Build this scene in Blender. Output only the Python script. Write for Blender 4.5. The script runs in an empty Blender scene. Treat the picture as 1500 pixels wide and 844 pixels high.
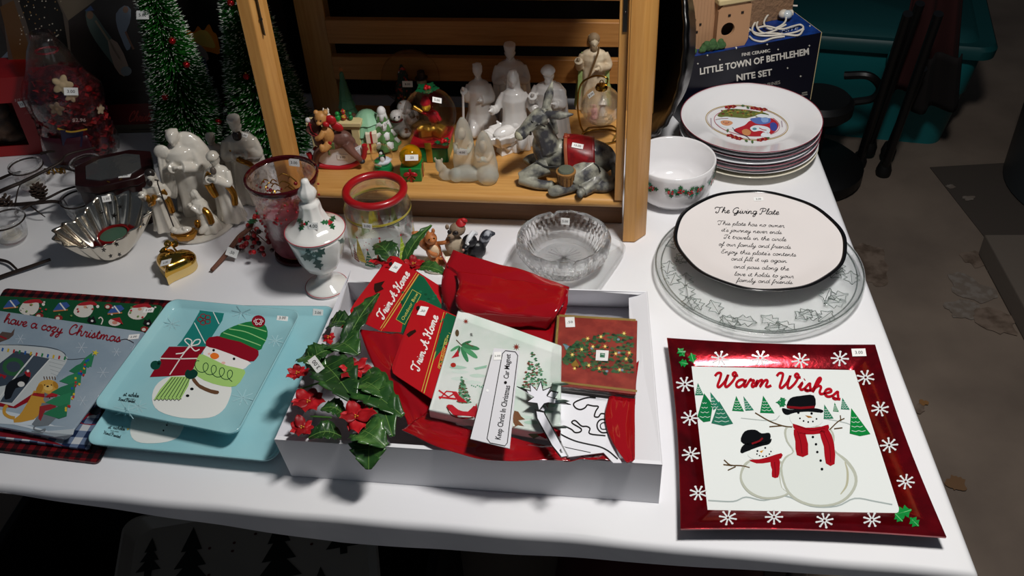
import bpy, bmesh, math, random
from mathutils import Vector, Matrix, Euler, noise
from mathutils.bvhtree import BVHTree
from mathutils.geometry import tessellate_polygon
PI = math.pi
C = bpy.context.scene.collection
rnd = random.Random(7)
T = 0.74                      # height of the table top

# ---------------------------------------------------------------- camera
FPX, PITCH, ROLL, CH = 1425.0, .686, -.0567, .98
CAM = Vector((0, 0, T + CH))
_F = Vector((0, math.cos(PITCH), -math.sin(PITCH)))
_U0 = Vector((0, math.sin(PITCH), math.cos(PITCH)))
_R0 = Vector((1, 0, 0))
_R = math.cos(ROLL) * _R0 + math.sin(ROLL) * _U0
_U = -math.sin(ROLL) * _R0 + math.cos(ROLL) * _U0
cd = bpy.data.cameras.new('camera')
cam = bpy.data.objects.new('camera', cd)
C.objects.link(cam)
mw = Matrix((_R, _U, -_F)).transposed().to_4x4()
mw.translation = CAM
cam.matrix_world = mw
cd.sensor_width = 36
cd.lens = FPX / 1500 * 36
cd.clip_start = .02
bpy.context.scene.camera = cam

# ---------------------------------------------------------------- light
world = bpy.data.worlds.new('dim_room')
bpy.context.scene.world = world
world.use_nodes = True
world.node_tree.nodes['Background'].inputs[0].default_value = (.55, .65, .8, 1)
world.node_tree.nodes['Background'].inputs[1].default_value = .055
def area(name, loc, target, sx, sy, power, color):
    l = bpy.data.lights.new(name, 'AREA')
    l.shape = 'RECTANGLE'; l.size = sx; l.size_y = sy; l.energy = power; l.color = color
    o = bpy.data.objects.new(name, l); C.objects.link(o); o.location = loc
    o.rotation_euler = (Vector(target) - Vector(loc)).to_track_quat('-Z', 'Y').to_euler()
    return o
area('ceiling_lamp', (.44, .84, 2.14), (.3, 1.0, .74), .28, .15, 19.5, (1, .97, .93))
area('fill_light', (-.3, -1.6, 2.1), (0, 1.2, .74), 1.2, .8, .9, (.9, .95, 1))  # weak fill added behind the camera to lift the faces turned towards it
vs = bpy.context.scene.view_settings
vs.view_transform = 'Standard'; vs.look = 'None'; vs.gamma = 1; vs.exposure = 0.0
vs.use_curve_mapping = False

def at(px, py, h=0.0):
    """the point of the horizontal plane h above the table top seen at a pixel"""
    d = _F + _R * ((px - 750) / FPX) - _U * ((py - 422) / FPX)
    return CAM + d * ((h - CH) / d.z)
def ray(px, py):
    return (_F + _R * ((px - 750) / FPX) - _U * ((py - 422) / FPX)).normalized()
def rot(v, a):
    return Vector((v[0] * math.cos(a) - v[1] * math.sin(a), v[0] * math.sin(a) + v[1] * math.cos(a)))

# ---------------------------------------------------------------- materials
def lin(h):
    if not isinstance(h, str): return tuple(h)
    c = [int(h[i:i + 2], 16) / 255 for i in (0, 2, 4)]
    return tuple(x / 12.92 if x <= .04045 else ((x + .055) / 1.055) ** 2.4 for x in c)
MC = {}
def mat(color, rough=.5, metal=0, trans=0, ior=1.45, coat=0, bump=None, vary=None, alpha=1, spec=.5, wood=None, sheen=0, emit=0, dist=.001):
    key = repr((color, rough, metal, trans, ior, coat, bump, vary, alpha, spec, wood, sheen, emit, dist))
    if key in MC: return MC[key]
    m = bpy.data.materials.new('mat_' + (color if isinstance(color, str) else 'rgb')); m.use_nodes = True
    nt = m.node_tree; b = nt.nodes['Principled BSDF']; L = nt.links.new
    col = lin(color)
    b.inputs['Base Color'].default_value = (*col, 1)
    b.inputs['Roughness'].default_value = rough; b.inputs['Metallic'].default_value = metal
    b.inputs['Transmission Weight'].default_value = trans; b.inputs['IOR'].default_value = ior
    b.inputs['Coat Weight'].default_value = coat; b.inputs['Coat Roughness'].default_value = .08
    b.inputs['Alpha'].default_value = alpha; b.inputs['Specular IOR Level'].default_value = spec
    b.inputs['Sheen Weight'].default_value = sheen
    tc = nt.nodes.new('ShaderNodeTexCoord')
    if bump:
        kind = bump[2] if len(bump) > 2 else 'noise'
        if kind == 'voronoi':
            n = nt.nodes.new('ShaderNodeTexVoronoi'); n.inputs['Scale'].default_value = bump[0]; n.feature = 'DISTANCE_TO_EDGE' ; out = n.outputs['Distance']
        elif kind == 'brick':
            n = nt.nodes.new('ShaderNodeTexBrick'); n.inputs['Scale'].default_value = bump[0]; out = n.outputs['Fac']
            n.inputs['Mortar Size'].default_value = .03
        else:
            n = nt.nodes.new('ShaderNodeTexNoise'); n.inputs['Scale'].default_value = bump[0]; n.inputs['Detail'].default_value = 4; out = n.outputs['Fac']
        L(tc.outputs['Object'], n.inputs['Vector'])
        bn = nt.nodes.new('ShaderNodeBump'); bn.inputs['Strength'].default_value = bump[1]; bn.inputs['Distance'].default_value = dist
        if kind == 'brick': bn.invert = True
        L(out, bn.inputs['Height']); L(bn.outputs['Normal'], b.inputs['Normal'])
    if vary:   # (scale, second colour, lo, hi)
        n = nt.nodes.new('ShaderNodeTexNoise'); n.inputs['Scale'].default_value = vary[0]; n.inputs['Detail'].default_value = 5
        L(tc.outputs['Object'], n.inputs['Vector'])
        r = nt.nodes.new('ShaderNodeMapRange'); r.inputs['From Min'].default_value = vary[2]; r.inputs['From Max'].default_value = vary[3]
        L(n.outputs['Fac'], r.inputs['Value'])
        mx = nt.nodes.new('ShaderNodeMix'); mx.data_type = 'RGBA'
        mx.inputs['A'].default_value = (*col, 1); mx.inputs['B'].default_value = (*lin(vary[1]), 1)
        L(r.outputs['Result'], mx.inputs['Factor']); L(mx.outputs['Result'], b.inputs['Base Color'])
    if wood:   # (axis, second colour)
        mp = nt.nodes.new('ShaderNodeMapping'); s = [55, 55, 55]; s['xyz'.index(wood[0])] = 2.2
        mp.inputs['Scale'].default_value = s; L(tc.outputs['Object'], mp.inputs['Vector'])
        n = nt.nodes.new('ShaderNodeTexNoise'); n.inputs['Scale'].default_value = 2.2; n.inputs['Detail'].default_value = 8; n.inputs['Roughness'].default_value = .7
        n.inputs['Distortion'].default_value = .6
        L(mp.outputs['Vector'], n.inputs['Vector'])
        r = nt.nodes.new('ShaderNodeMapRange'); r.inputs['From Min'].default_value = .35; r.inputs['From Max'].default_value = .7
        L(n.outputs['Fac'], r.inputs['Value'])
        mx = nt.nodes.new('ShaderNodeMix'); mx.data_type = 'RGBA'
        mx.inputs['A'].default_value = (*col, 1); mx.inputs['B'].default_value = (*lin(wood[1]), 1)
        L(r.outputs['Result'], mx.inputs['Factor']); L(mx.outputs['Result'], b.inputs['Base Color'])
    if emit:
        b.inputs['Emission Color'].default_value = (*col, 1); b.inputs['Emission Strength'].default_value = emit
    MC[key] = m
    return m
def plaid(c1, c2, c3, period, thin=False):
    m = bpy.data.materials.new('mat_plaid'); m.use_nodes = True
    nt = m.node_tree; b = nt.nodes['Principled BSDF']; L = nt.links.new; b.inputs['Roughness'].default_value = .25
    tc = nt.nodes.new('ShaderNodeTexCoord'); sp = nt.nodes.new('ShaderNodeSeparateXYZ'); L(tc.outputs['Object'], sp.inputs[0])
    fs = []
    for ax in 'XY':
        d = nt.nodes.new('ShaderNodeMath'); d.operation = 'MULTIPLY'; d.inputs[1].default_value = 1 / period; L(sp.outputs[ax], d.inputs[0])
        f = nt.nodes.new('ShaderNodeMath'); f.operation = 'FRACT'; L(d.outputs[0], f.inputs[0])
        g = nt.nodes.new('ShaderNodeMath'); g.operation = 'GREATER_THAN'; g.inputs[1].default_value = .72 if thin else .5; L(f.outputs[0], g.inputs[0]); fs.append(g)
    a = nt.nodes.new('ShaderNodeMath'); a.operation = 'ADD'; L(fs[0].outputs[0], a.inputs[0]); L(fs[1].outputs[0], a.inputs[1])
    h = nt.nodes.new('ShaderNodeMath'); h.operation = 'MULTIPLY'; h.inputs[1].default_value = .5; L(a.outputs[0], h.inputs[0])
    cr = nt.nodes.new('ShaderNodeValToRGB'); cr.color_ramp.interpolation = 'CONSTANT'
    cr.color_ramp.elements[0].color = (*lin(c1), 1); cr.color_ramp.elements[1].position = .75; cr.color_ramp.elements[1].color = (*lin(c3), 1)
    e = cr.color_ramp.elements.new(.25); e.color = (*lin(c2), 1)
    L(h.outputs[0], cr.inputs[0]); L(cr.outputs[0], b.inputs['Base Color'])
    return m
def clear(a=.5, color='ffffff', rough=0.0, bump=None, ior=1.4, dist=.001): return mat(color, rough, trans=1, ior=ior, bump=bump, dist=dist, alpha=a)
def glass(color='ffffff', rough=0.0, bump=None, ior=1.45, dist=.001): return mat(color, rough, trans=1, ior=ior, bump=bump, dist=dist)

# ---------------------------------------------------------------- mesh building
def frame(o=(0, 0, 0), rx=0, ry=0, rz=0, s=1):
    return Matrix.Translation(Vector(o)) @ Euler((rx, ry, rz)).to_matrix().to_4x4() @ Matrix.Diagonal((s, s, s, 1) if not isinstance(s, tuple) else (*s, 1))
def catmull(pts, n=6, closed=False):
    pts = [Vector(p) for p in pts]; N = len(pts); out = []
    if N < 3: return pts
    for i in range(N if closed else N - 1):
        p0 = pts[(i - 1) % N] if (closed or i > 0) else pts[0] * 2 - pts[1]
        p1 = pts[i]; p2 = pts[(i + 1) % N]
        p3 = pts[(i + 2) % N] if (closed or i + 2 < N) else pts[-1] * 2 - pts[-2]
        for k in range(n):
            t = k / n
            out.append(.5 * ((2 * p1) + (p2 - p0) * t + (2 * p0 - 5 * p1 + 4 * p2 - p3) * t * t + (3 * p1 - p0 - 3 * p2 + p3) * t ** 3))
    if not closed: out.append(pts[-1])
    return out
def shell(outer, t):
    # profile of a vessel open at the top: outer wall from the rim down to the axis, back up inside
    n = len(outer); inn = []
    for i in range(n - 1, -1, -1):
        r, z = outer[i]
        inn.append((max(0, r - t) if r > 0 else 0, z + (t if (r == 0 or i >= n - 2) else 0)))
    return outer + inn
def bake(o):
    dg = bpy.context.evaluated_depsgraph_get()
    me = bpy.data.meshes.new_from_object(o.evaluated_get(dg), depsgraph=dg)
    o.modifiers.clear(); o.data = me
class MB:
    def __init__(s): s.bm = bmesh.new(); s.M = Matrix(); s.mi = 0
    def _f(s, vs):
        try:
            f = s.bm.faces.new(vs); f.material_index = s.mi; return f
        except ValueError: return None
    def v(s, p): return s.bm.verts.new(s.M @ Vector(p))
    def box(s, c, d, rz=0, rx=0, ry=0, taper=1):
        m = frame(c, rx, ry, rz); vv = []
        for z in (-.5, .5):
            k = taper if z > 0 else 1
            for x, y in ((-.5, -.5), (.5, -.5), (.5, .5), (-.5, .5)): vv.append(s.v(m @ Vector((x * d[0] * k, y * d[1] * k, z * d[2]))))
        for q in ((3, 2, 1, 0), (4, 5, 6, 7), (0, 1, 5, 4), (1, 2, 6, 5), (2, 3, 7, 6), (3, 0, 4, 7)): s._f([vv[i] for i in q])
        return s
    def lathe(s, prof, seg=32, fn=None, c=(0, 0, 0), closed=False, ex=1, ey=1, off=None):
        rings = []
        for j, (r, z) in enumerate(prof):
            o = off(z) if off else (0, 0)
            if r < 1e-7: rings.append([s.v((c[0] + o[0], c[1] + o[1], c[2] + z))]); continue
            ring = []
            for i in range(seg):
                a = 2 * PI * i / seg; k = fn(a, z, j) if fn else 1
                ring.append(s.v((c[0] + o[0] + r * k * ex * math.cos(a), c[1] + o[1] + r * k * ey * math.sin(a), c[2] + z)))
            rings.append(ring)
        prs = list(zip(rings, rings[1:])) + ([(rings[-1], rings[0])] if closed else [])
        for A, B in prs:
            for i in range(seg):
                k = (i + 1) % seg
                if len(A) == 1 and len(B) == 1: continue
                if len(A) == 1: s._f([A[0], B[k], B[i]])
                elif len(B) == 1: s._f([A[i], A[k], B[0]])
                else: s._f([A[i], A[k], B[k], B[i]])
        return s
    def ball(s, c, r, rx=0, ry=0, rz=0, seg=14, rings=9):
        r = (r, r, r) if not isinstance(r, (tuple, list)) else r
        m = frame(c, rx, ry, rz); pts = []
        top = s.v(m @ Vector((0, 0, r[2]))); bot = s.v(m @ Vector((0, 0, -r[2])))
        for j in range(1, rings):
            f = PI * j / rings
            pts.append([s.v(m @ Vector((r[0] * math.sin(f) * math.cos(2 * PI * i / seg), r[1] * math.sin(f) * math.sin(2 * PI * i / seg), r[2] * math.cos(f)))) for i in range(seg)])
        for i in range(seg):
            k = (i + 1) % seg
            s._f([top, pts[0][i], pts[0][k]]); s._f([bot, pts[-1][k], pts[-1][i]])
            for j in range(rings - 2): s._f([pts[j][i], pts[j + 1][i], pts[j + 1][k], pts[j][k]])
        return s
    def tube(s, pts, r, seg=8, closed=False, smooth=0, flat=1):
        if smooth:
            n0 = len(pts); pts = catmull(pts, smooth, closed)
            if isinstance(r, (list, tuple)):
                rr = []; n1 = len(pts)
                for i in range(n1):
                    t = i * (n0 - 1) / max(1, n1 - 1); k = min(int(t), n0 - 2); rr.append(r[k] + (r[k + 1] - r[k]) * (t - k))
                r = rr
        pts = [Vector(p) for p in pts]; N = len(pts)
        if not isinstance(r, (list, tuple)): r = [r] * N
        up = None; rings = []
        for i, p in enumerate(pts):
            a = pts[(i - 1) % N] if (closed or i > 0) else p; b = pts[(i + 1) % N] if (closed or i < N - 1) else p
            t = (b - a)
            t = t.normalized() if t.length > 1e-9 else Vector((0, 0, 1))
            if up is None: up = t.orthogonal().normalized()
            up = (up - t * up.dot(t))
            up = up.normalized() if up.length > 1e-6 else t.orthogonal().normalized()
            w = t.cross(up)
            rings.append([s.v(p + (up * math.cos(2 * PI * k / seg) * flat + w * math.sin(2 * PI * k / seg)) * r[i]) for k in range(seg)])
        for i in range(N if closed else N - 1):
            A, B = rings[i], rings[(i + 1) % N]
            for k in range(seg): s._f([A[k], A[(k + 1) % seg], B[(k + 1) % seg], B[k]])
        if not closed: s._f(rings[0][::-1]); s._f(rings[-1])
        return s
    def prism(s, poly, z0, z1, m=None):
        m = m or Matrix()
        lo = [s.v(m @ Vector((x, y, z0))) for x, y in poly]; hi = [s.v(m @ Vector((x, y, z1))) for x, y in poly]; n = len(poly)
        tri = tessellate_polygon([[Vector((x, y, 0)) for x, y in poly]])
        for t in tri: s._f([hi[i] for i in t]); s._f([lo[i] for i in t][::-1])
        for i in range(n): s._f([lo[i], lo[(i + 1) % n], hi[(i + 1) % n], hi[i]])
        return s
    def grid(s, P, nu, nv):
        g = [[s.v(P(i / nu, j / nv)) for j in range(nv + 1)] for i in range(nu + 1)]
        for i in range(nu):
            for j in range(nv): s._f([g[i][j], g[i + 1][j], g[i + 1][j + 1], g[i][j + 1]])
        return s
    def build(s, name, m, parent=None, smooth=True, bevel=0, remesh=0, relax=0, solid=0, sub=0, kind=None, norm=True, angle=40, seg=2):
        if norm: bmesh.ops.recalc_face_normals(s.bm, faces=s.bm.faces)
        if smooth:
            for f in s.bm.faces: f.smooth = True
            if not remesh and angle < 180:
                th = math.radians(angle)
                for e in s.bm.edges:
                    if len(e.link_faces) == 2 and e.calc_face_angle(0) > th: e.smooth = False
        me = bpy.data.meshes.new(name); s.bm.to_mesh(me); s.bm.free()
        for x in (m if isinstance(m, (list, tuple)) else [m]): me.materials.append(x)
        o = bpy.data.objects.new(name, me); C.objects.link(o)
        if parent: o.parent = parent
        if kind: o['kind'] = kind
        if remesh:
            r = o.modifiers.new('r', 'REMESH'); r.mode = 'VOXEL'; r.voxel_size = remesh; r.use_smooth_shade = True
            if relax:
                r = o.modifiers.new('s', 'SMOOTH'); r.iterations = relax; r.factor = .5
            bake(o)
            for x in (m if isinstance(m, (list, tuple)) else [m]):
                if not o.data.materials: o.data.materials.append(x)
        if solid:
            r = o.modifiers.new('so', 'SOLIDIFY'); r.thickness = solid; r.offset = 0
        if sub:
            r = o.modifiers.new('su', 'SUBSURF'); r.levels = sub; r.render_levels = sub
        if bevel:
            r = o.modifiers.new('b', 'BEVEL'); r.width = bevel; r.segments = seg; r.limit_method = 'ANGLE'; r.angle_limit = math.radians(40)
        if solid or sub: bake(o)
        return o
def tag(o, label, cat=None, group=None):
    o['label'] = label
    if cat: o['category'] = cat
    if group: o['group'] = group
    return o
def thing(name, label, cat, loc=(0, 0, 0), rz=0, group=None, rx=0, ry=0):
    o = bpy.data.objects.new(name, None); o.empty_display_size = .02; C.objects.link(o)
    o.location = loc; o.rotation_euler = (rx, ry, rz)
    return tag(o, label, cat, group)
def struct(o): o['kind'] = 'structure'; return o
def W(o):
    m = o.matrix_basis.copy()
    while o.parent: o = o.parent; m = o.matrix_basis @ m
    return m
def descend(t):
    out = [t] if t.type == 'MESH' else []
    for o in C.objects:
        p = o
        while p.parent: p = p.parent
        if p == t and o != t and o.type == 'MESH': out.append(o)
    return out
def bvh(t, only=None):
    V = []; Fc = []
    for o in descend(t):
        if only and o.name.split('.')[0] not in only: continue
        m = W(o); k = len(V); V += [m @ v.co for v in o.data.vertices]; Fc += [[k + i for i in p.vertices] for p in o.data.polygons]
    return BVHTree.FromPolygons(V, Fc)
# ---------------------------------------------------------------- flat print
_tx = {}
def textmesh(s, bold=0, space=1.0):
    k = (s, bold, space)
    if k not in _tx:
        c = bpy.data.curves.new('t', 'FONT'); c.body = s; c.size = 1; c.align_x = 'LEFT'; c.offset = bold; c.resolution_u = 2; c.space_character = space
        o = bpy.data.objects.new('t', c); C.objects.link(o)
        dg = bpy.context.evaluated_depsgraph_get()
        me = bpy.data.meshes.new_from_object(o.evaluated_get(dg), depsgraph=dg)
        V = [(v.co.x, v.co.y) for v in me.vertices]; Fc = [tuple(p.vertices) for p in me.polygons]
        bpy.data.objects.remove(o); bpy.data.curves.remove(c); bpy.data.meshes.remove(me)
        x0 = min(v[0] for v in V); x1 = max(v[0] for v in V)
        _tx[k] = ([((v[0] - x0), v[1]) for v in V], Fc, x1 - x0)
    return _tx[k]
SG = {
'a': (1.15, [[(.85,.8),(.55,1),(.2,.85),(.05,.45),(.2,.05),(.5,0),(.8,.4),(.95,.95),(.88,.35),(1.0,.03),(1.2,.2)]]),
'b': (1.05, [[(0,.3),(.4,1.2),(.55,1.85),(.4,2.0),(.22,1.5),(.15,.5),(.3,.05),(.6,.0),(.85,.4),(.75,.85),(.62,.8),(.8,.7),(1.1,.8)]]),
'c': (.9, [[(.8,.75),(.6,1),(.25,.85),(.08,.45),(.25,.05),(.55,0),(.95,.25)]]),
'd': (1.2, [[(.85,.8),(.55,1),(.2,.85),(.05,.45),(.2,.05),(.5,0),(.8,.4),(1.12,2.0),(.92,.5),(1.0,.03),(1.25,.2)]]),
'e': (.85, [[(0,.2),(.45,.5),(.68,.8),(.5,1),(.2,.8),(.1,.35),(.32,0),(.6,.03),(.9,.3)]]),
'f': (.75, [[(0,.2),(.5,1.2),(.72,1.85),(.55,2.0),(.35,1.4),(.2,0),(.05,-.85),(-.12,-.9),(.0,-.4),(.3,.1),(.8,.3)]]),
'g': (1.1, [[(.85,.8),(.55,1),(.2,.85),(.05,.45),(.2,.05),(.5,0),(.8,.4),(.95,.95),(.85,0),(.65,-.8),(.35,-1),(.15,-.75),(.5,-.3),(1.15,.2)]]),
'h': (1.15, [[(0,.3),(.45,1.3),(.58,1.85),(.43,2.0),(.25,1.5),(.08,0),(.25,.6),(.55,.98),(.78,.85),(.75,.3),(.9,.02),(1.2,.2)]]),
'i': (.6, [[(0,.2),(.3,.95),(.2,.25),(.35,0),(.65,.2)], [(.4,1.35),(.45,1.42)]]),
'j': (.6, [[(0,.2),(.35,.95),(.25,0),(.1,-.8),(-.15,-.95),(-.25,-.7),(.1,-.3),(.65,.2)], [(.45,1.35),(.5,1.42)]]),
'k': (1.1, [[(0,.3),(.45,1.3),(.58,1.85),(.43,2.0),(.25,1.5),(.08,0),(.25,.6),(.6,.98),(.7,.75),(.3,.5),(.75,.02),(1.1,.2)]]),
'l': (.6, [[(0,.2),(.42,1.2),(.58,1.85),(.43,2.0),(.25,1.4),(.18,.3),(.33,0),(.65,.2)]]),
'm': (1.7, [[(0,.3),(.2,.95),(.12,0),(.35,.75),(.6,.95),(.68,.7),(.6,0),(.85,.75),(1.1,.95),(1.25,.7),(1.2,.2),(1.4,0),(1.75,.2)]]),
'n': (1.2, [[(0,.3),(.2,.95),(.12,0),(.35,.75),(.6,.97),(.75,.7),(.7,.2),(.9,0),(1.2,.2)]]),
'o': (1.0, [[(.6,1),(.25,.85),(.08,.45),(.25,.05),(.55,0),(.82,.45),(.65,.95),(.5,.85),(.75,.7),(1.05,.8)]]),
'p': (1.1, [[(0,.3),(.25,.95),(.12,0),(-.05,-.95),(.15,.3),(.4,.85),(.7,.97),(.85,.5),(.6,.02),(.25,.1),(.6,.0),(1.1,.2)]]),
'r': (.85, [[(0,.2),(.25,1.05),(.35,.9),(.65,.88),(.55,.3),(.7,0),(.9,.2)]]),
's': (.8, [[(0,.15),(.4,1.0),(.5,.7),(.6,.25),(.35,-.02),(.1,.1),(.45,.08),(.85,.22)]]),
't': (.7, [[(0,.2),(.4,1.6),(.25,.4),(.4,0),(.72,.2)], [(.08,1.1),(.62,1.18)]]),
'u': (1.15, [[(0,.3),(.2,.95),(.12,.3),(.3,0),(.6,.2),(.82,.95),(.75,.3),(.9,0),(1.2,.2)]]),
'v': (1.0, [[(0,.3),(.2,.95),(.2,.3),(.4,0),(.7,.4),(.75,.95),(.8,.8),(1.05,.85)]]),
'w': (1.4, [[(0,.3),(.2,.95),(.12,.25),(.35,0),(.6,.4),(.68,.9),(.6,.3),(.85,0),(1.1,.45),(1.12,.95),(1.2,.8),(1.45,.85)]]),
'y': (1.1, [[(0,.3),(.2,.95),(.15,.35),(.35,.05),(.65,.3),(.85,.95),(.7,-.1),(.5,-.85),(.2,-1),(.1,-.7),(.5,-.25),(1.15,.2)]]),
'z': (.9, [[(0,.7),(.3,1),(.7,.9),(.1,.05),(.5,.0),(.55,-.4),(.3,-.95),(.05,-.8),(.4,-.3),(.95,.2)]]),
"'": (.3, [[(.2,2.0),(.12,1.7)]]), '.': (.4, [[(.1,.05),(.15,.0)]]), ',': (.4, [[(.12,.1),(.02,-.25)]]), ' ': (.75, []),
'W': (2.3, [[(-.1,1.5),(.1,1.9),(.45,1.85),(.5,1.2),(.45,.2),(.7,.0),(1.1,.8),(1.25,1.7),(1.2,.4),(1.45,0),(1.9,.8),(2.05,1.7),(1.85,2.0),(1.7,1.8),(1.9,1.5),(2.3,1.6)]]),
'T': (1.5, [[(-.3,1.3),(-.35,1.75),(.1,2.0),(.8,1.85),(1.5,2.1)], [(.9,1.95),(.75,1.0),(.6,.15),(.2,-.1),(-.05,.2),(.2,.4)]]),
'G': (1.7, [[(1.35,1.6),(1.15,2.0),(.6,1.9),(.1,1.2),(.1,.4),(.5,0),(1.0,.2),(1.3,.9),(1.0,.85),(1.45,.95),(1.25,.2),(.95,-.6),(.5,-.7),(.7,-.25),(1.7,.3)]]),
'P': (1.5, [[(.6,1.9),(.45,1.0),(.3,.1),(0,-.1),(-.1,.2)], [(-.15,1.3),(0,1.9),(.7,2.1),(1.3,1.8),(1.25,1.2),(.7,.9),(.5,1.05)]]),
'C': (1.4, [[(.95,1.4),(1.15,1.8),(.8,2.05),(.35,1.6),(.1,.8),(.25,.15),(.7,0),(1.2,.4),(1.45,.6)]]),
'I': (1.0, [[(-.3,1.5),(.1,1.95),(.8,1.9),(1.0,2.0)], [(.65,1.9),(.45,.8),(.2,.0),(-.2,.0),(-.3,.4),(.2,.55)]]),
'E': (1.3, [[(1.1,1.7),(.9,2.05),(.45,1.9),(.4,1.4),(.8,1.1),(.25,1.0),(.05,.5),(.3,.05),(.75,.0),(1.2,.4)]]),
'A': (1.7, [[(-.3,.3),(-.1,-.1),(.4,.3),(.9,1.4),(1.15,2.05),(1.1,1.0),(1.2,.1),(1.7,.2)], [(.3,.8),(.8,.95),(1.5,.85)]]),
'H': (1.7, [[(-.1,1.5),(.2,2.0),(.4,1.6),(.3,.3),(.0,.0),(-.15,.3)], [(1.35,2.0),(1.1,1.2),(1.0,.2),(1.25,0),(1.7,.3)], [(.2,.9),(.6,1.1),(1.1,1.0)]]),
}
class Pic:
    """flat print: coloured shapes laid on the surface of a thing; one mesh"""
    def __init__(s, t, ox=0, oy=0, sc=1, fn=None, name='printed_picture', off=.0003, rough=.35, tree=None, only=None, step=.00003, metal=0):
        s.t = t; s.fn = fn; s.ox = ox; s.oy = oy; s.sc = sc; s.name = name; s.off = off; s.V = []; s.Fc = []; s.mi = []; s.cols = []
        s.tree = tree or (None if fn else bvh(t, only)); s.L = 0; s.rough = rough; s.inv = W(t).inverted(); s.step = step; s.last = None; s.metal = metal; s.strict = False
    def P(s, u, v, L):
        o = s.off + L * s.step
        if s.fn:
            p, n = s.fn(u, v); return s.inv @ (Vector(p) + Vector(n) * o)
        d = ray(s.ox + u / s.sc, s.oy + v / s.sc)
        h = s.tree.ray_cast(CAM, d)
        if h[0] is not None:
            n = h[1] if h[1].dot(d) < 0 else -h[1]; p = h[0]
            if s.last is None or abs(n.dot(s.last[1])) > .3: s.last = (p, n)
        elif s.strict: return None
        elif s.last:
            p0, n = s.last; p = CAM + d * ((p0 - CAM).dot(n) / d.dot(n))
        else: p, n = CAM + d * 1.2, Vector((0, 0, 1))
        return s.inv @ (p + n * o)
    def col(s, c):
        if c not in s.cols: s.cols.append(c)
        return s.cols.index(c)
    def raw(s, V2, F2, c, L):
        k = len(s.V)
        if s.tree and not s.strict and s.last is None:
            for x, y in V2 + [(sum(p[0] for p in V2) / len(V2), sum(p[1] for p in V2) / len(V2))]:
                if s.P(x, y, L) and s.last: break
        Q = [s.P(x, y, L) for x, y in V2]; s.V += [q if q is not None else Vector() for q in Q]; ci = s.col(c)
        for f in F2:
            if all(Q[i] is not None for i in f): s.Fc.append([k + i for i in f]); s.mi.append(ci)
    def lay(s, L):
        if L is None: s.L += 1; return s.L
        return L
    def poly(s, pts, c, L=None, sm=0):
        pts = [Vector((p[0], p[1])) for p in pts]
        if sm: pts = catmull(pts, sm, True)
        tr = tessellate_polygon([[Vector((p[0], p[1], 0)) for p in pts]])
        s.raw([(p[0], p[1]) for p in pts], tr, c, s.lay(L)); return s
    def fan(s, pts, c, L=None, rings=4):
        """subdivided fill that follows a curved surface"""
        cx = sum(p[0] for p in pts) / len(pts); cy = sum(p[1] for p in pts) / len(pts); V = [(cx, cy)]; F = []; n = len(pts)
        for r in range(1, rings + 1): V += [(cx + (p[0] - cx) * r / rings, cy + (p[1] - cy) * r / rings) for p in pts]
        for i in range(n): F.append((0, 1 + i, 1 + (i + 1) % n))
        for r in range(rings - 1):
            for i in range(n): a = 1 + r * n; b = a + n; F.append((a + i, b + i, b + (i + 1) % n, a + (i + 1) % n))
        s.raw(V, F, c, s.lay(L)); return s
    def dot(s, x, y, rx, ry=None, c='ffffff', L=None, n=16, a=0, fan=False):
        ry = ry or rx; ca, sa = math.cos(a), math.sin(a)
        pts = [(x + rx * math.cos(t) * ca - ry * math.sin(t) * sa, y + rx * math.cos(t) * sa + ry * math.sin(t) * ca) for t in [2 * PI * i / n for i in range(n)]]
        return s.fan(pts, c, L) if fan else s.poly(pts, c, L)
    def stroke(s, pts, w, c, L=None, closed=False, sm=0, taper=False):
        pts = [Vector((p[0], p[1])) for p in pts]
        if sm: pts = catmull(pts, sm, closed)
        if s.tree:
            q_ = []
            for i in range(len(pts) - (0 if closed else 1)):
                a, b = pts[i], pts[(i + 1) % len(pts)]; m_ = max(1, int((b - a).length / (9 * s.sc)))
                q_ += [a.lerp(b, j / m_) for j in range(m_)]
            pts = q_ + ([] if closed else [pts[-1]])
        n = len(pts)
        if n < 2: return s
        V = []; F = []
        for i, p in enumerate(pts):
            a = pts[(i - 1) % n] if (closed or i) else p; b = pts[(i + 1) % n] if (closed or i < n - 1) else p
            t = b - a
            if t.length < 1e-9: t = Vector((1, 0))
            t.normalize(); q = Vector((-t.y, t.x)) * w / 2
            if taper: q *= .35 + .65 * math.sin(PI * (i + .5) / n)
            V += [tuple(p + q), tuple(p - q)]
        for i in range(n if closed else n - 1):
            k = (i + 1) % n; F.append((2 * i, 2 * i + 1, 2 * k + 1, 2 * k))
        s.raw(V, F, c, s.lay(L)); return s
    def text(s, txt, x, y, xv, yv, c, L=None, bold=0, width=None, space=1.0):
        """xv: vector of one em to the right, yv: one em up"""
        V, Fc, wd = textmesh(txt, bold, space)
        k = 1 if width is None else width / (wd * math.hypot(*xv))
        s.raw([(x + a * xv[0] * k + b * yv[0], y + a * xv[1] * k + b * yv[1]) for a, b in V], Fc, c, s.lay(L)); return s
    def script(s, txt, x, y, xv, yv, w, c, L=None, width=None, slant=.18, bend=None, sm=4):
        """xv/yv: the x-height unit to the right / up; width: total length"""
        tot = sum(SG[ch][0] for ch in txt); k = 1 if width is None else width / (tot * math.hypot(*xv)); cx = 0; L = s.lay(L)
        for ch in txt:
            adv, sts = SG[ch]
            for st in sts:
                pts = []
                for a, b in catmull([(p[0], p[1]) for p in st], sm) if len(st) > 2 else [Vector(p) for p in st]:
                    X = (cx + a + b * slant) * k; Y = b + (bend((cx + a) / tot) if bend else 0)
                    pts.append((x + X * xv[0] + Y * yv[0], y + X * xv[1] + Y * yv[1]))
                s.stroke(pts, w, c, L)
            cx += adv
        return s
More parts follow.
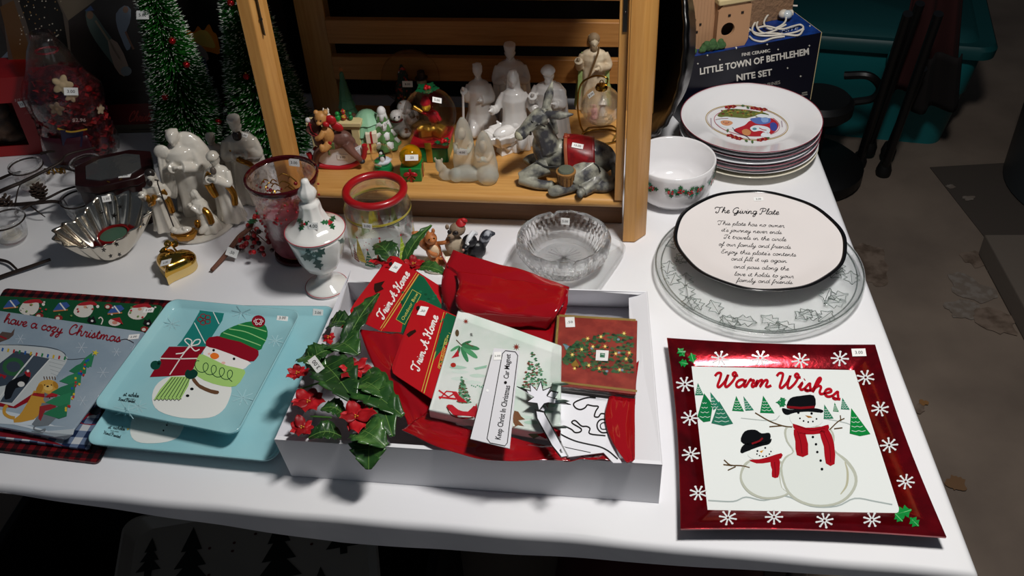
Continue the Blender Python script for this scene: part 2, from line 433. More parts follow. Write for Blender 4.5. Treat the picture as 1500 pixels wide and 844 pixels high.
    def build(s, label=None):
        if not s.V: return None
        me = bpy.data.meshes.new(s.name); me.from_pydata([tuple(v) for v in s.V], [], s.Fc)
        for c in s.cols: me.materials.append(c if not isinstance(c, str) else mat(c, s.rough, metal=s.metal))
        me.polygons.foreach_set('material_index', s.mi)
        o = bpy.data.objects.new(s.name, me); C.objects.link(o); o.parent = s.t
        if label: o['label'] = label
        return o
def sticker(t, px, py, txt, w=.018, h=.012, roll=0, tree=None, size=.0058, off=.0005, lab=None):
    """white price tag stuck where the ray through a pixel meets the thing"""
    tree = tree or bvh(t); d = ray(px, py); hit = tree.ray_cast(CAM, d)
    if hit[0] is None: print('STICKER MISS', t.name, px, py); return
    n = hit[1] if hit[1].dot(d) < 0 else -hit[1]
    x = (_R - n * _R.dot(n)).normalized(); y = n.cross(x)
    a = roll; x, y = x * math.cos(a) + y * math.sin(a), y * math.cos(a) - x * math.sin(a)
    m = Matrix((x, y, n)).transposed().to_4x4(); m.translation = hit[0] + n * off; m = W(t).inverted() @ m
    mb = MB(); mb.M = m; mb.box((0, 0, .00015), (w, h, .0003)); mb.mi = 1
    V, Fc, wd = textmesh(txt, .01)
    vs = [mb.v(((a - wd / 2) * size, (b - .35) * size, .0004)) for a, b in V]
    for f in Fc: mb._f([vs[i] for i in f])
    return mb.build('price_tag', [mat('f2f2f0', .6), mat('222222', .6)], t, smooth=False, norm=False)
# ================================================================ structure
YAW = math.radians(-9)
CY, SY = math.cos(YAW), math.sin(YAW)
conc = mat('86776a', .85, bump=(40, .25), vary=(3.5, '6d6056', .35, .7))
mb = MB(); mb.box((0.3, 2.0, -.05), (7, 7, .1)); struct(mb.build('floor', conc, smooth=False))
mb = MB(); mb.box((0.3, 5.55, 1.3), (7, .1, 2.6)); struct(mb.build('wall_back', mat('4a4a4c', .9), smooth=False))
mb = MB(); mb.box((3.85, 2.0, 1.3), (.1, 7, 2.6)); struct(mb.build('wall_right', mat('4a4743', .9), smooth=False))
# stains and spalled patches on the concrete
def fpt(px, py, z=.0): return at(px, py, z - T)
fl = bpy.data.objects['floor']
def blotch(cx, cy, r, seed, n=26, ex=1, rz=0, amp=.5):
    R = random.Random(seed); pts = []
    for i in range(n):
        a = 2 * PI * i / n; k = r * (1 + amp * (noise.noise(Vector((math.cos(a) * 1.5, math.sin(a) * 1.5, seed))) + R.uniform(-.25, .25)))
        q = rot((k * ex * math.cos(a), k * math.sin(a)), rz); pts.append((cx + q.x, cy + q.y))
    return pts
p = Pic(fl, fn=lambda u, v: ((u, v, 0), (0, 0, 1)), name='floor_stain', rough=.9, off=.0008, step=.0004)
dk, lt = mat('5c4c40', .9, vary=(25, '806f62', .4, .6)), mat('857c74', .95, vary=(40, '766a60', .4, .55))
for (px, py, r, ex, rz, m, sd) in [(1275, 380, .045, 1.8, 1.4, dk, 1), (1285, 405, .03, 1.5, 1.2, dk, 2), (1425, 380, .03, 1.3, 1.9, dk, 3), (1425, 425, .05, 1.3, 2.1, lt, 4),
                             (1410, 455, .035, 1.4, .3, lt, 5), (1455, 470, .04, 1.6, 2.2, dk, 6), (1345, 600, .012, 1.6, .8, dk, 7), (1400, 710, .02, 1.2, 1, mat('6f5238', .9), 8), (1352, 592, .01, 1, 0, mat('8a6238', .9), 9), (1392, 275, .01, 1.5, 0, lt, 10), (1418, 292, .014, 1.3, 0, lt, 11)]:
    q = fpt(px, py); p.poly(blotch(q.x, q.y, r, sd, ex=ex, rz=rz), m)
o = p.build(); o['kind'] = 'stuff'
# sunken dark slab beside the kerb
a, b, c = fpt(1362, 246), fpt(1462, 372), fpt(1500, 244)
mb = MB(); mb.prism([(a.x, a.y), (b.x, b.y - .05), (b.x + .6, b.y - .05), (c.x + .5, a.y)], 0, .003)
tag(mb.build('rubber_mat', mat('4a423c', .9, bump=(60, .5)), smooth=False), 'dark grey flat mat on the concrete behind the kerb', 'mat')
# kerb block
a, b = fpt(1432, 372), fpt(1500, 500); d = (b - a).normalized(); nrm = Vector((-d.y, d.x, 0))
b2 = a + d * .75
mb = MB(); mb.prism([(a.x, a.y), (b2.x, b2.y), (b2.x + nrm.x * .14, b2.y + nrm.y * .14), (a.x + nrm.x * .14, a.y + nrm.y * .14)], 0, .07)
tag(mb.build('kerb_block', mat('6b6158', .95, bump=(50, .6)), bevel=.006), 'long grey concrete block lying on the floor at the right edge', 'block')
# brown panel leaning on the kerb
a = fpt(1474, 372, .06)
t = thing('leaning_board', 'dark brown board standing on the concrete block at the right edge', 'board', (a.x + .16, a.y - .34, .071), rz=math.radians(80))
mb = MB(); mb.box((0, 0, .27), (.66, .03, .54)); mb.build('panel', mat('3d332a', .6, wood=('x', '2b231c')), t, bevel=.002)
mb = MB(); mb.box((0, 0, .545), (.66, .036, .012)); mb.build('top_edge', mat('5a4436', .6), t, bevel=.002)
# round drum standing behind
a = fpt(1476, 300)
t = thing('metal_drum', 'big round grey drum half cut off by the right edge', 'drum', (a.x + .33, a.y + .05, 0))
mb = MB(); mb.lathe([(0, 0), (.29, 0), (.3, .01), (.3, .28), (.306, .29), (.3, .3), (.3, .57), (.306, .58), (.3, .59), (.3, .86), (.305, .87), (.29, .87), (.285, .85), (0, .85)], 48)
mb.build('shell', mat('3c4246', .45, metal=.3, bump=(20, .15)), t)
mb = MB(); mb.lathe([(.28, .851), (.28, .858), (0, .858)], 40); mb.build('lid', mat('343a3e', .5), t)

# ---- teal storage tote with lid
A, B = fpt(1200, 196), fpt(1378, 213); d = (B - A); ang = math.atan2(d.y, d.x)
t = thing('storage_tote', 'large teal plastic storage tote with lid on the floor behind the table', 'storage box', (B.x, B.y, 0), rz=ang)
teal = mat('187276', .45, bump=(30, .05)); L0 = .66; D0 = .40; H0 = .36
mb = MB()
def rrect(w, d, r, x0=0, y0=0, n=6):
    pts = []
    for cx, cy, a0 in ((w - r, d - r, 0), (r, d - r, 90), (r, r, 180), (w - r, r, 270)):
        for i in range(n + 1):
            a = math.radians(a0 + 90 * i / n); pts.append((x0 + cx + r * math.cos(a), y0 + cy + r * math.sin(a)))
    return pts
def loft(mb, rings, cap0=True, cap1=True):
    vs = [[mb.v(p) for p in r] for r in rings]; n = len(vs[0])
    for A_, B_ in zip(vs, vs[1:]):
        for i in range(n): mb._f([A_[i], A_[(i + 1) % n], B_[(i + 1) % n], B_[i]])
    if cap0: mb._f(vs[0][::-1])
    if cap1: mb._f(vs[-1])
def rr(z, g, w=L0, d_=D0, r=.05): return [(x - w - g, y - g, z) for x, y in rrect(w + 2 * g, d_ + 2 * g, r)]
loft(mb, [rr(0, -.0), rr(.19, .025), rr(.2, .032), rr(H0 - .03, .045), rr(H0, .048)], True, True)
mb.build('body', teal, t)
mb = MB(); loft(mb, [rr(H0 - .02, .075), rr(H0 + .008, .078), rr(H0 + .02, .07), rr(H0 + .012, .03), rr(H0 + .03, .01)], True, True)
mb.build('lid', mat('0f484a', .45), t)
for sx in (-L0 * .28, -L0 * .72):
    mb = MB(); mb.box((sx, -.06, H0 - .03), (.09, .035, .045)); mb.build('latch', mat('176464', .4), t, bevel=.006)

# ---- folded camp chair leaning at the tote
t = thing('folded_camp_chair', 'black folded camp chair with dark red fabric leaning before the teal tote', 'chair')
blk = mat('101012', .4)
fr = [(fpt(1257, 243), fpt(1330, 20, .62)), (fpt(1293, 256), fpt(1375, 20, .62)), (fpt(1272, 222, .03), fpt(1348, 5, .6)), (fpt(1300, 228, .03), fpt(1352, 100, .42))]
for a, b in fr:
    mb = MB(); mb.tube([a + Vector((0, 0, .02)), b], .013, 10); lg = mb.build('leg', blk, t)
    mb = MB(); mb.lathe([(0, 0), (.022, 0), (.024, .02), (.017, .045), (0, .045)], 14, c=(a.x, a.y, max(a.z, 0))); mb.build('foot', mat('0a0a0a', .6), lg)
mb = MB()
cA, cB = fpt(1322, 110, .3), fpt(1392, 0, .66)
def cloth(u, v):
    p0 = fpt(1300 + 95 * u, 125 - 6 * u, .26 + .0 * v); p1 = fpt(1330 + 75 * u, -30, .62)
    q = p0.lerp(p1, v); return q + Vector((0, -.05 + .025 * math.sin(u * 14) * (1 - .3 * v), 0))
mb.grid(cloth, 30, 12); mb.build('seat_fabric', mat('3a1414', .9, bump=(60, .3)), t, solid=.004)
mb = MB()
mb.grid(lambda u, v: cloth(u * .7 + .22, v * .55 - .12) + Vector((0, -.045, 0)), 16, 8); mb.build('arm_strap', mat('151010', .9), t, solid=.004)

# ---- black office stool/wheel behind the table corner
q = fpt(1172, 250)
t = thing('rolling_stool', 'black round stool standing on the floor behind the table corner', 'stool', (q.x + .01, q.y - .04, 0))
mb = MB(); mb.lathe([(0, 0), (.15, 0), (.165, .02), (.165, .05), (.14, .07), (.03, .08), (.03, .22), (0, .22)], 36); mb.build('base', mat('0c0c0d', .5), t)
mb = MB(); mb.lathe([(0, .22), (.08, .22), (.10, .24), (.10, .27), (.085, .285), (0, .285)], 36); mb.build('seat', mat('131314', .45), t)
mb = MB(); mb.tube([(.1, 0, .26), (.15, -.02, .28), (.16, -.03, .32), (.12, -.03, .36), (.06, 0, .35)], .012, 8, smooth=5); mb.build('handle', mat('0f0f10', .4), t)

# ================================================================ folding table, cloth, things below
Bc = Vector((.507, .643, 0))                       # front right corner
ux = Vector((-CY, -SY, 0)); ux = (Vector((-.688, .855, 0)) - Bc).normalized()
def tp(u, v):                                       # metres to the left of the right edge, metres behind the front edge
    return Bc + ux * u + Vector((.078, 1, 0)) * v * .99
t = thing('folding_table', 'folding table hidden under the white cloth', 'table', (0, 0, 0))
mb = MB(); P_ = [tp(.012, .012), tp(1.8, .012), tp(1.8, 1.28), tp(.012, 1.28)]
mb.prism([(q.x, q.y) for q in P_], T - .045, T - .004); mb.build('tabletop', mat('8d8f92', .6), t, bevel=.004)
for u, v in ((.15, .1), (.15, 1.2), (1.65, .1), (1.65, 1.2)):
    q = tp(u, v); mb = MB(); mb.tube([(q.x, q.y, 0.005), (q.x, q.y, T - .045)], .014, 10); mb.build('leg', mat('55585c', .4, metal=.8), t)
def dropf(u): # overhang in front
    x = [0, .3, .75, 1.2, 1.8]; y = [.020, .034, .050, .017, .010]
    for i in range(4):
        if u <= x[i + 1]: k = (u - x[i]) / (x[i + 1] - x[i]); return y[i] + (y[i + 1] - y[i]) * k
    return y[-1]
def clothp(a, b):
    # a: -.04..1.8 (from beyond the right edge to the left), b: -.06..1.28 (from beyond the front edge)
    r = .010; z = T; u, v = a, b; dz = 0; out = Vector((0, 0, 0))
    def fold(s, lim):
        if s >= 0: return s, 0
        s = -s; q = min(s, r * PI / 2); ang = q / r
        return -r * math.sin(ang) - .12 * max(0, s - q), r * (1 - math.cos(ang)) + .99 * max(0, s - q)
    u2, z1 = fold(u, 0); v2, z2 = fold(v, 0)
    q = tp(u2, v2); w = .0011 * noise.noise(Vector((q.x * 5, q.y * 9, 1))) + .0006 * noise.noise(Vector((q.x * 14, q.y * 20, 7)))
    w += .0012 * max(0, 1 - abs((q.x + .25 * q.y - .05) * 40)) * 0
    z = T - z1 - z2 + (w if (z1 + z2) == 0 else 0) - .0007
    return (q.x, q.y + (.004 * noise.noise(Vector((q.x * 8, 0, 3))) if z2 > 0 else 0), z)
mb = MB()
us = [-.034, -.024, -.016, -.011, -.006, -.003] + [i / 110 * 1.8 for i in range(111)]
vsn = [-1.0, -.75, -.5] + [-.016, -.011, -.006, -.003] + [i / 80 * 1.29 for i in range(81)]
g = []
for a in us:
    row = []
    for b in vsn:
        bb = b
        if b <= -.5: bb = -.016 - (dropf(max(a, 0)) - .016) * (-b * 2 - 1 + .0) if b < -.5 else -.017
        row.append(mb.v(clothp(a, bb)))
    g.append(row)
for i in range(len(us) - 1):
    for j in range(len(vsn) - 1): mb._f([g[i][j], g[i][j + 1], g[i + 1][j + 1], g[i + 1][j]])
clo = mb.build('tablecloth', mat('ececee', .62, bump=(7, .35), dist=.004, vary=(2.5, 'e4e4ea', .4, .7)), angle=180, norm=True)
tag(clo, 'white paper cloth spread over the whole table', 'tablecloth')

# printed tray leaning on a box under the table
q = at(70, 800, -.36); a = at(82, 738, -.30); b = at(395, 775, -.36)
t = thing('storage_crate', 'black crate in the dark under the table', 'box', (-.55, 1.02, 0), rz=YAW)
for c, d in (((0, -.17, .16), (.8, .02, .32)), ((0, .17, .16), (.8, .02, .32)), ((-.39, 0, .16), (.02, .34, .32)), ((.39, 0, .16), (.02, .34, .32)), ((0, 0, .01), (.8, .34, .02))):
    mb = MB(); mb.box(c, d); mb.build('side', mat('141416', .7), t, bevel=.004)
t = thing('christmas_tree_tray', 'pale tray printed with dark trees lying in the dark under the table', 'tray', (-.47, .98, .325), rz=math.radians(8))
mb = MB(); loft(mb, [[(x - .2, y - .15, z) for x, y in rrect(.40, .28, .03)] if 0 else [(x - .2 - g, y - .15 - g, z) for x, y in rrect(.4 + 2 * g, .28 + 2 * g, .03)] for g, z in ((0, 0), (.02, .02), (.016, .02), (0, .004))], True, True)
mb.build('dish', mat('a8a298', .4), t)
p = Pic(t, fn=lambda u, v: (W(t) @ Vector((u, v, .0045)), (0, 0, 1)), name='printed_trees')
for i, (x, y, h) in enumerate([(-.16, -.08, .09), (-.1, .0, .12), (-.02, -.1, .1), (.05, -.02, .13), (.12, -.1, .09), (.16, .02, .1), (-.17, .04, .07)]):
    for k in range(3): p.poly([(x - h * .3 * (1 - k * .25), y + h * k * .28), (x + h * .3 * (1 - k * .25), y + h * k * .28), (x, y + h * (k * .28 + .42))], '2a2f2c')
    p.poly([(x - .006, y), (x + .006, y), (x + .006, y - .014), (x - .006, y - .014)], '2a2f2c')
for i in range(28): p.dot(rnd.uniform(-.18, .18), rnd.uniform(-.13, .11), .003, c='5a2a2a', L=1, n=6)
p.build()
q = thing('red_gift_bag', 'dark red printed bag lying under the front of the table', 'bag', (.26, 1.12, .001), rz=-.2)
mb = MB(); mb.grid(lambda u, v: ((u - .5) * .42, (v - .5) * .3, .20 * (math.sin(PI * u) ** .4) * (math.sin(PI * v) ** .4) + .01 * noise.noise(Vector((u * 6, v * 6, 0))) * math.sin(PI * u)), 24, 18)
mb.build('bag_body', mat('4a1013', .6), q)
# ================================================================ wooden shelf unit
SO = Vector((.2, 1.30, T)); STOP = .075
def sl(x, y, z=0): return SO + Vector((x * CY - y * SY, x * SY + y * CY, z))
def slinv(p): d = Vector(p) - SO; return (d.x * CY + d.y * SY, -d.x * SY + d.y * CY, d.z)
t = thing('wooden_shelf', 'light wooden slatted shelf unit standing on the white cloth', 'shelf', SO, rz=YAW)
pine = mat('cf9a55', .45, wood=('z', 'b97f3e'), coat=.15); pinex = mat('d3a05c', .42, wood=('x', 'bd8645'), coat=.2)
PH = .92
mb = MB(); mb.prism([(-.011, 0), (.009, 0), (.027, .022), (.027, .034), (-.011, .034)], .001, PH); mb.build('post', pine, t, bevel=.0012)
mb = MB(); mb.prism([(-.590, 0), (-.570, 0), (-.556, .016), (-.556, .034), (-.590, .034)], .001, PH); mb.build('post', pine, t, bevel=.0012)
mb = MB(); mb.prism([(-.027, .012), (-.0135, .012), (-.0135, .05), (-.027, .05)], STOP, PH); mb.build('side_rail', pine, t, bevel=.001)
for x0 in (-.632, -.022):
    mb = MB(); mb.box((x0 + .028, .35, PH / 2), (.056, .03, PH)); mb.build('upright', pine, t, bevel=.0015)
mb = MB(); n = 8
prof = [0] + [(.022 - .009 * math.sin(PI * i / n), STOP - .009 - .009 * math.cos(PI * i / n)) for i in range(n + 1)] + [(.31, STOP), (.31, STOP - .018)]
m = Matrix(((0, 0, 1, 0), (1, 0, 0, 0), (0, 1, 0, 0), (0, 0, 0, 1)))
mb.prism([(y, z) for y, z in prof[1:]], -.553, -.0145, m); mb.build('shelf_board', pinex, t)
mb = MB(); mb.box((-.2835, .06, (STOP - .019) / 2), (.539, .016, STOP - .020)); mb.build('kick_rail', mat('6e4826', .6, wood=('x', '5a3a1c')), t, bevel=.001)  # rail wood coloured darker to stand for the shade under the board
for z in (.125, .198, .285, .36):
    mb = MB(); mb.box((-.297, .326, z + .0235), (.552, .016, .047)); mb.build('slat', mat('b57f45', .5, wood=('x', '96632f')), t, bevel=.0015)
for z in (.462, .84):
    mb = MB(); mb.box((-.2835, .19, z), (.539, .31, .015)); mb.build('shelf_board', pinex, t, bevel=.004)
hw = mat('4a4a48', .3, metal=.9)
for x, y, w in ((-.5625, .007, 1), (-.0185, .0105, 0)):
    mb = MB()
    if w: mb.box((x, y + .0015, .46), (.0012, .012, .2), rz=math.radians(49)); mb.ball((x + .002, y, .385), .0028); mb.ball((x + .002, y, .42), .0028)
    else: mb.box((x, y, .46), (.006, .0015, .18)); mb.ball((x, y - .001, .40), .002)
    mb.build('metal_bracket', hw, t)
# shelf-top point seen at a pixel
def son(px, py, h=0): return at(px, py, STOP + h)

# ================================================================ figurine sculpting
def figure(H=.15, pose='stand', arms='fold', head='veil', turn=0, bulk=1.0, beard=False, folds=7, lean=(0, 0), cape=False, wing=False, M=None, mb=None, seed=1):
    """a robed human figure facing -y: one lump of primitives that is remeshed into a single skin"""
    mb = mb or MB(); M0 = mb.M.copy(); mb.M = M0 @ (M or Matrix()) @ Matrix.Diagonal((H, H, H, 1)) @ Euler((0, 0, turn)).to_matrix().to_4x4()
    R = random.Random(seed); ph = R.uniform(0, 6)
    B = bulk
    if pose == 'stand':
        hz = .80; prof = [(0, 0), (.165, 0), (.16, .03), (.135, .2), (.12, .4), (.115, .52), (.11, .6), (.125, .7), (.105, .77), (.045, .81), (.035, .84), (0, .85)]
        off = lambda z: (lean[0] * z, lean[1] * z)
        mb.lathe([(r * B, z) for r, z in prof], 40, fn=lambda a, z, j: 1 + (.10 * max(0, .55 - z) / .55 * 1.2 + .015) * math.sin(folds * a + ph + 2.5 * z) * (1 if z < .75 else 0), ex=1.12, ey=.82, off=off)
        sh = .74; hc = Vector((lean[0] * .9, lean[1] * .9 - .015, .915)); fz = 0
    else:   # kneeling or seated: the lap comes forward
        fz = .1
        mb.lathe([(r * B, z) for r, z in [(0, 0), (.2, 0), (.2, .04), (.18, .16), (.14, .28), (.13, .42), (.14, .54), (.11, .61), (.045, .65), (.035, .68), (0, .69)]], 40, fn=lambda a, z, j: 1 + (.09 * max(0, .3 - z) / .3 + .015) * math.sin(folds * a + ph + 3 * z), ex=1.1, ey=.95, off=lambda z: (lean[0] * z, -.05 * max(0, .3 - z) + lean[1] * z))
        mb.ball((-.085 * B, -.15, .13), (.075, .17, .085), rx=.35); mb.ball((.085 * B, -.15, .13), (.075, .17, .085), rx=.35)
        sh = .58; hc = Vector((lean[0] * .75, lean[1] * .75 - .02, .755))
    # head with a face
    mb.M = mb.M @ frame(hc, rx=.18)
    mb.ball((0, 0, 0), (.060, .066, .078), seg=18, rings=12)
    mb.ball((0, -.066, -.008), (.011, .014, .018)); mb.ball((0, -.056, .018), (.03, .012, .008))
    for s in (-1, 1): mb.ball((s * .024, -.054, .004), (.009, .008, .006)); mb.ball((s * .06, 0, -.005), (.01, .014, .02))
    mb.ball((0, -.057, -.035), (.02, .009, .006)); mb.ball((0, -.05, -.055), (.02, .018, .016))
    if beard: mb.ball((0, -.045, -.07), (.036, .03, .05), rx=.2); mb.ball((0, -.05, -.10), (.02, .02, .035))
    if head == 'veil':
        mb.lathe([(0, .095), (.05, .08), (.077, .03), (.082, -.03), (.09, -.1), (.10, -.17), (.06, -.2), (0, -.2)], 24, fn=lambda a, z, j: (1 + .05 * math.sin(9 * a)) if math.sin(a) > -.35 else .62, c=(0, .022, 0))
    elif head == 'hair':
        mb.ball((0, .018, .014), (.071, .07, .078)); mb.ball((0, .045, -.04), (.06, .04, .06))
        for i in range(9): a = i * .7; mb.ball((.055 * math.cos(a), .02 + .05 * math.sin(a), .045 + .015 * math.sin(3 * a)), .018)
    elif head == 'turban':
        mb.lathe([(0, .12), (.04, .11), (.075, .075), (.085, .04), (.07, .02), (0, .02)], 20, fn=lambda a, z, j: 1 + .04 * math.sin(6 * a)); mb.ball((0, .03, -.03), (.06, .05, .07))
    elif head == 'crown':
        mb.lathe([(0, .04), (.066, .04), (.072, .12), (.05, .125), (0, .13)], 20, fn=lambda a, z, j: 1 + (.05 * math.sin(6 * a) if z > .1 else 0)); mb.ball((0, .03, -.03), (.06, .05, .07))
    mb.M = mb.M @ frame(hc, rx=.18).inverted()
    # arms: shoulder, elbow, wrist, hand with fingers
    for s in (-1, 1):
        S = Vector((s * .115 * B + lean[0] * sh, lean[1] * sh, sh))
        if arms == 'fold': E = S + Vector((s * .04, -.05, -.17)); Hn = Vector((s * .022 + lean[0] * sh, -.17 + lean[1] * sh, sh - .09))
        elif arms == 'pray': E = S + Vector((s * .03, -.08, -.14)); Hn = Vector((s * .014 + lean[0] * sh, -.19 + lean[1] * sh, sh + .0))
        elif arms == 'open': E = S + Vector((s * .10, -.05, -.14)); Hn = S + Vector((s * .17, -.15, -.12))
        elif arms == 'hold': E = S + Vector((s * .045, -.06, -.16)); Hn = S + Vector((-s * .03 if s > 0 else .0, -.17, -.10 if s > 0 else -.02))
        elif arms == 'staff': E = S + Vector((s * .05, -.04, -.15)); Hn = (S + Vector((-.07, -.16, .02))) if s < 0 else Vector((.02, -.17, sh - .12))
        else: E = S + Vector((s * .03, .0, -.17)); Hn = S + Vector((s * .03, -.06, -.31))
        mb.tube([S, S + (E - S) * .5 + Vector((s * .012, 0, 0)), E, E + (Hn - E) * .6, E + (Hn - E) * .85], [.047, .045, .046, .05, .056], 10, smooth=3)
        mb.tube([E + (Hn - E) * .8, Hn], [.022, .02], 8); mb.ball(Hn, (.021, .024, .024))
        dr = (Hn - E).normalized()
        for k in range(4): mb.tube([Hn + Vector(((k - 1.5) * .011, 0, 0)), Hn + Vector(((k - 1.5) * .011, 0, 0)) + dr * (.04 + .006 * (1.5 - abs(k - 1.5)))], [.0085, .006], 6)
        mb.tube([Hn, Hn + Vector((-s * .024, 0, .016)) + dr * .01], [.009, .007], 6)
    if cape:
        mb.lathe([(.10 * B, .77 if pose == 'stand' else .6), (.16 * B, .66 if pose == 'stand' else .5), (.175 * B, .4 if pose == 'stand' else .3), (.20 * B, .05), (.20 * B, 0), (.13 * B, 0), (.1 * B, .5)], 36,
                 fn=lambda a, z, j: (1 + .06 * math.sin(8 * a + 3 * z)) if math.sin(a) > -.3 else .5, closed=True, off=lambda z: (lean[0] * z, .02 + lean[1] * z))
    if wing:
        for s in (-1, 1):
            mb.prism([(s * .02, .0), (s * .12, .12), (s * .2, .10), (s * .24, -.05), (s * .22, -.3), (s * .13, -.5), (s * .08, -.35)], -.02, .02, frame((0, .12, .72), rx=PI / 2, rz=s * .35))
    mb.M = M0
    return mb
porc = mat('e6e3e0', .12, coat=.6)

t = thing('added_black_backing', 'black panel added behind the slatted shelf to darken the gaps between its slats', 'board', sl(-.36, .50, .001), rz=YAW)  # added panel, stands in for the darkness behind the slats
mb = MB(); mb.box((0, 0, .31), (.80, .02, .62)); mb.build('panel', mat('08080a', .5), t, bevel=.002)
for x in (-.25, .25): mb = MB(); mb.box((x, .045, .01), (.03, .07, .02)); mb.build('foot', mat('0a0a0a', .6), t, bevel=.002)
# ================================================================ things on the shelf
def place(px, py, h=.0004): return son(px, py, h)
def porcelain(name, label, px, py, H, tagpos=None, grp='white porcelain nativity figures on the shelf', vox=84, m=porc, cat='figurine', **k):
    q = place(px, py); t = thing(name, label, cat, q, rz=YAW * .5 + k.pop('rz', 0), group=grp)
    mb = figure(H=H, **k); mb.build('body', m, t, remesh=H / vox, relax=2)
    return t
porcelain('kneeling_figurine', 'white porcelain shepherd holding a stick, leftmost of the glossy white figures', 706, 194, .135, pose='kneel', arms='staff', head='hair', folds=8, seed=3, bulk=1.12, M=Matrix.Diagonal((.95, .9, 1.22, 1)))
sh = C.objects['kneeling_figurine']
mb = MB(); mb.tube([(-.027, -.035, .002), (-.028, -.03, .05), (-.026, -.024, .09)], .0022, 8); mb.build('staff', porc, sh)
porcelain('standing_king_figurine', 'tall crowned white porcelain figure behind the others in deep shade', 752, 178, .152, arms='fold', head='crown', cape=True, folds=9, seed=5, bulk=1.25)
porcelain('kneeling_mary_figurine', 'white porcelain veiled woman kneeling with open arms among the white figures', 756, 212, .142, pose='kneel', arms='open', head='veil', folds=8, seed=8, bulk=1.08, M=Matrix.Diagonal((.95, .9, 1.22, 1)))
porcelain('standing_wise_man_figurine', 'white porcelain standing wise man in a long cape behind the donkey', 806, 212, .152, arms='hold', head='turban', cape=True, folds=9, seed=9, bulk=1.2, beard=True, rz=-.3)
# manger
q = place(741, 222); t = thing('porcelain_manger', 'white porcelain manger with the child, in front of the kneeling figures', 'figurine', q, rz=.5, group='white porcelain nativity figures on the shelf')
mb = MB(); mb.box((0, 0, .008), (.03, .022, .016), taper=.7); mb.lathe([(0, .014), (.02, .016), (.034, .03), (.04, .043), (.034, .045), (.02, .034), (0, .03)], 26, fn=lambda a, z, j: 1 + .09 * math.sin(11 * a) * (z > .02), ex=1, ey=.72)
mb.ball((0, 0, .041), (.022, .012, .01)); mb.ball((.021, 0, .048), .0095)
for i in range(16): a = i * .4 * PI; mb.tube([(.03 * math.cos(a), .02 * math.sin(a), .04), (.044 * math.cos(a + .3), .03 * math.sin(a + .3), .047)], .0022, 6)
mb.build('body', porc, t, remesh=.0012, relax=1)
# coloured shepherd at the back right
q = place(869, 158); t = thing('painted_joseph_figurine', 'painted bearded figure in cream robe and green cloak holding a staff', 'figurine', q, rz=.0)
rb = mat('d7c7ab', .5, vary=(60, 'b9a385', .4, .7)); H = .148
figure(H=H, arms='staff', head='hair', beard=True, folds=8, bulk=1.15).build('body', rb, t, remesh=.0016, relax=2)
mb = MB(); mb.M = Matrix.Diagonal((H, H, H, 1)); mb.lathe([(.155, .74), (.185, .62), (.2, .4), (.23, .03), (.19, .03), (.16, .4), (.13, .7)], 40, fn=lambda a, z, j: (1 + .07 * math.sin(9 * a + 4 * z)) if math.sin(a) > -.25 else .55, closed=True, ey=.9); mb.build("green_cloak", mat("a8c07c", .5, vary=(50, "8fa866", .4, .7)), t)
mb = MB(); mb.tube([(-.012, -.027, .075), (.004, -.03, .125), (.006, -.03, .138)], .0018, 8); mb.build('staff', mat('7a5b36', .5), t)
hd = MB(); hd.M = frame((0, -.0025, .136), rx=.18); hd.ball((0, .0030, .0030), (.0112, .0108, .0118)); hd.ball((0, -.0072, -.0115), (.006, .005, .0085)); hd.build('hair_and_beard', mat('8a7458', .6, bump=(300, .6)), t)

# frosted glass holy family, one piece, and the crouched lamb beside
fro = mat('e6ebe4', .4, trans=.7, ior=1.25, alpha=.85)
q = place(687, 258); t = thing('frosted_glass_family', 'frosted glass kneeling couple with lamb in front of the white figures', 'figurine', q, rz=YAW)
mb = MB()
mb.lathe([(0, 0), (.021, 0), (.022, .02), (.017, .045), (.0145, .065), (.009, .08), (.004, .087), (0, .088)], 24, c=(-.006, .012, 0), ey=.8)
mb.lathe([(0, 0), (.021, 0), (.021, .02), (.017, .04), (.014, .055), (.008, .068), (.003, .073), (0, .074)], 24, c=(.03, .0, 0), ey=.8)
mb.ball((.036, -.017, .012), (.019, .016, .016)); mb.ball((.0, -.012, .01), (.03, .014, .011))
mb.ball((-.018, -.016, .010), (.014, .011, .011)); mb.ball((-.036, -.012, .008), (.014, .009, .009)); mb.ball((-.04, -.012, .014), (.006, .006, .01)); mb.ball((-.047, -.012, .022), (.007, .007, .01)); mb.tube([(-.051, -.012, .028), (-.054, -.012, .035)], .0022, 6); mb.tube([(-.043, -.012, .028), (-.041, -.012, .034)], .0022, 6)
mb.ball((-.006, -.004, .07), (.0075, .007, .009)); mb.ball((.03, -.015, .056), (.007, .007, .009))
for s in (-1, 1): mb.tube([(-.006 + s * .014, .005, .05), (-.006 + s * .01, -.012, .046), (-.006, -.016, .05)], .004, 8, smooth=3); mb.tube([(.03 + s * .013, -.006, .042), (.03 + s * .008, -.018, .036), (.03, -.021, .04)], .004, 8, smooth=3)
mb.M = Matrix(); o = mb.build('body', fro, t, remesh=.0013, relax=3); o.data.transform(Matrix.Diagonal((1, 1, 1.22, 1)))
sticker(t, 677, 223, '4.00', w=.017, h=.012)

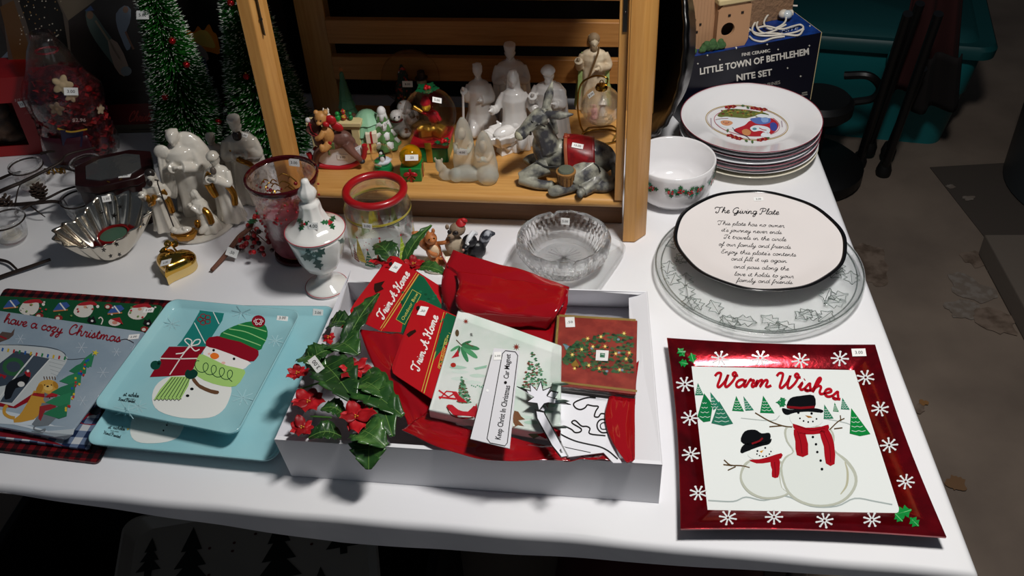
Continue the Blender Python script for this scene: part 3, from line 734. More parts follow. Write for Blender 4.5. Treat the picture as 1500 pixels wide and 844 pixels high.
# ---------------- donkey
q = place(828, 262); D = thing('lying_donkey_figurine', 'grey resin donkey lying down with a red saddle blanket and basket', 'figurine', q, rz=YAW * 1.2)
dg_ = mat('a5a494', .45, vary=(45, '3c3c40', .40, .62), bump=(110, .7), coat=.2)
mb = MB()
mb.ball((.035, .012, .036), (.05, .027, .034), seg=20, rings=12); mb.ball((-.012, .012, .038), (.035, .023, .031)); mb.ball((-.035, .008, .05), (.02, .02, .034), ry=-.25)
mb.tube([(-.028, .008, .055), (-.036, .004, .085), (-.045, -.002, .112)], [.022, .017, .0135], 14, smooth=4)
mb.tube([(-.035, .0, .121), (-.052, -.012, .112), (-.067, -.022, .098)], [.0155, .0125, .0095], 14, smooth=4); mb.ball((-.068, -.023, .098), (.0105, .010, .0105))
mb.ball((-.041, -.003, .119), (.015, .014, .014))
mb.ball((-.047, -.019, .118), (.004, .004, .0035)); mb.ball((-.054, .003, .117), (.004, .004, .0035))
for pts in ([(-.032, .006, .128), (-.027, .018, .148), (-.022, .024, .168)], [(-.029, -.006, .126), (-.006, -.012, .128), (.016, -.014, .132)]):
    mb.tube(pts, [.006, .0078, .0016], 10, smooth=4)
mb.tube([(-.03, .008, .134), (-.022, .012, .11), (-.015, .012, .08)], [.005, .006, .004], 8, smooth=4)
# folded forelegs
mb.tube([(-.03, -.006, .028), (-.058, -.02, .02), (-.072, -.024, .013)], [.016, .012, .0105], 12, smooth=4); mb.tube([(-.072, -.024, .012), (-.045, -.034, .0095), (-.024, -.036, .009)], [.0105, .009, .008], 12, smooth=4); mb.ball((-.02, -.036, .009), (.008, .008, .0085))
mb.tube([(-.03, .022, .026), (-.06, .022, .018), (-.066, .018, .014)], [.014, .013, .012], 10, smooth=4)
# hind legs
mb.tube([(.045, -.008, .03), (.022, -.03, .024), (.014, -.038, .018)], [.024, .018, .013], 12, smooth=4); mb.tube([(.02, -.036, .014), (.002, -.047, .011), (-.012, -.052, .009)], [.012, .010, .0095], 12, smooth=4); mb.ball((-.014, -.053, .009), (.0095, .008, .009))
mb.tube([(.06, -.01, .02), (.048, -.034, .013), (.034, -.05, .010)], [.018, .012, .010], 10, smooth=4); mb.ball((.031, -.054, .009), (.007, .009, .008))
mb.tube([(.083, .005, .03), (.088, -.014, .015), (.07, -.03, .01), (.05, -.033, .009)], [.008, .011, .012, .009], 12, smooth=4)
mb.build('body', dg_, D, remesh=.0013, relax=2)
mb = MB(); mb.ball((-.0705, -.0248, .0965), (.0088, .0098, .0092)); mb.build('muzzle', mat('b9b59b', .5, bump=(150, .4)), D)
for x, y, z in ((-.0495, -.0205, .119), (-.058, .0015, .117)):
    mb = MB(); mb.ball((x, y, z), (.0026, .0024, .0022)); mb.build('eye', mat('0b0b0b', .1), D)
mb = MB(); mb.tube([(-.062, -.005, .112), (-.056, -.022, .108), (-.052, -.024, .098), (-.06, -.01, .091)], .0014, 6, smooth=4); mb.tube([(-.054, -.022, .105), (-.04, -.02, .115), (-.03, -.015, .108)], .0013, 6, smooth=4); mb.build('bridle', mat('1e1a18', .4), D)
red = mat('8e1218', .35, coat=.3, vary=(70, '5d0b10', .45, .7), bump=(60, .4))
def blanket(u, v):
    a = -2.05 + 3.2 * u; x = -.002 + .046 * v + .010 * (1 - u)
    r_ = .0345 + .0012 * math.sin(u * 16 + v * 5) - .001 * v
    return (x, .012 - r_ * math.sin(-a) * .98, .037 + r_ * math.cos(a) + .0015)
mb = MB(); mb.grid(lambda u, v: blanket(u * .86, v), 26, 14); mb.build('saddle_blanket', red, D, solid=.003)
mb = MB(); mb.grid(lambda u, v: tuple(Vector(blanket(u * .86, -.10 + .12 * v)) + Vector((0, 0, .001))), 22, 3); mb.build('blanket_border', mat('9a5535', .5), D, solid=.0035)
mb = MB(); mb.ball((.0, .01, .075), .0042); mb.ball((.004, .012, .076), .0035); mb.build('knot', mat('9a3a22', .5), D)
mb = MB(); mb.lathe([(0, 0), (.0125, .0), (.0145, .01), (.0155, .02), (.0165, .0225), (.0165, .025), (.013, .026), (0, .0265)], 24, c=(.006, -.040, .0085 + .008)); mb.build('basket', mat('9a6d38', .5, bump=(500, 1, 'noise'), dist=.002), D)
mb = MB(); mb.lathe([(0, .0265), (.0135, .0265), (.012, .0295), (.005, .031), (0, .031)], 20, c=(.006, -.040, .0165)); mb.build('basket_filling', mat('5c6152', .8, bump=(400, .8)), D)
for k in range(14):
    a = k * 2 * PI / 14; mb = MB(); mb.tube([(.006 + .0132 * math.cos(a), -.040 + .0132 * math.sin(a), .018), (.006 + .0160 * math.cos(a), -.040 + .0160 * math.sin(a), .0375)], .0009, 5); mb.build('basket_rib', mat('5f3d1c', .5), D)
mb = MB(); mb.tube([(.05, -.0225, .048), (.057, -.0245, .043), (.061, -.0265, .034)], .0012, 6, smooth=4); mb.tube([(-.047, -.0155, .043), (-.03, -.021, .036), (-.008, -.0205, .037)], .0015, 6, smooth=4); mb.build('strap', mat('1c1a19', .5), D)
sticker(D, 846, 214, '10.00', w=.019, h=.010, roll=-.2)

# ---------------- hanging glass globe on a brass stand
q = place(880, 200); G = thing('hanging_glass_ornament', 'clear glass ball with a tiny nativity hanging on a brass stand', 'ornament', q, rz=0)
br = mat('b08a3c', .22, metal=1)
mb = MB(); a_ = [( .036 * math.cos(a) , .026 * math.sin(a) - .004, .0022) for a in [2 * PI * i / 28 for i in range(28)]]; mb.tube(a_, .0018, 8, closed=True)
mb.tube([(-.03, .014, .003), (-.036, .018, .02), (-.040, .018, .06), (-.034, .016, .098), (-.012, .008, .116), (.008, .0, .116), (.010, 0, .106), (.006, 0, .102)], .0017, 8, smooth=6)
mb.tube([(.02, -.02, .003), (.028, -.01, .014), (.02, .0, .02), (0, .006, .016), (-.02, .006, .016), (-.03, .0, .01)], .0015, 8, smooth=6)
mb.build('brass_stand', br, G)
Rg = .036; cz = .062; up = [(Rg * math.sin(f), cz + Rg * math.cos(f)) for f in [PI * i / 24 for i in range(1, 22)]] + [(.013, cz - Rg * .91), (0, cz - Rg * .91)]
dn = [(0, cz - Rg * .91 + .001), (.012, cz - Rg * .91 + .001)] + [((Rg - .001) * math.sin(f), cz + (Rg - .001) * math.cos(f)) for f in [PI * i / 24 for i in range(21, 0, -1)]]
mb = MB(); mb.lathe(up + dn, 40, closed=True)
mb.build('glass_ball', clear(.4), G, angle=180)
mb = MB(); mb.lathe([(0, .094), (.010, .094), (.011, .098), (.009, .103), (.004, .105), (0, .105)], 20, fn=lambda a, z, j: 1 + .05 * math.sin(10 * a)); mb.tube([(.003 * math.cos(a), 0, .108 + .004 * math.sin(a)) for a in [i * PI / 6 for i in range(12)]], .0008, 6, closed=True); mb.build('gold_cap', br, G)
mb = MB(); mb.lathe([(0, -.0305), (.018, -.0305), (.0215, -.026), (.02, -.0235), (0, -.0225)], 24, c=(0, 0, cz)); mb.build('straw_base', mat('a08a68', .8, bump=(300, 1)), G)
for nm, H_, x, y, ps, cl in (('mary', .032, -.012, .0, 'kneel', 'e3a9a4'), ('joseph', .038, .003, .008, 'stand', 'e9ded0'), ('child', .020, .008, -.008, 'kneel', 'e8c79a')):
    f = figure(H=H_, pose=ps, M=frame((x, y, cz - .0235))); f.build('tiny_' + ('figure' if nm != 'child' else 'child'), mat(cl, .4), G, remesh=H_ / 38, relax=1)
sticker(G, 866, 139, '8.00', w=.012, h=.010, roll=.35)

# ---------------- big snow globe on a gift box
q = place(636, 226); G = thing('elf_snow_globe', 'large snow globe with gold gifts on a red and green present base', 'snow globe', q, rz=-.15)
grn, rd_, gold = mat('14703c', .3, coat=.3), mat('a81420', .3, coat=.3), mat('c79a3e', .3, metal=.8)
mb = MB(); mb.box((0, 0, .015), (.062, .056, .030)); mb.build('present_box', grn, G, bevel=.003)
mb = MB(); mb.box((0, 0, .0355), (.068, .062, .011)); mb.build('present_lid', rd_, G, bevel=.003)
mb = MB(); mb.box((-.002, -.0282, .0155), (.011, .0012, .03)); mb.box((-.002, -.0312, .0355), (.0115, .0014, .0125)); mb.build('gold_ribbon', gold, G, bevel=.0004)
cz = .0805; Rg = .046
mb = MB(); mb.lathe([(0, cz + Rg)] + [(Rg * math.sin(f), cz + Rg * math.cos(f)) for f in [PI * i / 26 for i in range(1, 22)]] + [(.024, .0412), (0, .0412)], 44); mb.build('glass_globe', mat('f4f4fa', 0, trans=1, ior=1.12, alpha=.4), G, angle=180)
def holly(G, c, s, n=4, par=None, r0=0):
    for k in range(n):
        a = k * 2 * PI / n + r0; mb = MB(); pts = []
        for i in range(17):
            u = i / 16; w = s * .34 * math.sin(PI * u) * (1 + .35 * math.cos(u * 6 * PI)) ; pts.append((s * u, w))
        pts += [(x, -y) for x, y in pts[::-1][1:-1]]
        mb.prism(pts, -.0005, .0005, frame(c, ry=-.15, rz=a)); mb.build('holly_leaf', mat('0f5a35', .25, coat=.4), par or G)
    for k in range(3):
        a = k * 2.1; mb = MB(); mb.ball((c[0] + .0035 * math.cos(a), c[1] + .0035 * math.sin(a), c[2] + .0035), .0036); mb.build('berry', mat('b30f16', .15, coat=.5), par or G)
holly(G, (0, 0, cz + Rg + .001), .022, 5); holly(G, (.026, -.0315, .043), .016, 3, r0=-.9)
# what is inside
mb = MB(); mb.box((-.008, -.006, .052), (.02, .018, .018), rz=.3); mb.build('gold_gift', gold, G, bevel=.002)
mb = MB(); mb.box((.014, -.006, .053), (.018, .016, .02), rz=-.3, ry=.3); mb.build('gold_gift', gold, G, bevel=.002)
for x, y, rz in ((-.014, -.015, .5), (-.004, -.018, -.4), (.006, -.017, .3)):
    mb = MB(); mb.ball((x, y, .062), (.008, .004, .005), rz=rz); mb.build('gold_bow', gold, G)
mb = MB(); mb.ball((.006, 0, .076), (.010, .008, .012)); mb.tube([(.0, -.002, .08), (-.012, -.006, .088)], [.004, .003], 8); mb.tube([(.012, -.002, .08), (.018, -.006, .072)], [.004, .003], 8); mb.build('elf_coat', rd_, G)
mb = MB(); mb.ball((-.004, -.003, .096), (.0075, .0072, .008)); mb.ball((-.004, -.0105, .0955), (.0018, .002, .002)); mb.build('elf_head', mat('e6b52e', .4), G)
mb = MB(); mb.lathe([(0, .0125), (.004, .010), (.0088, .0), (.0092, -.003), (0, -.003)], 16, c=(-.005, -.001, .104)); mb.build('elf_hat', rd_, G)
mb = MB(); mb.tube([(-.024, -.008, .098), (-.010, -.010, .090)], [.0042, .0025], 10); mb.build('gold_horn', gold, G)
sticker(G, 640, 147, '5.00', w=.016, h=.010)

# ---------------- two mini globes
q = place(605, 258); G = thing('yellow_mini_globe', 'small yellow water globe on a green gift box with a red bow', 'snow globe', q, rz=YAW * .6)
mb = MB(); mb.box((0, 0, .013), (.036, .036, .026)); mb.build('green_box', mat('0f7a34', .3, coat=.4), G, bevel=.0015)
mb = MB(); mb.box((0, -.0184, .013), (.004, .001, .026)); mb.box((.0184, 0, .013), (.001, .004, .026)); mb.build('red_ribbon', rd_, G)
for s in (-1, 1):
    mb = MB(); mb.ball((s * .0062, -.0205, .0165), (.0062, .0025, .0042), ry=s * .35); mb.tube([(0, -.020, .015), (s * .006, -.0205, .006)], [.001, .002], 6, flat=.5); mb.build('bow_loop', rd_, G)
mb = MB(); mb.ball((0, 0, .041), .0195, seg=28, rings=18); mb.build('yellow_globe', mat('e8b414', .03, trans=.75, ior=1.33), G, angle=180)
mb = MB(); mb.ball((0, .002, .033), (.010, .008, .007)); mb.ball((-.003, 0, .043), (.006, .005, .006)); mb.build('bear_inside', mat('b8860b', .4), G, remesh=.001)
sticker(G, 603, 231, '.50', w=.022, h=.010)
q = place(562, 248); G = thing('penguin_mini_globe', 'small clear water globe with a penguin on a green base', 'snow globe', q, rz=0)
mb = MB(); mb.lathe([(0, 0), (.017, 0), (.0175, .003), (.016, .007), (.0145, .011), (0, .011)], 28, fn=lambda a, z, j: 1 + .02 * math.sin(12 * a)); mb.build('green_base', mat('157a44', .25, coat=.4), G)
mb = MB(); mb.ball((0, 0, .029), .0195, seg=28, rings=18); mb.build('glass_globe', mat('ffffff', 0, trans=1, ior=1.12, alpha=.4), G, angle=180)
mb = MB(); mb.ball((.001, -.002, .026), (.006, .005, .009)); mb.ball((0, -.003, .036), (.0048, .0046, .0048)); mb.build('penguin_body', mat('111111', .3), G, remesh=.0008)
mb = MB(); mb.ball((.001, -.0052, .024), (.0042, .003, .0065)); mb.ball((0, -.0062, .036), (.003, .002, .003)); mb.build('penguin_belly', mat('f0f0f0', .4), G)
mb = MB(); mb.tube([(-.004, -.006, .031), (.005, -.006, .031)], .0016, 6); mb.ball((-.007, -.001, .018), (.007, .006, .004)); mb.build('green_scarf', mat('1c7a3a', .5), G)
mb = MB(); mb.ball((0, .003, .016), (.014, .012, .006)); mb.build('snow_mound', mat('dfe6f2', .6), G)
sticker(G, 554, 242, '1.00', w=.012, h=.008)

# ---------------- snowy ceramic tree candle
q = place(566, 216); G = thing('snowy_tree_candle', 'small snow covered green ceramic fir with a price tag', 'figurine', q, rz=.2)
for k in range(4):
    r = .025 - k * .005; z = .004 + k * .0165
    mb = MB(); mb.lathe([(0, z), (r, z), (r * 1.02, z + .003), (r * .62, z + .019), (0, z + .02)], 30, fn=lambda a, zz, j: 1 + .12 * math.cos(7 * a) * (j in (1, 2))); gt = mb.build('green_tier', mat('5c8a4f', .5), G)
    mb = MB(); mb.lathe([(r * .86, z + .0052), (r * .7, z + .016), (r * .45, z + .0215), (0, z + .022)], 30, fn=lambda a, zz, j: 1 + .22 * math.cos(5 * a + k) * (j == 0), ); mb.build('snow_cap', mat('eeefee', .6), gt, solid=.002)
mb = MB(); mb.ball((0, 0, .073), (.008, .008, .010)); mb.build('snow_tip', mat('f2f2f2', .6), G)
sticker(G, 565, 182, '5.00', w=.018, h=.010, roll=.15)

# ---------------- calico cats figurine behind
q = place(588, 196); G = thing('cat_and_kitten_figurine', 'white and brown cat figurine behind the snowy ceramic fir', 'figurine', q, rz=.2)
mb = MB(); mb.ball((.0, 0, .022), (.022, .016, .022)); mb.ball((-.006, -.012, .045), (.012, .011, .011)); mb.ball((.012, .004, .05), (.014, .012, .014)); mb.ball((.006, -.016, .012), (.012, .014, .011))
for x, y, z in ((-.013, -.012, .055), (.0, -.012, .056), (.005, .0, .063), (.02, .002, .062)): mb.lathe([(.0045, 0), (.002, .006), (0, .008)], 8, c=(x, y, z))
mb.tube([(.02, 0, .02), (.032, -.005, .03), (.03, -.006, .045)], [.005, .004, .003], 8, smooth=4); mb.ball((-.006, -.0225, .043), (.005, .004, .0035))
mb.build('body', mat('e4e0dc', .4, vary=(55, '8a5a30', .56, .6)), G, remesh=.0012, relax=1)
for x in (-.010, -.002): mb = MB(); mb.ball((x, -.0232, .048), .0014); mb.build('eye', mat('111111', .2), G)
mb = MB(); mb.tube([(.010 * math.cos(a) - .006, .009 * math.sin(a) - .010, .036) for a in [i * PI / 8 for i in range(16)]], .0018, 6, closed=True); mb.build('red_collar', mat('8a2226', .5), G)

# ---------------- bear on rocking horse
q = place(500, 244); G = thing('rocking_horse_figurine', 'teddy bear riding a brown rocking horse with red rockers', 'figurine', q, rz=-.12)
HB = mat('7a5348', .45, vary=(40, '5e3d34', .4, .65))
def zoomP(u, v, y=0): # from the enlarged crop: x to the right, z up
    return Vector(((u - 300) * .00020, y, (715 - v) * .000245))
mb = MB(); z = zoomP
mb.tube([z(40, 590, -.006), z(75, 665, -.006), z(160, 700, -.006), z(300, 712, -.006), z(420, 685, -.006), z(520, 620, -.006), z(548, 520, -.006)], .0048, 10, smooth=6)
mb.build('rocker', mat('b01824', .35, coat=.3), G)
mb = MB(); mb.tube([z(60, 600, .016), z(160, 690, .016), z(300, 702, .016), z(420, 675, .016), z(530, 600, .016)], .0045, 10, smooth=6); mb.build('rocker', mat('b01824', .35, coat=.3), G)
mb = MB(); mb.prism([((a[0] - 300) * .0002, (715 - a[1]) * .000245) for a in [(100, 660), (110, 600), (200, 560), (330, 545), (440, 570), (500, 545), (505, 630), (420, 670), (300, 695), (160, 685)]], .0, .012, frame((0, .006, 0), rx=PI / 2)); mb.build('white_panel', mat('e4e2e4', .5), G, bevel=.001)
mb = MB(); y = -.002
mb.ball(z(250, 510, y), (.026, .013, .013)); mb.ball(z(350, 480, y), (.02, .013, .016)); mb.tube([z(170, 510, y), z(150, 440, y), z(140, 370, y)], [.013, .011, .009], 12, smooth=4)
mb.tube([z(170, 340, y), z(120, 370, y), z(75, 420, y - .004)], [.010, .008, .0055], 12, smooth=4); mb.ball(z(175, 318, y), (.003, .003, .006))
mb.tube([z(200, 530, y - .004), z(120, 590, y - .008), z(85, 680, y - .008)], [.010, .007, .005], 10, smooth=4); mb.tube([z(390, 510, y - .004), z(440, 570, y - .008), z(505, 640, y - .008)], [.011, .007, .0048], 10, smooth=4)
mb.tube([z(400, 460, y), z(440, 500, y), z(430, 560, .008)], [.007, .006, .003], 8, smooth=4); mb.tube([z(200, 530, .008), z(110, 620, .012)], [.008, .005], 8); mb.tube([z(390, 510, .008), z(470, 620, .012)], [.008, .005], 8)
mb.build('horse', HB, G, remesh=.0012, relax=2)
mb = MB(); mb.tube([z(210, 330, .0), z(235, 400, .004), z(225, 460, .006)], [.006, .008, .004], 8, smooth=4); mb.ball(z(90, 330, -.004), (.005, .004, .005)); mb.build('mane', mat('d8d2d2', .5), G)
for a in (z(95, 680, -.010), z(508, 645, -.010)): mb = MB(); mb.ball(a, (.0055, .0055, .0045)); mb.build('hoof', mat('2a2a30', .4), G)
mb = MB(); by = -.010
mb.ball(z(245, 430, by), (.012, .010, .017)); mb.ball(z(218, 295, by), (.0115, .011, .012)); mb.ball(z(205, 318, by - .009), (.005, .005, .004)); mb.ball(z(182, 255, by), .0045); mb.ball(z(262, 258, by), .0045)
mb.tube([z(230, 390, by - .006), z(200, 420, by - .012), z(160, 440, by - .01)], [.0055, .005, .0045], 10, smooth=4); mb.tube([z(250, 490, by - .006), z(225, 510, by - .011), z(205, 520, by - .012)], [.0075, .0065, .006], 10, smooth=4); mb.ball(z(198, 505, by - .014), (.005, .005, .008))
mb.build('teddy_bear', mat('c08a4e', .5, bump=(200, .4)), G, remesh=.0011, relax=1)
for u in (192, 228): mb = MB(); mb.ball(z(u, 295, by - .0108), .0013); mb.build('eye', mat('0a0a0a', .2), G)
for a, r in ((z(300, 310, -.012), (.010, .005, .009)), (z(340, 365, -.010), (.012, .004, .008)), (z(262, 330, -.018), (.006, .004, .005))):
    mb = MB(); mb.ball(a, r, ry=.6); mb.build('red_bow', mat('b01820', .4), G)
mb = MB(); mb.tube([z(75, 400, -.009), z(110, 430, -.011), z(165, 435, -.012), z(120, 395, -.012), z(105, 335, -.009)], .0012, 6, smooth=4); mb.tube([z(125, 350, -.010), z(90, 360, -.009)], .0012, 6); mb.build('bridle', mat('9c1c26', .4), G)
mb = MB(); mb.box(z(265, 510, -.014), (.012, .004, .012)); mb.tube([z(240, 540, -.016), z(240, 580, -.016)], .002, 6); mb.build('saddle', mat('5b6b3e', .5), G, bevel=.001)
mb = MB(); mb.ball(z(266, 478, -.018), (.0035, .0015, .0035)); mb.build('rosette', rd_, G)
sticker(G, 502, 230, '3.00', w=.019, h=.010)

# ---------------- mantelpiece with owl and small tree behind the horse
q = place(498, 222); G = thing('mantelpiece_figurine', 'cream resin mantelpiece with cat, toys and presents behind the rocking horse', 'figurine', q, rz=-.12)
crm = mat('dcc994', .5)
mb = MB(); mb.box((0, 0, .060), (.098, .022, .008)); mb.box((0, .002, .0525), (.09, .018, .007)); mb.build('mantel_shelf', crm, G, bevel=.001)
for x in (-.038, .036): mb = MB(); mb.box((x, .002, .0245), (.014, .018, .049)); mb.build('pillar', crm, G, bevel=.001)
mb = MB(); mb.box((0, .008, .0245), (.06, .005, .049)); mb.build('fireback', mat('5a4a42', .7), G)
mb = MB(); mb.ball((-.012, 0, .071), (.0075, .006, .008)); mb.ball((-.012, -.001, .081), (.006, .0055, .0052)); mb.lathe([(.0025, 0), (0, .005)], 8, c=(-.016, 0, .084)); mb.lathe([(.0025, 0), (0, .005)], 8, c=(-.008, 0, .084)); mb.build('cat', mat('b08a5a', .5, vary=(120, 'efe9df', .45, .5)), G, remesh=.001)
mb = MB(); mb.ball((-.0125, -.0065, .0715), (.0052, .0012, .0052)); mb.build('clock_face', mat('f0f0f0', .4), G)
mb = MB(); mb.ball((-.030, 0, .0665), (.006, .004, .003)); mb.ball((-.026, .001, .0675), (.004, .003, .003)); mb.build('red_bow', rd_, G)
mb = MB(); mb.ball((.008, -.003, .070), (.005, .005, .0065)); mb.ball((.008, -.003, .0785), .004); mb.build('frog_toy', mat('1f8a3c', .4), G)
mb = MB(); mb.ball((.018, 0, .070), (.005, .005, .006)); mb.ball((.018, 0, .079), .0038); mb.lathe([(.004, 0), (0, .005)], 10, c=(.018, 0, .082)); mb.build('doll_toy', mat('c8a03c', .4, vary=(200, 'a02020', .5, .52)), G)
mb = MB(); mb.ball((.03, 0, .069), (.0042, .0042, .005)); mb.ball((.03, 0, .077), .0032); mb.build('green_doll', mat('1f7a44', .4), G)
for x, z_, c in ((.058, .012, 'e3c98a'), (.062, .032, 'efe2cc')):
    mb = MB(); mb.box((x, 0, z_), (.02, .018, .02), rz=.2); pr_ = mb.build('present', mat(c, .5), G, bevel=.001)
    mb = MB(); mb.box((x, 0, z_), (.0035, .019, .0205), rz=.2); mb.build('present_ribbon', rd_, pr_)
mb = MB(); mb.lathe([(0, 0), (.03, .0), (.026, .02), (.03, .022), (.022, .04), (.025, .042), (.012, .058), (0, .062)], 24, fn=lambda a, z, j: 1 + .06 * math.sin(9 * a), c=(.052, .022, .01)); mb.build('green_tree', mat('8ebf9b', .5), G)
# ---------------- green tree figurine in the back shade, dark plate with tree and snowman
q = place(513, 184); G = thing('slim_green_tree_figurine', 'slim pale green tree figurine in the shade at the back of the shelf', 'figurine', q)
mb = MB(); pr = []
for k in range(6): r = .022 - k * .0034; z_ = .006 + k * .017; pr += [(r, z_), (r * .7, z_ + .016)]
mb.lathe([(0, 0), (.012, 0), (.012, .006)] + pr + [(0, .112)], 24, fn=lambda a, z, j: 1 + .06 * math.sin(8 * a)); mb.build('tree', mat('4f8262', .5), G)
mb = MB(); mb.prism([(.005 * (1 if i % 2 else .45) * math.sin(i * PI / 5), .005 * (1 if i % 2 else .45) * math.cos(i * PI / 5)) for i in range(10)], -.001, .001, frame((0, 0, .115), rx=PI / 2)); mb.build('star', mat('b8703c', .5), G)
mb = MB(); mb.ball((.012, -.02, .014), (.014, .008, .014)); mb.ball((.012, -.022, .032), (.007, .006, .006)); mb.build('small_bear', mat('6a4a34', .6), G, remesh=.0015)
sticker(G, 517, 141, '6.00', w=.024, h=.012)
q = place(607, 160); G = thing('snow_dome_with_snowman', 'dark round glass dome with a decorated tree and a snowman at the back', 'ornament', q)
mb = MB(); mb.lathe([(0, 0), (.045, 0), (.046, .006), (.040, .012), (0, .012)], 36); mb.build('base', mat('2c1f18', .4), G)
mb = MB(); cz = .066; mb.lathe([(0, cz + .055)] + [(.055 * math.sin(f), cz + .055 * math.cos(f)) for f in [PI * i / 26 for i in range(1, 23)]] + [(.02, .0125), (0, .0125)], 40, ey=.6); mb.build('glass_dome', mat('f0f0f4', 0.02, trans=1, ior=1.1, alpha=.4), G, angle=180)
mb = MB(); mb.lathe([(0, .02), (.02, .022), (.012, .05), (.015, .05), (.008, .072), (.010, .072), (.002, .095), (0, .096)], 22, fn=lambda a, z, j: 1 + .09 * math.sin(7 * a), c=(-.014, -.004, 0)); mb.build('decorated_tree', mat('26352a', .6, vary=(150, 'c04a3a', .58, .62)), G)
for i in range(14): a = i * 2.4; z_ = .028 + i * .0045; r = .020 * (1 - (z_ - .02) / .085); mb = MB(); mb.ball((-.014 + r * math.cos(a), -.004 + r * math.sin(a), z_), .0022); mb.build('bauble', mat(('d8d8d8', 'b83028', 'c89a40')[i % 3], .2, metal=.3), G)
mb = MB(); mb.ball((.02, -.004, .036), (.013, .010, .015)); mb.ball((.02, -.004, .058), (.0095, .009, .0095)); mb.build('snowman', mat('c2b08a', .6), G, remesh=.0015)
mb = MB(); mb.lathe([(0, .012), (.007, .012), (.0075, 0), (.012, 0), (.012, -.002), (0, -.002)], 18, c=(.02, -.004, .068)); mb.build('snowman_hat', mat('3a2a22', .6), G)
mb = MB(); mb.tube([(.020 + .009 * math.cos(a), -.004 + .009 * math.sin(a), .048) for a in [i * PI / 6 for i in range(12)]], .0022, 6, closed=True); mb.build('scarf', mat('7a2a2a', .6), G)
sticker(G, 597, 123, '8.00', w=.019, h=.012)
q = place(633, 172); G = thing('small_present_ornament', 'tiny wrapped present in the shade behind the big snow globe', 'ornament', q)
mb = MB(); mb.box((0, 0, .014), (.03, .024, .028)); mb.build('box', mat('7a6a50', .5), G, bevel=.001)
mb = MB(); mb.box((0, 0, .0142), (.005, .025, .0285)); mb.ball((-.005, 0, .031), (.006, .003, .003)); mb.ball((.005, 0, .031), (.006, .003, .003)); mb.build('ribbon', rd_, G)
# ================================================================ back left of the table
# ---------------- big picture box with fireplace scene
A_, B_ = at(52, 214) + Vector((0, .045, 0)), at(425, 205) + Vector((0, .045, 0))
d = B_ - A_; fa = math.atan2(d.y, d.x); BW = d.length; BH = .46
t = thing('fireplace_picture_box', 'large box printed with a fireplace and nativity statues, behind the bottle brush trees', 'box', A_ + Vector((0, 0, .0005)), rz=fa)
mb = MB(); mb.box((BW / 2, .05, BH / 2), (BW, .10, BH)); mb.build('carton', mat('3c342f', .5), t, bevel=.001)
m_ = W(t); bn = m_.to_3x3() @ Vector((0, -1, 0))
p = Pic(t, 0, 0, 1, name='printed_scene', only=['carton'], rough=.35)
def q4(*a): return [(a[i], a[i + 1]) for i in range(0, len(a), 2)]
p.poly(q4(0, -20, 360, -20, 360, 140, 20, 155), '62564c')                        # panelling
for x in (30, 62, 95, 128): p.stroke([(x, -10), (x + 35, 140)], 1.2, '2c241f', 2)
p.poly(q4(0, 10, 20, 0, 60, 120, 30, 130), '6d4c2c', 3)
p.poly(q4(75, -20, 140, -20, 150, 20, 100, 30), '7a6c5a', 3)
p.poly(q4(20, -20, 75, -20, 92, 20, 100, 70, 50, 72, 38, 30), '14120f', 4)        # dark tree with lights
for i in range(60): p.dot(rnd.uniform(28, 92), rnd.uniform(-10, 68), 1.1, c=('b9a88f', 'd8cdb8', 'a07c4a')[i % 3], L=5, n=6)
p.poly(q4(100, 30, 140, 0, 190, -20, 240, -20, 250, 150, 110, 150), '2a2320', 4)
p.poly(q4(236, -20, 325, -20, 330, 140, 258, 140), '0c0a09', 5)                   # firebox
p.poly(q4(322, -20, 345, -20, 355, 215, 332, 215), '3b3a3d', 6)
p.poly(q4(268, 50, 276, 44, 284, 47, 290, 38, 298, 45, 306, 35, 312, 46, 318, 52, 322, 78, 308, 76, 296, 74, 280, 66, 270, 60), 'ff9424', 6, sm=3)
p.poly(q4(276, 55, 286, 48, 294, 44, 304, 46, 312, 58, 315, 70, 300, 68, 284, 64), 'ffd468', 7, sm=3)
p.poly(q4(288, 56, 297, 50, 303, 60, 296, 66), 'f8d468', 8, sm=3)
p.stroke(q4(240, 10, 250, 18, 264, 26), 6, '8a6248', 8); p.poly(q4(236, 2, 246, 6, 244, 16, 236, 12), '9a7258', 9)
p.poly(q4(268, 66, 286, 62, 300, 72, 306, 86, 296, 92, 280, 84, 270, 78), 'c4b4ac', 9, sm=2)    # child in pale sweater, blue jeans
p.poly(q4(284, 88, 300, 84, 306, 112, 300, 118, 290, 104), '7486a8', 9, sm=2); p.dot(270, 66, 7, 8, '7c5440', 10)
p.poly(q4(126, 14, 138, 20, 152, 40, 168, 62, 190, 100, 182, 112, 164, 92, 140, 60, 128, 36), '586860', 9, sm=2)   # statues
p.dot(132, 22, 5, 6, '8a6a54', 10); p.poly(q4(124, 16, 138, 15, 133, 8), '3e5580', 10); p.stroke(q4(140, 30, 160, 60, 176, 86), 3, '9a8a70', 11)
p.poly(q4(158, 60, 172, 62, 188, 96, 182, 112, 168, 98), 'ab9280', 11, sm=2); p.dot(185, 104, 8, 7, '8a9294', 12)
p.poly(q4(170, 20, 182, 8, 192, 14, 190, 34, 184, 50, 192, 66, 186, 74, 178, 56, 172, 40), '8a96a4', 9, sm=2); p.dot(184, 14, 4, 5, 'a5806a', 10); p.stroke(q4(184, 46, 190, 60, 196, 72), 3, '8a6048', 11)
p.poly(q4(20, 140, 360, 128, 360, 152, 30, 160), '1d1512', 13); p.poly(q4(30, 158, 360, 146, 360, 190, 40, 200), '6a1418', 14)
p.poly(q4(40, 188, 360, 176, 360, 230, 46, 240), '6b6252', 15)
m1 = 'a23a34'
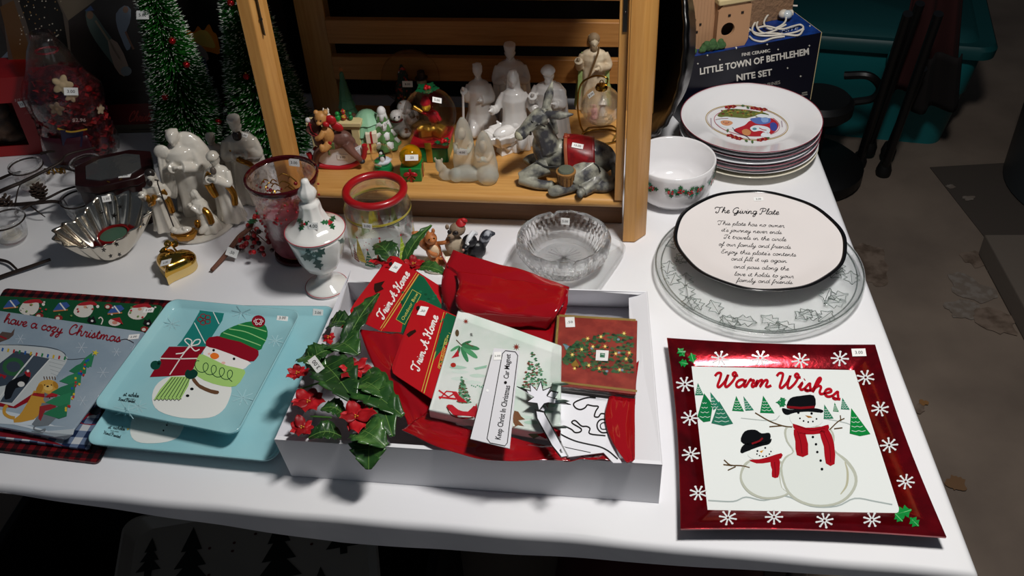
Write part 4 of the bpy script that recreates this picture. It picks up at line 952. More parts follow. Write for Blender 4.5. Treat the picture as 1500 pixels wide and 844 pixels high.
p.script('Christmas', 188, 178, (5.4, -.2), (1.2, -7.5), 1.5, 'c8443c', 16); p.stroke(q4(192, 190, 262, 187), 1, '2a2620', 16)
p.text('NATIVITY SCENE' if 0 else 'Holiday', 204, 197, (6, -.2), (.5, -6), 'b9a050', 16) if 0 else None
p.build()

# ---------------- bottle brush trees
def brush(px, py, H, R0, label, seed, pos, ns, grp='green bottle brush trees'):
    q = at(px, py); t = thing('bottle_brush_tree', label, 'tree', q + Vector((0, 0, .0006)), group=grp)
    R = random.Random(seed)
    mb = MB(); mb.lathe([(0, 0), (.032, 0), (.033, .006), (.030, .010), (.012, .012), (0, .012)], 28); mb.build('base', mat('6a4a2c', .5), t)
    mb = MB(); mb.tube([(0, 0, .01), (0, 0, H)], .0022, 6); mb.build('stem', mat('2d3a22', .6), t)
    V = []; F = []; V2 = []; F2 = []
    for i in range(ns):
        u = R.random() ** 1.35; z = .018 + u * (H - .02); r = (R0 * (1 - u) + .004) * R.uniform(.86, 1.06); a = R.uniform(0, 2 * PI)
        dirv = Vector((math.cos(a), math.sin(a), R.uniform(-.12, .34))); up = Vector((-math.sin(a), math.cos(a), 0)) * .00085
        p0 = Vector((0, 0, z)); p1 = p0 + dirv * r; k = len(V); up2 = Vector((0, 0, .00085))
        pm = p0 + dirv * r * .35
        V += [pm - up, pm + up, p1 + up * .7, p1 - up * .7]; F.append((k, k + 1, k + 2, k + 3))
        k = len(V); V += [pm - up2, pm + up2, p1 + up2 * .7, p1 - up2 * .7]; F.append((k, k + 1, k + 2, k + 3))
        if R.random() < .42:
            k = len(V2); s = .0008; b0 = p0 + dirv * (r * .95); b1 = p0 + dirv * (r + .002); w = up.normalized() * s; x = Vector((0, 0, s))
            V2 += [b0 - w, b0 + x, b0 + w, b0 - x, b1 + dirv * .001]; F2 += [(k, k + 1, k + 4), (k + 1, k + 2, k + 4), (k + 2, k + 3, k + 4), (k + 3, k, k + 4)]
    for nm, VV, FF, m in (('needles', V, F, mat('2f7d2c', .35, vary=(30, '17501a', .4, .6))), ('snow_tips', V2, F2, mat('dfe6da', .5))):
        me = bpy.data.meshes.new(nm); me.from_pydata([tuple(v) for v in VV], [], FF); me.materials.append(m)
        o = bpy.data.objects.new(nm, me); C.objects.link(o); o.parent = t; o['kind'] = 'stuff'
    for bx, by in pos:
        # a bauble on the cone surface where the pixel ray passes closest to its axis
        d = ray(bx, by); best = None
        for i in range(400):
            P = CAM + d * (1.2 + i * .003); z = P.z - T
            if 0 < z < H:
                rr_ = R0 * (1 - z / H) + .004
                if math.hypot(P.x - q.x, P.y - q.y) < rr_ * .95: best = P; break
        if best:
            mb = MB(); mb.ball(best - t.location, .0065, seg=18, rings=12); ba_ = mb.build('bauble', mat('9c1018', .12, metal=.6), t)
            mb = MB(); c = best - t.location; mb.lathe([(0, 0), (.002, 0), (.002, .003), (0, .003)], 8, c=(c.x, c.y, c.z + .006)); mb.build('bauble_cap', mat('b09a60', .3, metal=1), ba_)
    return t
t1 = brush(292, 226, .50, .072, 'green bottle brush tree with a price tag near its top, left of the shelf', 3, [(273, 95), (242, 142), (320, 178), (252, 60)], 9500)
mb = MB(); P = at(209, 22, .33) ; 
q = ray(209, 22)
for i in range(500):
    P = CAM + q * (1.2 + i * .002); z = P.z - T; c = t1.location
    if 0 < z < .5 and math.hypot(P.x - c.x, P.y - c.y) < .072 * (1 - z / .5) + .006: break
m = Matrix((_R, _U, -_F)).transposed().to_4x4(); m.translation = P - t1.location
mb = MB(); mb.M = m; mb.box((0, 0, 0), (.022, .015, .0004)); mb.mi = 1
V, Fc, wd = textmesh('5.00', .01); vv = [mb.v(((a - wd / 2) * .008, (b - .35) * .008, .0004)) for a, b in V]
for f in Fc: mb._f([vv[i] for i in f])
mb.build('price_tag', [mat('f2f2f0', .6), mat('222222', .6)], t1, smooth=False, norm=False)
brush(405, 222, .52, .082, 'frosted green bottle brush tree standing behind the left shelf post', 5, [(361, 112), (411, 40), (446, 132), (338, 4)], 9500)

# ---------------- red gift carton with window, far left
c1 = at(82, 224)
t = thing('red_window_carton', 'red cardboard gift carton with a cut-out window at the left edge', 'box', c1 + Vector((0, 0, .0005)), rz=math.radians(2))
RW, RH, RD = .26, .165, .09
redc = mat('9a0f14', .4)
mb = MB(); x0, x1, z0, z1 = -.22, -.045, .022, .115
for bx in (((-RW + x0) / 2, 0, RH / 2, x0 + RW, RH), ((x0 + x1) / 2, 0, z0 / 2, x1 - x0, z0), ((x0 + x1) / 2, 0, (z1 + RH) / 2, x1 - x0, RH - z1), (x1 / 2, 0, RH / 2, -x1, RH)):
    mb.box((bx[0], .001, bx[2]), (bx[3], .002, bx[4]))
mb.box((-RW / 2, RD - .001, RH / 2), (RW, .002, RH)); mb.box((-RW + .001, RD / 2, RH / 2), (.002, RD - .004, RH)); mb.box((-RW / 2, RD / 2, .001), (RW - .004, RD - .004, .002)); mb.box((-RW / 2, RD / 2, RH + .001), (RW, RD, .002))
mb.build('carton', redc, t, smooth=False)
mb = MB(); mb.box((.001, RD / 2, RH / 2), (.002, RD, RH)); mb.build('side_panel', mat('3a3634', .5, vary=(60, 'c9c2b6', .55, .6)), t, smooth=False)
mb = MB(); mb.ball((-.10, .04, .045), (.03, .025, .04)); mb.ball((-.09, .03, .09), (.02, .02, .022)); mb.ball((-.15, .04, .035), (.04, .03, .03)); mb.ball((-.19, .035, .06), (.02, .02, .03)); mb.ball((-.08, .03, .03), (.03, .02, .012))
mb.build('contents', mat('5a4030', .7, vary=(40, '33261f', .4, .6)), t, remesh=.003, relax=2)
mb = MB(); mb.box(((x0 + x1) / 2, .0035, (z0 + z1) / 2), (x1 - x0 + .006, .0004, z1 - z0 + .006)); mb.build('window_film', mat('ffffff', .05, trans=1, ior=1.05), t, smooth=False)
p = Pic(t, 0, 90, 4.967, name='printed_price', only=['carton']); p.text('$19.99', 106, 292, (27, -5), (3, 26), 'd8a8a0') if 0 else p.text('$19.99', 108, 292, (27, -5), (-3, -26), 'd8a8a0', bold=.01)
p.stroke([(122, 392), (236, 372)], 2.5, 'c06a64'); p.stroke([(184, 370), (226, 362)], 2.5, 'c06a64'); p.build()
sticker(t, 35, 152, '13.00', w=.020, h=.013, roll=.15, size=.007)

# ---------------- bag of potpourri
q = at(126, 228)
t = thing('potpourri_bag', 'clear cellophane bag of dark red potpourri with cream wooden flowers', 'bag', q + Vector((0, .0, .0006)), rz=-.05)
BHt = .20
t.scale = (1.05, 1.0, 1.14)
def bagr(a, z):
    k = .052 if z < .02 else .060
    k = .052 + .012 * math.sin(min(1, z / BHt) * PI)
    if z > .15: k *= 1 - .55 * (z - .15) / .09
    return k
R = random.Random(4)
mb = MB(); mb.lathe([(0, .004), (.044, .004), (.050, .02), (.056, .07), (.055, .12), (.044, .152), (.02, .165), (0, .168)], 40, fn=lambda a, z, j: 1 + .05 * noise.noise(Vector((math.cos(a) * 3, math.sin(a) * 3, z * 40))), ex=1.12, ey=.8)
mb.build('dried_petals', mat('3a0b12', .8, vary=(70, '7a1420', .45, .65), bump=(120, 1), dist=.006), t)
cols = ['5a0d16', '8e1420', '2a0a18', '6d1a12', 'b01c20', '4a1030']
VV = []; FF = []; mis = []
for i in range(520):
    a = R.uniform(0, 2 * PI); z = R.uniform(.01, .16); rr_ = (.050 + .007 * math.sin(z / .17 * PI)) * (1 if z < .13 else 1 - (z - .13) * 9)
    c = Vector((rr_ * 1.12 * math.cos(a), rr_ * .8 * math.sin(a), z)); e = Euler((R.uniform(-.8, .8) + PI / 2, 0, a + PI / 2 + R.uniform(-.6, .6))).to_matrix(); s = R.uniform(.005, .010); k = len(VV)
    for x, y, zz in ((-1, 0, 0), (0, -.7, .3), (1, 0, 0), (0, .8, .3), (0, 0, -.25)): VV.append(tuple(c + e @ Vector((x * s, y * s, zz * s))))
    FF += [(k, k + 1, k + 4), (k + 1, k + 2, k + 4), (k + 2, k + 3, k + 4), (k + 3, k, k + 4)]; mis += [R.randrange(6)] * 4
me = bpy.data.meshes.new('loose_petals'); me.from_pydata(VV, [], FF)
for c in cols: me.materials.append(mat(c, .6))
me.polygons.foreach_set('material_index', mis); o = bpy.data.objects.new('loose_petals', me); C.objects.link(o); o.parent = t; o['kind'] = 'stuff'
bt = bvh(t, ['dried_petals'])
def onthing(tree, px, py, lift=.002):
    d = ray(px, py); h = tree.ray_cast(CAM, d)
    if h[0] is None: return None
    n = h[1] if h[1].dot(d) < 0 else -h[1]
    x = (_R - n * _R.dot(n)).normalized(); m = Matrix((x, n.cross(x), n)).transposed().to_4x4(); m.translation = h[0] + n * lift; return m
for px, py, s, c in ((92, 124, .020, 'c9b08a'), (137, 92, .014, 'd2b690'), (84, 158, .015, '8a6f54'), (147, 126, .011, 'c3a87e'), (145, 160, .011, 'd6bc9a'), (104, 140, .013, 'cdb590')):
    m = onthing(bt, px, py, .004)
    if m is None: continue
    mb = MB(); mb.M = W(t).inverted() @ m
    for k in range(5): a = k * 2 * PI / 5; mb.ball((s * .5 * math.cos(a), s * .5 * math.sin(a), 0), (s * .5, s * .34, s * .16), rz=a)
    mb.ball((0, 0, s * .1), (s * .28, s * .28, s * .14)); mb.build('wooden_flower', mat(c, .7), t, remesh=.0012)
for px, py in ((128, 130), (176, 184), (165, 194), (160, 118)):
    m = onthing(bt, px, py, .004)
    if m is None: continue
    mb = MB(); mb.M = W(t).inverted() @ m; mb.ball((0, 0, 0), (.007, .006, .004)); mb.build('red_rose_hip', mat('c01a1c', .5), t)
mb = MB()
def film(a, z, j): return 1 + .06 * noise.noise(Vector((math.cos(a) * 3.5, math.sin(a) * 3.5, z * 45 + 3))) + .03 * noise.noise(Vector((math.cos(a) * 9, math.sin(a) * 9, z * 90)))
fp = [(.0, .0015), (.047, .0015)] + [((.060 + .003 * math.sin(i)) * (1 if i < 10 else max(.28, 1 - (i - 9) * .11)), .012 + i * .0135) for i in range(17)]
mb.lathe(fp, 72, fn=film, ex=1.14, ey=.84); mb.build('cellophane', mat('ffffff', .06, trans=1, ior=1.15, alpha=.6, coat=1, bump=(45, 1), dist=.004), t, solid=.0004)
mb = MB(); mb.tube([(.019 * math.cos(a), .015 * math.sin(a), .196) for a in [i * PI / 10 for i in range(20)]], .002, 6, closed=True); mb.build('tie', mat('8a1a20', .4), t)
lb = MB(); lb.grid(lambda u, v: ((.064 * math.sin((u - .52) * 1.5)) , -.058 * math.cos((u - .52) * 1.3) - .001, .012 + .052 * v), 20, 4); lb.build('paper_label', mat('3a0f1c', .4), t, solid=.0006)
p = Pic(t, 0, 0, 1, name='label_print', only=['paper_label'], off=.0006)
p.poly(q4(88, 190, 122, 192, 120, 215, 92, 213), '1a1838'); p.stroke(q4(84, 188, 104, 193, 128, 189), 2.4, 'd8a830', sm=4); p.text('$2.96', 106, 178, (9, 0), (0, -7), 'c8b0a8', bold=.02); p.text('mixed', 104, 186, (7, .6), (0, -6), 'a04a3a') if 0 else None; p.build()
sticker(t, 104, 134, '3.00', w=.024, h=.014, size=.008, roll=.05)

# ---------------- dark jewellery chest with glass lid
q = at(190, 312)
t = thing('glass_top_chest', 'dark maroon wooden box with a glass top behind the silver star bowl', 'box', q + Vector((0, .0, .0006)), rz=math.radians(18))
dw = mat('2a0d10', .3, coat=.4, wood=('x', '1a0708'))
oc = [(-.062, -.03), (-.03, -.05), (.035, -.05), (.062, -.03), (.062, .03), (.03, .05), (-.03, .05), (-.062, .03)]
mb = MB(); mb.prism([(x * 1.04, y * 1.04) for x, y in oc], 0, .008); mb.prism(oc, .008, .080); mb.build('chest', dw, t, bevel=.0012)
mb = MB(); mb.prism([(x * 1.05, y * 1.05) for x, y in oc], .0805, .096); mb.build('lid_frame', dw, t, bevel=.002)
mb = MB(); mb.prism([(x * .74, y * .74) for x, y in oc], .0962, .0980); mb.build('lid_glass', mat('8f9294', .08, metal=.8, bump=(30, .5), dist=.002), t)
mb = MB(); s = .013
for cx, cz, a, b in ((0, s, .028, .003), (0, -s, .028, .003), (s, 0, .003, .028), (-s, 0, .003, .028)): mb.box((.01 + cx, -.0507, .044 + cz), (a, .0012, b))
mb.build('gold_inlay', mat('8a6a34', .4, metal=.6), t)
mb = MB(); mb.tube([(-.012, -.045, .0975), (0, -.05, .092), (.012, -.045, .0975)], .0012, 6, smooth=4); mb.build('catch', mat('8a6a34', .3, metal=1), t)
sticker(t, 183, 258, '8.00', w=.020, h=.011, roll=.05)

# ---------------- twig candle holder with glass cups
brn = mat('2c211c', .55, metal=.4, bump=(120, .5))
t = thing('twig_candle_holder', 'dark metal twig candle holder with glass cups and a pinecone, far left', 'candle holder', (0, 0, 0))
def cup(px, py, ztop, r, h):
    c = at(px, py, ztop); z0 = c.z - h
    mb = MB(); pr = [(r, h), (r * 1.03, h * .97), (r * .94, h * .85), (r * .9, h * .4), (r * .78, .003), (r * .7, 0), (0, 0)]
    inn = [(0, .004), (r * .68, .004), (r * .8, h * .4), (r * .86, h * .85), (r * .93, h)]
    mb.lathe(pr + inn, 36, c=(c.x, c.y, z0), closed=True); gc = mb.build('glass_cup', clear(.45), t, angle=180)
    mb = MB(); mb.tube([(c.x + (r * .97 + .001) * math.cos(a), c.y + (r * .97 + .001) * math.sin(a), c.z - .006) for a in [i * PI / 14 for i in range(28)]], .0014, 6, closed=True); mb.build('ring', brn, gc)
    mb = MB(); mb.lathe([(0, 0), (r * .5, 0), (r * .5, .008), (0, .008)], 20, c=(c.x, c.y, z0 + .0045)); mb.build('candle_stub', mat('ded6c4', .5), gc)
cup(36, 240, .062, .030, .048); cup(112, 288, .050, .029, .045); cup(6, 318, .052, .032, .045); cup(124, 236, .050, .028, .042)
def br_(pts, r0, r1, n=5):
    P = [at(x, y, h) for x, y, h in pts]; k = len(P)
    mb = MB(); mb.tube(P, [r0 + (r1 - r0) * i / (k - 1) for i in range(k)], 8, smooth=n); mb.build('twig', brn, t)
br_([(-30, 300, .03), (20, 300, .035), (57, 297, .035), (85, 296, .03), (104, 310, .02), (119, 323, .006)], .0042, .0022)
br_([(22, 312, .03), (45, 300, .035), (70, 290, .04), (95, 278, .045), (125, 270, .05)], .003, .0018)
br_([(30, 268, .045), (62, 252, .052), (88, 238, .055), (100, 226, .058), (140, 216, .056)], .0035, .0018)
br_([(60, 225, .06), (72, 222, .064), (80, 222, .064)], .003, .002); br_([(0, 262, .04), (14, 256, .048), (30, 252, .055)], .003, .002)
br_([(92, 245, .052), (110, 250, .048), (160, 248, .05)], .002, .0012)
br_([(-10, 410, .004), (14, 401, .006), (40, 392, .008), (74, 380, .01)], .0038, .0028); br_([(-5, 380, .006), (12, 384, .008), (24, 394, .007)], .003, .002)
br_([(22, 312, .03), (30, 325, .02), (34, 336, .006)], .0018, .001); br_([(42, 300, .032), (58, 312, .02), (66, 318, .008)], .0015, .0008); br_([(22, 300, .035), (26, 280, .05), (30, 270, .055)], .0015, .0008)
br_([(-20, 290, .03), (10, 276, .045), (30, 268, .045)], .004, .0035)
pc = at(57, 281, .045)
for k in range(46):
    a = k * 2.4; u = k / 46; r = .0125 * math.sin(PI * (.12 + .8 * u)); mb = MB(); mb.ball((pc.x + r * math.cos(a), pc.y + r * math.sin(a) * .9, pc.z - .013 + .028 * u), (.0052, .0034, .0014), rz=a, ry=-.5, seg=8, rings=5)
    mb.build('pinecone_scale', mat('3a2a20', .7), t)
mb = MB(); mb.ball((pc.x, pc.y, pc.z), (.009, .009, .014)); mb.build('pinecone', mat('2a1e18', .8), t)
pc = at(8, 296, .045); 
for k in range(20): a = k * 2.4; u = k / 20; mb = MB(); mb.ball((pc.x + .008 * math.cos(a), pc.y + .008 * math.sin(a), pc.z - .01 + .02 * u), (.005, .0034, .0014), rz=a, ry=-.5, seg=8, rings=5); mb.build('pinecone_scale', mat('3a2a20', .7), t)
# gold scrap garland on the cloth
gq = at(78, 254); t = thing('gold_garland_piece', 'small crumpled gold garland lying behind the glass cups', 'garland', gq + Vector((0, 0, .001)))
for k in range(9):
    mb = MB(); mb.tube([(-.02 + k * .005 + rnd.uniform(-.003, .003), rnd.uniform(-.008, .006), .002), (-.018 + k * .005, rnd.uniform(-.004, .004), rnd.uniform(.005, .010)), (-.014 + k * .005, rnd.uniform(-.008, .006), .002)], .0014, 6, smooth=4); mb.build('curl', mat('b88a30', .25, metal=1), t)

# ---------------- silver star bowl (folded handkerchief shape)
q = at(164, 374)
t = thing('silver_star_bowl', 'folded silver metal candle bowl with cut-out stars', 'candle holder', q + Vector((0, 0, .0006)), rz=math.radians(0))
tips = [(158, 284), (78, 342), (173, 353), (222, 302)]; tipw = []
hts = [.080, .062, .050, .080]
for (x, y), h in zip(tips, hts): tipw.append(at(x, y, h) - t.location)
angs = [math.atan2(v.y, v.x) for v in tipw]; rads = [math.hypot(v.x, v.y) for v in tipw]
def bowlP(u, v):
    a = 2 * PI * u; best = 0; R_ = .044; Z = .048; s = v
    for A, rr_, h in zip(angs, rads, hts):
        d = (a - A + PI) % (2 * PI) - PI; w = max(0, math.cos(min(abs(d) * 1.45, PI / 2))) ** 1.1; R_ += (rr_ - .044) * w; Z += (h - .048) * w
    ple = 1 + .07 * math.sin(a * 18) * s
    r = .016 + (R_ - .016) * (s ** .8) * ple; z = .0015 + Z * s ** 1.35
    return (r * math.cos(a), r * math.sin(a), z)
sil = mat('cfc8bb', .2, metal=1, bump=(30, .25), dist=.002)
mb = MB(); mb.grid(bowlP, 144, 16)
bmesh.ops.remove_doubles(mb.bm, verts=mb.bm.verts, dist=.00003)
mb.bm.faces.new([v for v in sorted([v for v in mb.bm.verts if math.hypot(v.co.x, v.co.y) < .0162], key=lambda v: math.atan2(v.co.y, v.co.x))])
mb.build('bowl', sil, t, solid=.0011, angle=180)
for x, z_ in ((-.012, .003), (.02, .003), (0, .003)): pass
p = Pic(t, 0, 0, 1, name='cut_out_star', only=['bowl'], off=.0006); 
def star(x, y, r, n=6, a0=0): return [(x + r * (1 if i % 2 == 0 else .38) * math.cos(a0 + i * PI / n), y + r * (1 if i % 2 == 0 else .38) * math.sin(a0 + i * PI / n)) for i in range(2 * n)]
for i, (x, y, r) in enumerate([(149, 311, 4.5), (167, 316, 5), (176, 303, 4), (162, 332, 4.5), (161, 297, 3.5), (210, 329, 3), (152, 366, 4), (162, 375, 3.5), (171, 358, 3.8), (175, 373, 3.5), (173, 386, 3.2), (120, 356, 3), (212, 315, 3)]):
    p.poly(star(x, y, r, 5, i), '15120f', L=0)
p.build()
mb = MB(); cq = at(165, 344, .036) - t.location
mb.lathe([(0, .006), (.023, .006), (.0265, .012), (.027, .026), (.026, .0275), (.0235, .0275), (.0235, .0225), (0, .0225)], 36, c=(cq.x, cq.y + .004, .008)); mb.build('red_candle_tin', mat('a81018', .2, metal=.5, coat=.5), t)
mb = MB(); mb.lathe([(0, .0226), (.0232, .0226), (.0232, .0240), (0, .0242)], 30, c=(cq.x, cq.y + .004, .008)); mb.build('green_wax', mat('3f5f4c', .5), t)
sticker(t, 156, 291, '1.00', w=.014, h=.011, roll=.1)

# ---------------- gold heart box
q = at(260, 398)
t = thing('gold_heart_box', 'shiny gold heart shaped trinket box with a bow', 'box', q + Vector((0, 0, .0006)), rz=math.radians(-8))
gd = mat('d2a64a', .1, metal=1); gd2 = mat('e2c684', .35, metal=.6)
hp = []
for i in range(48):
    a = 2 * PI * i / 48; x = 16 * math.sin(a) ** 3; y = 13 * math.cos(a) - 5 * math.cos(2 * a) - 2 * math.cos(3 * a) - math.cos(4 * a); hp.append((x * .0020, y * .0022))
def ringh(k, z): return [(x * k, y * k, z) for x, y in hp]
mb = MB(); loft(mb, [ringh(.97, 0), ringh(1.0, .002), ringh(1.0, .016)]); mb.build('box_body', gd2, t, angle=60)
mb = MB(); loft(mb, [ringh(1.03, .0162), ringh(1.04, .020), ringh(1.0, .024), ringh(.9, .028), ringh(.7, .0325), ringh(.4, .0355), ringh(.1, .0365)]); mb.build('box_lid', gd, t, angle=60)
for s in (-1, 1):
    mb = MB(); c = Vector((-.012, .028, .034)); mb.tube([c, c + Vector((s * .006, .003, .004)), c + Vector((s * .010, 0, .001)), c + Vector((s * .005, -.003, -.001)), c], [.0014, .003, .003, .0026, .0014], 8, smooth=5); mb.build('bow_loop', gd, t)
    mb = MB(); mb.tube([c, c + Vector((s * .010, -.010, -.002)), c + Vector((s * .016, -.014, -.006))], [.0016, .003, .002], 8, smooth=4, flat=.5); mb.build('bow_tail', gd, t)
mb = MB(); mb.ball((-.012, .028, .036), .0042); mb.build('bow_knot', gd, t)
sticker(t, 243, 385, '6.00', w=.020, h=.012, roll=-.05)
# ================================================================ porcelain nativity group
ivo = mat('d9d3c8', .12, coat=.7, vary=(18, 'c4bdb0', .45, .7)); gilt = mat('a8752c', .22, metal=.85)
q = at(293, 334); N = thing('nativity_group_figurine', 'glazed ivory nativity group with angel, shepherd and kneeling Mary on one oval base', 'figurine', q + Vector((0, 0, .0006)), rz=0)
mb = MB(); mb.lathe([(0, 0), (.062, 0), (.064, .004), (.060, .009), (0, .011)], 44, ex=1, ey=.95, c=(0, .012, 0), fn=lambda a, z, j: 1 + .03 * math.sin(3 * a)); mb.build('base', ivo, N)
def sub(name, m, **k):
    H = k['H']; mb = figure(**k); return mb.build(name, m, N, remesh=H / 80, relax=2)
# tall robed angel
mb = figure(H=.168, pose='stand', arms='fold', head='hair', bulk=1.2, folds=6, lean=(-.05, -.05), M=frame((-.006, .045, .009)), seed=4)
mb.M = Matrix(); mb.ball((-.0, .05, .095), (.042, .022, .07)); mb.build('angel', ivo, N, remesh=.0019, relax=2)
mb = MB()
for k in range(6): mb.ball((-.046 + .0035 * k, .026 + .001 * k, .10 - .006 * k), (.0045, .006, .05 - .004 * k), ry=.12 + .05 * k)
mb.ball((-.036, .028, .14), (.014, .007, .014)); mb.build('angel_wing', ivo, N, remesh=.0014, relax=2)
# shepherd with crook
dk_ = mat('26211f', .3, coat=.4)
sub('shepherd', ivo, H=.118, pose='stand', arms='staff', head='veil', bulk=1.0, folds=7, M=frame((-.052, -.010, .009), rz=.25), seed=6)
for c, r in (((-.052, -.0125, .1185), (.0088, .0082, .0092)), ((-.0535, -.0195, .110), (.0055, .004, .007))): mb = MB(); mb.ball((c[0], c[1] + (.0025 if r[0] > .008 else 0), c[2] + (.0035 if r[0] > .008 else 0)), r); mb.build('dark_hair' if r[0] > .008 else 'dark_beard', dk_, N, remesh=.0009)
mb = MB(); mb.tube([(-.030, -.034, .011), (-.034, -.030, .06), (-.037, -.027, .112), (-.034, -.027, .118), (-.040, -.027, .12)], .0012, 6, smooth=3); mb.build('crook', mat('241d1a', .4), N)
mb = MB(); mb.tube([(-.066, -.018, .085), (-.056, -.030, .075), (-.048, -.028, .09)], .005, 8, smooth=4); mb.tube([(-.040, -.012, .09), (-.033, -.016, .07), (-.034, -.012, .045)], .006, 8, smooth=4); mb.build('gilt_sash', gilt, N, remesh=.0012)
# kneeling Mary, child in manger
sub('mary', ivo, H=.088, pose='kneel', arms='pray', head='veil', bulk=1.15, folds=7, lean=(-.25, -.1), M=frame((.026, -.016, .009), rz=-.9), seed=7)
mb = MB(); mb.tube([(.018, -.018, .055), (.030, -.024, .045), (.034, -.030, .028)], .006, 8, smooth=4); mb.ball((.008, -.026, .026), (.006, .005, .009)); mb.build('gilt_mantle', gilt, N, remesh=.0012)
mb = MB(); mb.lathe([(0, 0), (.017, 0), (.022, .008), (.023, .014), (.018, .014), (0, .010)], 26, ey=.62, c=(-.014, -.042, .009), fn=lambda a, z, j: 1 + .08 * math.sin(9 * a)); mb.build('gilt_manger', gilt, N, remesh=.0011)
mb = MB(); mb.ball((-.014, -.043, .026), (.016, .008, .006), rz=.3); mb.ball((-.028, -.046, .030), (.006, .006, .006)); mb.ball((-.010, -.046, .031), (.003, .003, .005)); mb.build('child', ivo, N, remesh=.0009, relax=1)
# bearded king in front right
sub('bearded_king', ivo, H=.138, pose='stand', arms='pray', head='turban', bulk=1.05, folds=8, lean=(-.02, -.03), M=frame((.058, .012, .007), rz=-.25), seed=9)
mb = MB(); mb.tube([(.043, .004, .11), (.038, .000, .09), (.045, -.004, .065)], [.006, .009, .006], 10, smooth=4); mb.tube([(.066, -.006, .095), (.075, -.002, .07), (.072, .0, .045)], .006, 8, smooth=4); mb.build('gilt_cloak', gilt, N, remesh=.0013)
mb = MB(); mb.ball((.0545, -.0115, .1215), (.0055, .0045, .0075)); mb.build('beard', mat('5a5048', .4), N)
# two kings behind
for nm, lab, px, py, H, hd, cl in (('small_king_figurine', 'glazed ivory figure with bobbed hair standing between the bottle brush trees and nativity group', 330, 282, .125, 'hair', 'd6d0c5'),
                                   ('dark_faced_king_figurine', 'glazed ivory king with dark face and gilt sash, price tag on his shoulder', 372, 290, .165, 'crown', 'd0cac0')):
    q = at(px, py); G = thing(nm, lab, 'figurine', q + Vector((0, 0, .0006)), rz=.1)
    figure(H=H, arms='fold', head=hd, bulk=1.2, folds=8, cape=hd == 'crown').build('body', ivo, G, remesh=H / 80, relax=2)
    mb = MB(); k = H / .15; mb.tube([(-.016 * k, -.006, .105 * k), (-.006 * k, -.022 * k, .09 * k), (.012 * k, -.02 * k, .075 * k), (.018 * k, -.012 * k, .05 * k)], .0045 * k, 8, smooth=4); mb.build('gilt_sash', gilt, G, remesh=.0013)
    if hd == 'crown':
        mb = MB(); mb.ball((0, -.0085, .1345), (.0085, .0085, .0105)); mb.build('dark_face', mat('2a2220', .3, coat=.3), G)
        sticker(G, 357, 198, '8.00', w=.014, h=.010)

# ---------------- berry twig pick
t = thing('berry_twig_pick', 'brown twig with clustered red berries and a price tag, lying by the glass vase', 'decoration', (0, 0, 0))
P_ = [at(x, y, h) for x, y, h in ((310, 396, .006), (330, 374, .010), (350, 348, .018), (366, 334, .022), (372, 322, .026))]
mb = MB(); mb.tube(P_, [.0032, .0042, .0045, .0035, .002], 8, smooth=5); mb.build('twig', mat('6a4232', .8, bump=(160, 1), dist=.003), t)
R = random.Random(12)
for i in range(46):
    x = R.gauss(375, 15); y = R.gauss(352, 15); y += (x - 375) * -.25
    h = R.uniform(.006, .030); c = at(min(max(x, 348), 398), min(max(y, 325), 378), h)
    mb = MB(); mb.ball(c, R.uniform(.0036, .0050), seg=12, rings=8); mb.build('berry', mat(R.choice(['8a0e16', 'a8141c', '5c0a10', '2a0808']), .15, coat=.5), t)
for x, y in ((360, 340), (372, 360), (385, 340), (390, 355), (366, 350)):
    mb = MB(); mb.tube([P_[3], at(x, y, .014)], .0009, 5); mb.build('wire_stem', mat('4a2e20', .7), t)
holly(t, at(375, 320, .034), .022, 2, r0=1.2)
m = Matrix((_R, _U, -_F)).transposed().to_4x4(); m.translation = at(340, 370, .017)
if m:
    mb = MB(); mb.M = m @ Matrix.Rotation(-.35, 4, 'Z'); mb.box((0, 0, 0), (.020, .014, .0004)); mb.mi = 1
    V, Fc, wd = textmesh('.50', .01); vv = [mb.v(((a - wd / 2) * .007, (b - .35) * .007, .0004)) for a, b in V]
    for f in Fc: mb._f([vv[i] for i in f])
    mb.build('price_tag', [mat('f2f2f0', .6), mat('222222', .6)], t, smooth=False, norm=False)

# ---------------- crackle glass vase with ruby rim
q = at(438, 372); V_ = thing('ruby_rim_glass_vase', 'tall crackled clear glass vase with dark ruby rim and red berry wreath', 'vase', q + Vector((0, 0, .0006)))
vp = [(.0575, .155), (.0565, .150), (.054, .135), (.050, .105), (.0455, .07), (.040, .035), (.034, .016), (.030, .010), (0, .009)]
vi = [(0, .013), (.029, .013), (.032, .018), (.038, .036), (.0435, .07), (.048, .105), (.052, .135), (.0553, .155)]
mb = MB(); mb.lathe(vp + vi, 56, closed=True); mb.build('glass_body', clear(.5, 'f3e4e6', .03, bump=(90, .8, 'voronoi'), ior=1.3, dist=.002), V_, angle=180)
mb = MB(); mb.lathe([(.0578, .150), (.0592, .1545), (.0585, .158), (.0562, .1595), (.0545, .157), (.0552, .1505)], 56, closed=True); mb.build('ruby_rim', mat('4a0812', .08, trans=.3, coat=.5), V_)
mb = MB(); mb.lathe([(0, 0), (.037, 0), (.040, .003), (.039, .008), (.032, .0088), (0, .0088)], 44); mb.build('ruby_foot', mat('4a0a14', .08, trans=.35, coat=.5), V_)
mb = MB(); mb.lathe([(.0508, .062), (.0515, .085), (.0526, .112), (.0532, .112), (.0520, .085), (.0512, .062)], 50, closed=True); o = None
mb.bm.free()
for i in range(70):
    a = R.uniform(PI, 2 * PI + .2) if i < 46 else R.uniform(0, PI); z = .098 + .018 * math.sin(a * 3) + R.gauss(0, .012); r = .0456 + (z - .07) * .137 + .0014
    mb = MB(); mb.ball((r * math.cos(a), r * math.sin(a), z), .0019, seg=8, rings=6); mb.build('painted_berry', mat('9a1220', .2), V_)
